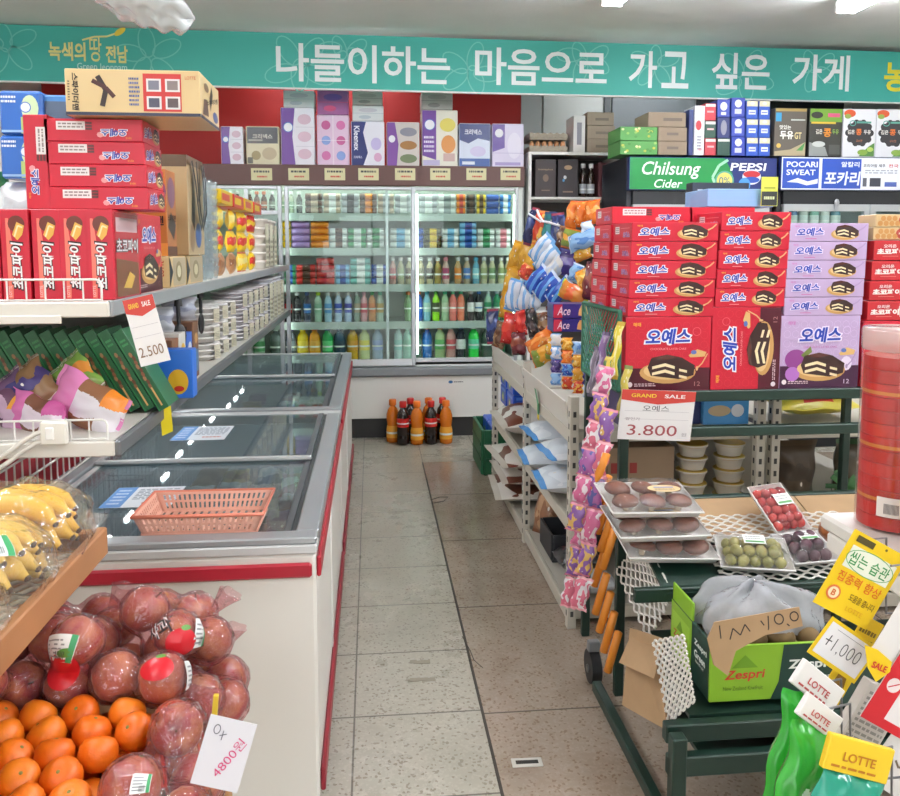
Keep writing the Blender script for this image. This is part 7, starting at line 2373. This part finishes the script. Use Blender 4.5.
bananas(-.685, 1.62, .915, 5, .12, .1, 0, 'banana bunch at the far end of the wooden tray', 'clear bag round the far banana bunch', 5, [])
bananas(-.69, 1.43, .910, 5, .0, .1, 1, 'banana bunch in the middle of the wooden tray', 'clear bag with white sticker round the middle banana bunch', 6, [(Vector((.6, -.5, .5)), .05, .04, Vector((.1, .3, 1)), sticker, 'price_sticker', 'white and green price sticker')])
bananas(-.695, 1.24, .906, 5, -.1, .1, 1, 'banana bunch at the near end of the wooden tray', 'clear bag round the near banana bunch', 7, [])

# lower fruit table: a carton edge and a wooden top
ft = thing('fruit_table', 'low wooden table under the bagged apples and mandarins', 'table', (0, 0, 0))
AZ = .57
b = MB(); b.box(-.93, -.30, .7, 1.74, AZ - .03, AZ, WOOD2, .003); part('table_top', b, ft)
for x, y in ((-.92, .72), (-.36, .72), (-.92, 1.68), (-.36, 1.68)):
    b = MB(); b.box(x, x + .04, y, y + .04, 0, AZ - .031, WOOD2, .002); part('leg', b, ft)
b = MB(); b.box(-.325, -.305, .9, 1.30, AZ + .001, AZ + .045, CARD, .003); solo('cardboard_edge', b, 'brown cardboard box edge under the handwritten 4,800 card', 'cardboard')


def apple_skin(c1):
    m = C(c1, .3, 0, .03, 7.77)
    nt = m.node_tree
    p = nt.nodes['Principled BSDF']
    tc, nz, mx, mr = (nt.nodes.new('ShaderNode' + n) for n in ('TexCoord', 'TexNoise', 'Mix', 'MapRange'))
    nz.inputs['Scale'].default_value = 16
    nz.inputs['Detail'].default_value = 6
    mr.inputs[1].default_value, mr.inputs[2].default_value = .45, .66
    mx.data_type = 'RGBA'
    mx.inputs[6].default_value = rgb(c1)
    mx.inputs[7].default_value = rgb('c08a4e')
    mp = nt.nodes.new('ShaderNodeMapping')
    mp.inputs['Scale'].default_value = (2, 2, .6)
    nt.links.new(tc.outputs['Object'], mp.inputs[0]); nt.links.new(mp.outputs[0], nz.inputs['Vector']); nt.links.new(nz.outputs['Fac'], mr.inputs[0])
    nt.links.new(mr.outputs[0], mx.inputs[0]); nt.links.new(mx.outputs[2], p.inputs['Base Color'])
    return m


def apple_mb(c1, seed):
    b = MB()
    r = .041
    pr = [(.0005, .014 - .04), (.009, -.038), (.020, -.037), (.031, -.029), (.0385, -.013), (.041, .006), (.038, .022), (.028, .033), (.017, .037), (.008, .034), (.0005, .027)]
    b.lathe(pr, apple_skin(c1), 20, True, False)
    b.tube([(0, 0, .028), (.002, 0, .046)], .0018, C('5a4028', .7), 5)
    return b


APM = [apple_mb(c, i).mesh('apple') for i, c in enumerate(('a23a34', 'a8523a', '98302c', 'a86040', 'a03c38'))]
NETF = film('apple_bag_film', 'f6d8dc', .05, .9, .10, .07, 1.0, 38)


def redprint(mbb, P, sx, sy):                      # red apple print on the bag
    n = 22
    m = C('c8202c', .3)
    q = [P(sx * .5 * math.cos(2 * PI * i / n), sy * .5 * math.sin(2 * PI * i / n) * (1.0 - .12 * abs(math.cos(PI * i / n))), .0012) for i in range(n)]
    mbb.grid(lambda u, v: P(sx * .5 * math.cos(2 * PI * u) * v, sy * .5 * math.sin(2 * PI * u) * v, .0012), n, 4, m)
    mbb.grid(lambda u, v: P(sx * (.15 + .16 * math.cos(2 * PI * u) * v), sy * (.5 + .1 * math.sin(2 * PI * u) * v), .0018), 10, 2, C('5a8a3a', .4))


def words(mbb, P, sx, sy):                        # black ink characters with a white edge
    vs, fs, tw, th = text_geo('사과', .06)
    mbb.add([P(x / tw * sx, y / th * sy, .0016) for x, y in vs], fs, C('f0e8e8', .4))
    vs, fs, tw, th = text_geo('사과', .02)
    mbb.add([P(x / tw * sx, y / th * sy, .0024) for x, y in vs], fs, C('2a1a1c', .4))


BAGS, SPH = [], []                       # every apple and mandarin: [centre, radius]; pushed apart before placing


def apple_bag(label, alabel, cs, tail, stk, seed):
    ids = []
    for p in cs:
        ids.append(len(SPH)); SPH.append([Vector(p), .0435])
    BAGS.append((label, alabel, ids, tail, stk, seed))


def relax(lo_z, n=150):
    for it in range(n):
        for i in range(len(SPH)):
            p, r = SPH[i]
            for j in range(i):
                q, r2 = SPH[j]
                d = p - q
                m = r + r2
                if abs(d.x) < m and abs(d.y) < m and d.length_squared < m * m:
                    L = max(d.length, 1e-5)
                    s_ = (m - L) / L * .5
                    p += d * s_; q -= d * s_
            p.z = max(p.z, lo_z + r if p.y > 1.45 else AZ + .04 + r)
            p.y = min(p.y, 1.90)
            p.x = min(p.x, -.285)


RA = .047


def ap(px, py, y): return at(px, py, y)


up_ = Vector((0, .3, 1))
pk = lambda *a: [ap(*q) for q in a]
apple_bag('printed clear bag of apples topmost at the freezer front, sticker on its end', 'red apple in the topmost bag at the freezer front', pk((150, 622, 1.56), (190, 618, 1.62), (160, 650, 1.53), (203, 640, 1.55), (178, 634, 1.48), (165, 612, 1.66)), (ap(214, 610, 1.56), Vector((.035, .0, .035))),
          [(Vector((.25, -.8, .2)), .055, .05, up_, redprint, 'apple_print', 'red apple print'), (Vector((.5, -.75, .25)), .028, .05, Vector((.25, .3, 1)), sticker, 'price_sticker', 'white and green price sticker'), (Vector((.0, -.8, .35)), .05, .03, Vector((-.6, .3, 1)), words, 'lettering', 'black and white lettering')], 1)
apple_bag('clear bag of apples at the aisle side under the topmost bag', 'red apple in the bag at the aisle side', pk((205, 665, 1.66), (218, 690, 1.6), (196, 690, 1.55), (214, 716, 1.52)), (ap(222, 650, 1.62), Vector((.03, .0, .05))), [], 2)
apple_bag('printed clear bag of apples in front of the others, lying above the mandarins', 'red apple in the bag above the mandarins', pk((108, 682, 1.46), (140, 682, 1.46), (124, 700, 1.42), (160, 697, 1.42), (185, 703, 1.44)), (ap(190, 690, 1.42), Vector((.05, -.02, -.02))),
          [(Vector((.3, -.7, .6)), .055, .04, up_, redprint, 'apple_print', 'red apple print'), (Vector((.95, -.5, .4)), .036, .045, up_, sticker, 'price_sticker', 'white price sticker')], 3)
apple_bag('printed clear bag of apples with a white sticker, on the picture edge side', 'red apple in the stickered bag beside the mandarins', pk((50, 655, 1.48), (70, 665, 1.42), (42, 682, 1.42), (80, 650, 1.52), (88, 682, 1.47)), None,
          [(Vector((.1, -.85, .2)), .06, .055, up_, redprint, 'apple_print', 'red apple print'), (Vector((.1, -.7, .5)), .055, .042, Vector((.2, .3, 1)), sticker, 'price_sticker', 'white and green price sticker')], 4)
apple_bag('printed clear bag of apples farthest back against the freezer front', 'red apple in the farthest bag', pk((62, 622, 1.66), (92, 620, 1.68), (104, 640, 1.6), (120, 655, 1.58), (78, 632, 1.62)), (ap(112, 610, 1.6), Vector((.03, .0, .05))),
          [(Vector((.3, -.8, .3)), .06, .05, up_, redprint, 'apple_print', 'red apple print'), (Vector((-.15, -.7, .6)), .045, .03, up_, words, 'lettering', 'black and white lettering')], 5)
apple_bag('clear bag of apples cut by the picture edge under the banana tray', 'red apple in the bag at the picture edge', pk((16, 660, 1.46), (12, 690, 1.4), (34, 700, 1.4), (-8, 672, 1.44)), None, [], 6)
apple_bag('clear bag of apples at the front corner beside the mandarins', 'red apple in the bag at the front corner', pk((176, 760, 1.25), (190, 784, 1.22), (168, 796, 1.18), (182, 806, 1.16), (158, 778, 1.24)), (ap(176, 742, 1.25), Vector((.0, .02, .05))),
          [(Vector((-.1, -.75, .5)), .022, .024, up_, sticker, 'price_sticker', 'white and green price sticker')], 7)
XTRA = []
# mandarins
MAN = []
for i, c in enumerate(('e87414', 'ea7e1a', 'e06a10')):
    b = MB()
    b.lathe([(.0005, -.026), (.008, -.0265), (.018, -.0235), (.027, -.015), (.0308, -.002), (.0296, .012), (.023, .0215), (.012, .0255), (.004, .0255), (.0005, .024)], C(c, .38, 0, .05, 30, .12, 260, .5, .05), 22, True, False)
    b.ball((0, 0, .0245), (.0035, .0035, .0016), C('7a7a3a', .7), 7, 4)
    MAN.append(b.mesh('mandarin'))
rr = random.Random(4)
MIDS = []
z0 = AZ + .07
b = MB(); b.box(-.93, -.335, .9, 1.44, AZ + .001, AZ + .038, CARD, .002); solo('cardboard_sheet', b, 'brown cardboard sheet under the mandarins', 'cardboard')
for lay in range(2):
    for j in range(8 - lay):
        for i in range(11 - lay):
            x = -.345 - i * .0655 - (.0325 if (j + lay) % 2 else 0) + rr.uniform(-.003, .003)
            y = 1.40 - j * .058 - lay * .03 + rr.uniform(-.003, .003)
            if lay == 1 and x > -.355 - .0: continue
            z = z0 + lay * .046 + (.006 if j == 0 else 0) + rr.uniform(-.003, .004)
            if x < -.95: continue
            if x > -.42 and y < 1.27: continue
            MIDS.append(len(SPH)); SPH.append([Vector((x, y, z)), .0318])
relax(AZ + .002)
for i in MIDS:
    solo('mandarin', MAN[rr.randrange(3)], 'orange mandarin in the heap in front of the apple bags', 'mandarin', tuple(SPH[i][0]), (rr.uniform(-.7, .7), rr.uniform(-.7, .7), rr.uniform(0, 6)), 'mandarins in the heap')
for i in XTRA:
    solo('apple', APM[i % 5], 'red apple in the bottom layer under the apple bags', 'apple', tuple(SPH[i][0]), (i, i, i * 1.3), 'apples of the bottom layer')
for label, alabel, ids, tail, stk, seed in BAGS:
    r2 = random.Random(seed)
    for i in ids:
        solo('apple', APM[r2.randrange(5)], alabel, 'apple', tuple(SPH[i][0]), (r2.uniform(-1.2, 1.2), r2.uniform(-1.2, 1.2), r2.uniform(0, 6)), alabel.replace('red apple', 'apples'))
    hull_bag('apple_bag', label, [(SPH[i][0], .0428) for i in ids], NETF, .0035, tail, stk, 'bag of apples', 'printed bags round the apples')
# red net edge round the mandarins
b = MB()
P = [Vector((-.335 + .01 * math.sin(k * 2.1), 1.40 - k * .028, AZ + .12 - .002 * k + .012 * math.sin(k * 1.7))) for k in range(12)]
b.tube(P, .005, C('c83a28', .4), 6)
for k in range(11):
    b.tube([P[k], P[k] + Vector((.012, -.01, -.04)), P[k] + Vector((.02, -.012, -.085))], .0016, C('d8503a', .4), 4)
    b.tube([P[k + 1], P[k + 1] + Vector((.012, .02, -.04)), P[k + 1] + Vector((.018, .03, -.085))], .0016, C('d8503a', .4), 4)
solo('red_net', b, 'red net edge gathered beside the mandarin heap', 'net')
# handwritten 4,800 card
p = at(190, 783, 1.10)
b = MB()
W, H = .068, .098
b.box(0, W, 0, .0012, 0, H, C('d9d7dc', .5))
q = PL(b, (0, -.0004, 0), X1, Z1)
q.text('4800원', W * .62, H * .46, C('d0447a', .5), H * .62, W * .22, 2, 1.12, -.004)
q.ring(W * .22, H * .82, .005, .007, .0012, C('5a5a66'), 2); q.line([(W * .36, H * .82), (W * .36, H * .68)], .0012, C('5a5a66'), 2); q.line([(W * .3, H * .74), (W * .44, H * .78)], .0012, C('5a5a66'), 2)
solo('price_card', b, 'tilted white card with 4800 written in pink, beside the apples', 'price card', tuple(p), (-.15, .30, 0))
b = MB(); b.box(-.004, .004, -.004, .004, 0, .16, C('d8b838', .4), .001); p2 = at(200, 716, 1.235); solo('card_clip', b, 'yellow stick holding the handwritten card', 'clip', (p2.x + .01, p2.y, p2.z - .125), (0, .1, 0))

# ================================================================== HANGING PLASTIC AT THE CEILING
b = MB()
HB = film('hanging_plastic', 'f2f5f6', .04, .9, .2, .45, .4, 14)
c0 = at(140, -1, 1.62)


def hb(u, v):
    a = v * 2 * PI
    e = max(0.0, 1 - abs(2 * u - 1) ** 3)
    r = .05 * e ** .5
    fold = 1 + .10 * math.sin(5 * a + 6 * u) + .05 * math.sin(11 * a - 9 * u)
    return c0 + Vector((-.09 + .185 * u + .006 * math.sin(3 * a), r * 1.3 * fold * math.cos(a), .018 - .050 * u ** 1.2 + r * .85 * fold * math.sin(a) + .004 * math.sin(30 * u + 2 * a)))


b.grid(hb, 48, 36, HB)
hp = solo('hanging_plastic_bag', b, 'clear crumpled plastic bag hanging from the ceiling', 'plastic bag')
b = MB(); b.tube([c0 + Vector((0, 0, .09)), Vector((c0.x, c0.y, RZ))], .003, C('c8c8c8', .5), 5); part('hanging_cord', b, hp)

# ================================================================== FRONT RIGHT: RED TUBES, CARDS AND HANGING SWEETS
TY = 1.32
tr = at(893, 525, TY)
sd = thing('counter_stand', 'white counter stand carrying the red snack tubes', 'stand', (0, 0, 0))
zb = tr.z
b = MB(); b.box(.842, 1.15, 1.12, 1.40, zb - .03, zb, C('dcd8d0', .45), .006); part('top_plate', b, sd)
b = MB(); b.box(.85, 1.145, 1.13, 1.39, zb - .07, zb - .031, C('e2ded6', .45), .006); part('front_lip', b, sd)
b = MB(); b.box(.97, 1.05, 1.22, 1.30, 0, zb - .071, C('6a6864', .5), .004); part('column', b, sd)


def tube_can(x, y, label):
    t = thing('snack_tube', label, 'snack tube', (x, y, zb + .001), (0, 0, 0), 'red snack tubes')
    Hh, r = .358, .064
    b = MB()
    b.lathe([(r, .0), (r, .01), (r, Hh - .045), (r * .99, Hh - .04)], film('tube_plastic', 'fbf2f0', .03, .7, .05, .02), 32, True, False)
    part('clear_wall', b, t)
    b = MB()
    b.lathe([(r * .99, Hh - .04), (r * 1.03, Hh - .038), (r * 1.03, Hh - .005), (r, Hh), (.001, Hh)], film('tube_lid', 'f2ece8', .1, .8, .1, .4), 32, True, False)
    part('lid', b, t, label='clear plastic lid')
    b = MB()
    n = 13
    for k in range(n):
        z0_, z1_ = .004 + k * .0235, .004 + (k + 1) * .0235 - .0008
        b.lathe([(r * .938, z0_), (r * .945, z0_ + .002), (r * .945, z1_ - .002), (r * .938, z1_)], C(('b8211f', 'c02a24', 'b22420')[k % 3], .3), 30)
        if k % 4 == 2: b.lathe([(r * .948, z0_ + .004), (r * .948, z0_ + .01)], C('d89a4a', .3, .3), 30, True, False)
    part('red_packs', b, t, label='stacked red packs')['kind'] = 'stuff'
    b = MB()
    b.grid(lambda u, v: Vector((r * 1.006 * math.cos(-2.62 + .75 * u), r * 1.006 * math.sin(-2.62 + .75 * u), .03 + .035 * v)), 10, 1, C('e8e0d8', .4))
    for i in range(13):
        u = .25 + .5 * i / 13
        b.grid(lambda a, v, u=u: Vector((r * 1.01 * math.cos(-2.62 + .75 * (u + .02 * a)), r * 1.01 * math.sin(-2.62 + .75 * (u + .02 * a)), .036 + .018 * v)), 1, 1, C('3a3436', .5))
    part('barcode_label', b, t, label='white barcode label')
    return t


tube_can(tr.x, TY, 'red snack tube with clear lid standing on the counter stand')
tube_can(at(945, 560, 1.2).x, 1.182, 'second red snack tube at the picture edge in front of the first')


def card_poly(name, label, pts_px, y, m, tilt_in=0.0, pr=None):
    """flat card: pts_px are its corners (top-left, top-right, bottom-right, bottom-left)"""
    P = [at(px, py, y + tilt_in * i) for i, (px, py) in enumerate(pts_px)]
    ux = P[2] - P[3]; uy = P[0] - P[3]
    w, h = ux.length, uy.length
    ux.normalize(); uy = (uy - ux * uy.dot(ux)).normalized()
    b = MB(); n = ux.cross(uy)
    o = P[3]
    b.add([o, o + ux * w, o + ux * w + uy * h, o + uy * h, o - n * .001, o + ux * w - n * .001, o + ux * w + uy * h - n * .001, o + uy * h - n * .001], [(0, 1, 2, 3), (7, 6, 5, 4), (0, 4, 5, 1), (1, 5, 6, 2), (2, 6, 7, 3), (3, 7, 4, 0)], m)
    if pr: pr(PL(b, o + n * .0003, ux, uy), w, h)
    return solo(name, b, label, 'card', (0, 0, 0))


YEL = C('e8c31c', .4)
ya = .98


def yc(q, w, h):
    q.rect(w * .1, h * .88, w * .42, h * .96, C('4a4018'), 1)
    q.rect(w * .1, h * .55, w * .92, h * .83, C('e8ead8', .4), 1); q.ring(w * .51, h * .69, w * .43, h * .15, .001, C('4a9a4a'), 2)
    q.text('씹는 습관', w * .5, h * .69, C('2f8a44', .4), w * .72, h * .16, 2, 0, .01)
    q.text('집중력', w * .33, h * .44, C('d8641c', .4), w * .42, h * .13, 2, 0, .008); q.text('향상', w * .76, h * .44, C('d8641c', .4), w * .3, h * .13, 2, 0, .008)
    q.text('도움을 줍니다', w * .7, h * .26, C('5a3a14', .4), w * .46, h * .09, 2, 0, .005); q.ell(w * .2, h * .22, w * .12, w * .12, C('d8743a', .4), 2, 18); q.ell(w * .2, h * .22, w * .09, w * .09, C('ead8b0', .4), 3, 18); q.text('B', w * .2, h * .22, C('c8642c'), None, w * .1, 4, 0, .03)
    q.text('LOTTE', w * .66, h * .12, C('d8a01c', .4), w * .3, h * .06, 2); q.ell(w * .62, h * .95, w * .022, w * .022, C('6a5a1a'), 2, 10)


card_poly('card_sign', 'tall yellow hanging card with green and orange slogan', [(838, 522), (888, 546), (866, 630), (813, 602)], ya, YEL, 0, yc)
card_poly('card_neck', 'narrow yellow strip joining the slogan card and the price card', [(832, 606), (858, 622), (838, 706), (818, 696)], ya + .004, YEL, 0, lambda q, w, h: (q.poly([(w * .2, h * .1), (w * .8, h * .2), (w * .6, h * .42), (w * .3, h * .36)], C('8a641c'), 1), q.scrib(w * .1, h * .7, w * .9, h * .9, C('7a641c'), 1, 2)))


def pc(q, w, h):
    q.rect(w * .05, h * .1, w * .95, h * .92, C('e9e7ea', .4), 1); q.line([(w * .2, h * .82), (w * .85, h * .82)], .0008, C('9a9aa2'), 2)
    q.text('1,000', w * .56, h * .48, C('3a3a44', .5), w * .52, h * .38, 2, .05, -.02); q.line([(w * .12, h * .5), (w * .24, h * .52)], .0016, C('3a3a44'), 2); q.line([(w * .18, h * .38), (w * .18, h * .64)], .0016, C('3a3a44'), 2)


card_poly('price_card', 'yellow edged price card reading 1,000 below the slogan card', [(816, 610), (866, 640), (854, 684), (807, 652)], ya - .004, YEL, 0, pc)
# white and red card with SALE badge, further towards the edge
yb_ = .94
card_poly('card_sign', 'white handwritten card at the picture edge', [(884, 552), (915, 562), (906, 676), (868, 655)], yb_, C('e4e0dc', .5), 0, lambda q, w, h: (q.line([(w * .3, h * .62), (w * .5, h * .66), (w * .42, h * .54)], .002, C('3a3438'), 1), q.line([(w * .5, h * .55), (w * .62, h * .5), (w * .48, h * .44), (w * .6, h * .4)], .002, C('3a3438'), 1)))


def rw(q, w, h):
    q.rect(0, h * .8, w, h, C('c8202c', .4), 1); q.rect(0, h * .12, w * .4, h * .8, C('c8202c', .4), 1); q.rect(0, 0, w, h * .12, C('c8202c', .4), 1); q.ell(w * .22, h * .55, w * .13, w * .13, C('eadcda', .4), 2, 18); q.line([(w * .14, h * .5), (w * .3, h * .6)], .0015, C('c8202c'), 3)
    q.text('+1', w * .62, h * .42, C('4a4044', .5), w * .22, h * .22, 2)


card_poly('price_card', 'red and white price card under the yellow sale badge', [(868, 640), (915, 664), (906, 742), (860, 716)], yb_ - .004, C('e6e0de', .5), 0, rw)


def badge(q, w, h):
    q.text('SALE', w * .5, h * .62, C('c8342c', .4), w * .76, h * .3, 2, 0, .03)


B_ = [at(*p, yb_ - .012) for p in ((865, 645), (878, 650), (892, 662), (890, 672), (876, 682), (868, 668))]
b = MB()
n_ = Vector((0, .0012, 0))
b.add(B_ + [p + n_ for p in B_], [tuple(range(6))[::-1], tuple(range(6, 12))] + [(i, (i + 1) % 6, (i + 1) % 6 + 6, i + 6) for i in range(6)], YEL)
uxb = (at(892, 662, yb_ - .012) - at(865, 650, yb_ - .012)).normalized()
PL(b, at(866, 671, yb_ - .0125), uxb, (Z1 - uxb * uxb.z).normalized()).text('SALE', .014, .012, C('c8342c', .4), .022, .009, 2, 0, .03)
solo('sale_badge', b, 'yellow sale badge with red lettering on the red and white card', 'badge')
card_poly('card_sign', 'white shelf card hanging low at the picture edge', [(868, 716), (906, 738), (900, 800), (862, 776)], yb_ + .008, C('dcd8d4', .5), 0, lambda q, w, h: q.line([(w * .4, h * .5), (w * .55, h * .42), (w * .62, h * .5)], .003, C('6a5a48'), 1))
# grey boxed sheet behind
b = MB(); b.box(0, .065, 0, .02, 0, .1, C('c4beb6', .5), .001); q = PL(b, (0, -.0005, 0), X1, Z1); q.scrib(.005, .01, .06, .09, C('8a8680'), 1, 9); solo('leaflet_box', b, 'grey printed leaflet box behind the yellow price card', 'box', tuple(at(838, 740, 1.06)), (0, .5, 0))
b = MB(); b.box(0, .05, 0, .01, 0, .05, C('8a4a28', .5), .001); solo('packet_box', b, 'brown packet at the foot of the leaflet box', 'box', tuple(at(848, 716, 1.10)), (0, .6, 0))

# gum pouches
def gum(px, py, y, w, h, rot, main, label, head, seed, htxt, hc, hcol, hrot=0.0):
    c = at(px, py, y)
    t = thing('sweet_pouch', label, 'sweet pouch', tuple(c), rot)
    b = pillow(w, h, .03, main, seed, 14, 16, None, .04, .15, lambda u, v: 0 if (u - .55) ** 2 * 2 + (v - .3) ** 2 > .05 else 2)
    part('foil_body', b, t, (0, 0, -h))
    for (x, z, r) in ((.012, -h * .66, .02),):
        b = MB()
        PL(b, (x, -.0185, z), X1, Z1).ell(0, 0, r, r * .8, C('eef4ee', .3), 1, 20); PL(b, (x, -.0185, z), X1, Z1).ring(0, 0, r * .7, r * .5, .005, C('2f8a3a', .3), 2)
        part('printed_emblem', b, t)
    b = MB(); b.box(-w / 2, w / 2, -.004, .004, -.005, head, C(hcol, .4), .001)
    q = PL(b, (-w / 2, -.0045, -.005), X1, Z1); q.text('LOTTE', w * .5, head * .55, C(hc, .4), w * .5, head * .3, 1, 0, .02)
    q.scrib(w * .1, head * .12, w * .8, head * .28, C(hc), 1, 1)
    part('card_header', b, t, (0, -.001, 0), (0, hrot, 0), label='card header reading LOTTE')
    return t


gum(811, 694, .92, .075, .17, (-.1, .32, .12), ('2f9a30', '78c03a', '8ad048'), 'green foil gum pouch with white header, farther one', .03, 501, 'LOTTE', 'b84a4a', 'e6e2de', .38)
gum(814, 722, .86, .06, .15, (-.1, .30, .12), ('3aa038', '88c848', 'd8e8d0'), 'green foil gum pouch with white header, nearer one', .024, 502, 'LOTTE', 'b84a4a', 'e6e2de', .38)
gum(853, 770, .80, .085, .14, (-.12, .34, .05), ('1f8a72', '48b098', 'e8e4dc'), 'teal foil pouch with yellow header at the lower picture edge', .034, 503, 'LOTTE', 'b8741c', 'e3c02a')
b = MB()
rod = C('8a8c90', .3, .6)
for (px, py) in ((805, 690), (812, 715), (853, 762), (860, 560), (880, 600)):
    pass
sr = thing('hook_stand', 'grey hook stand at the picture edge holding the hanging sweets and cards', 'stand', (0, 0, 0))
b = MB(); b.tube([(.86, 1.02, 0), (.86, 1.02, 1.12)], .012, rod, 8); part('post', b, sr)
b = MB(); b.box(.76, .96, .92, 1.11, 0, .02, rod, .004); part('foot_plate', b, sr)
for (px, py, y) in ((818, 686, .928), (826, 712, .868), (868, 757, .808), (866, 540, .985), (896, 566, .948), (888, 722, .95)):
    p = at(px, py, y)
    b = MB(); b.tube([p + Vector((0, .01, -.004)), (p.x + .05, y + .03, p.z - .01), (p.x + .07, y + .05, p.z - .13), (.86, y + .06, p.z - .13), (.86, 1.02, p.z - .13)], .0016, rod, 6); part('hook', b, sr)

# floor drain plate and cracks
b = MB(); p = atz(527, 763, 0); b.box(-.045, .045, -.02, .02, 0, .003, C('cfccc4', .4), .001); b.box(-.033, .033, -.008, .008, .003, .0036, C('26241f', .7)); solo('floor_plate', b, 'small white plate with a dark slot set in the floor', 'floor plate', (p.x, p.y, 0.0003), (0, 0, -.03))
for i, pts in enumerate((((430, 500), (440, 497), (448, 497), (444, 501), (434, 503)), ((462, 636), (470, 650), (474, 660), (483, 668)))):
    b = MB(); b.tube([atz(px, py, .001) for px, py in pts], .0015, C('4a4038', .8), 4); solo('floor_scratch', b, 'thin dark %s on the floor tiles' % ('loop mark far along', 'curved mark near the middle')[i], 'mark')
for i, (px, py, w_) in enumerate(((420, 662, .04), (421, 680, .05))):
    b = MB(); p = atz(px, py, 0)
    for k in range(9): b.box(RN.uniform(-w_, w_), RN.uniform(-w_, w_), RN.uniform(-.016, .0), RN.uniform(.002, .014), .0002, .0008 + .0003 * k, C('a09a8a', .9))
    solo('scuff_mark', b, 'grey scuff mark on the tiles, %s one' % ('farther', 'nearer')[i], 'mark', (p.x, p.y, 0))
SC.view_settings.view_transform = 'Standard'
SC.view_settings.look = 'None'
SC.view_settings.gamma = 1.0
SC.view_settings.exposure = -0.38
SC.view_settings.use_curve_mapping = False
SC.cycles.transparent_max_bounces = 24
SC.cycles.max_bounces = 8
SC.cycles.sample_clamp_indirect = 6.0
SC.cycles.caustics_reflective = False
SC.cycles.caustics_refractive = False
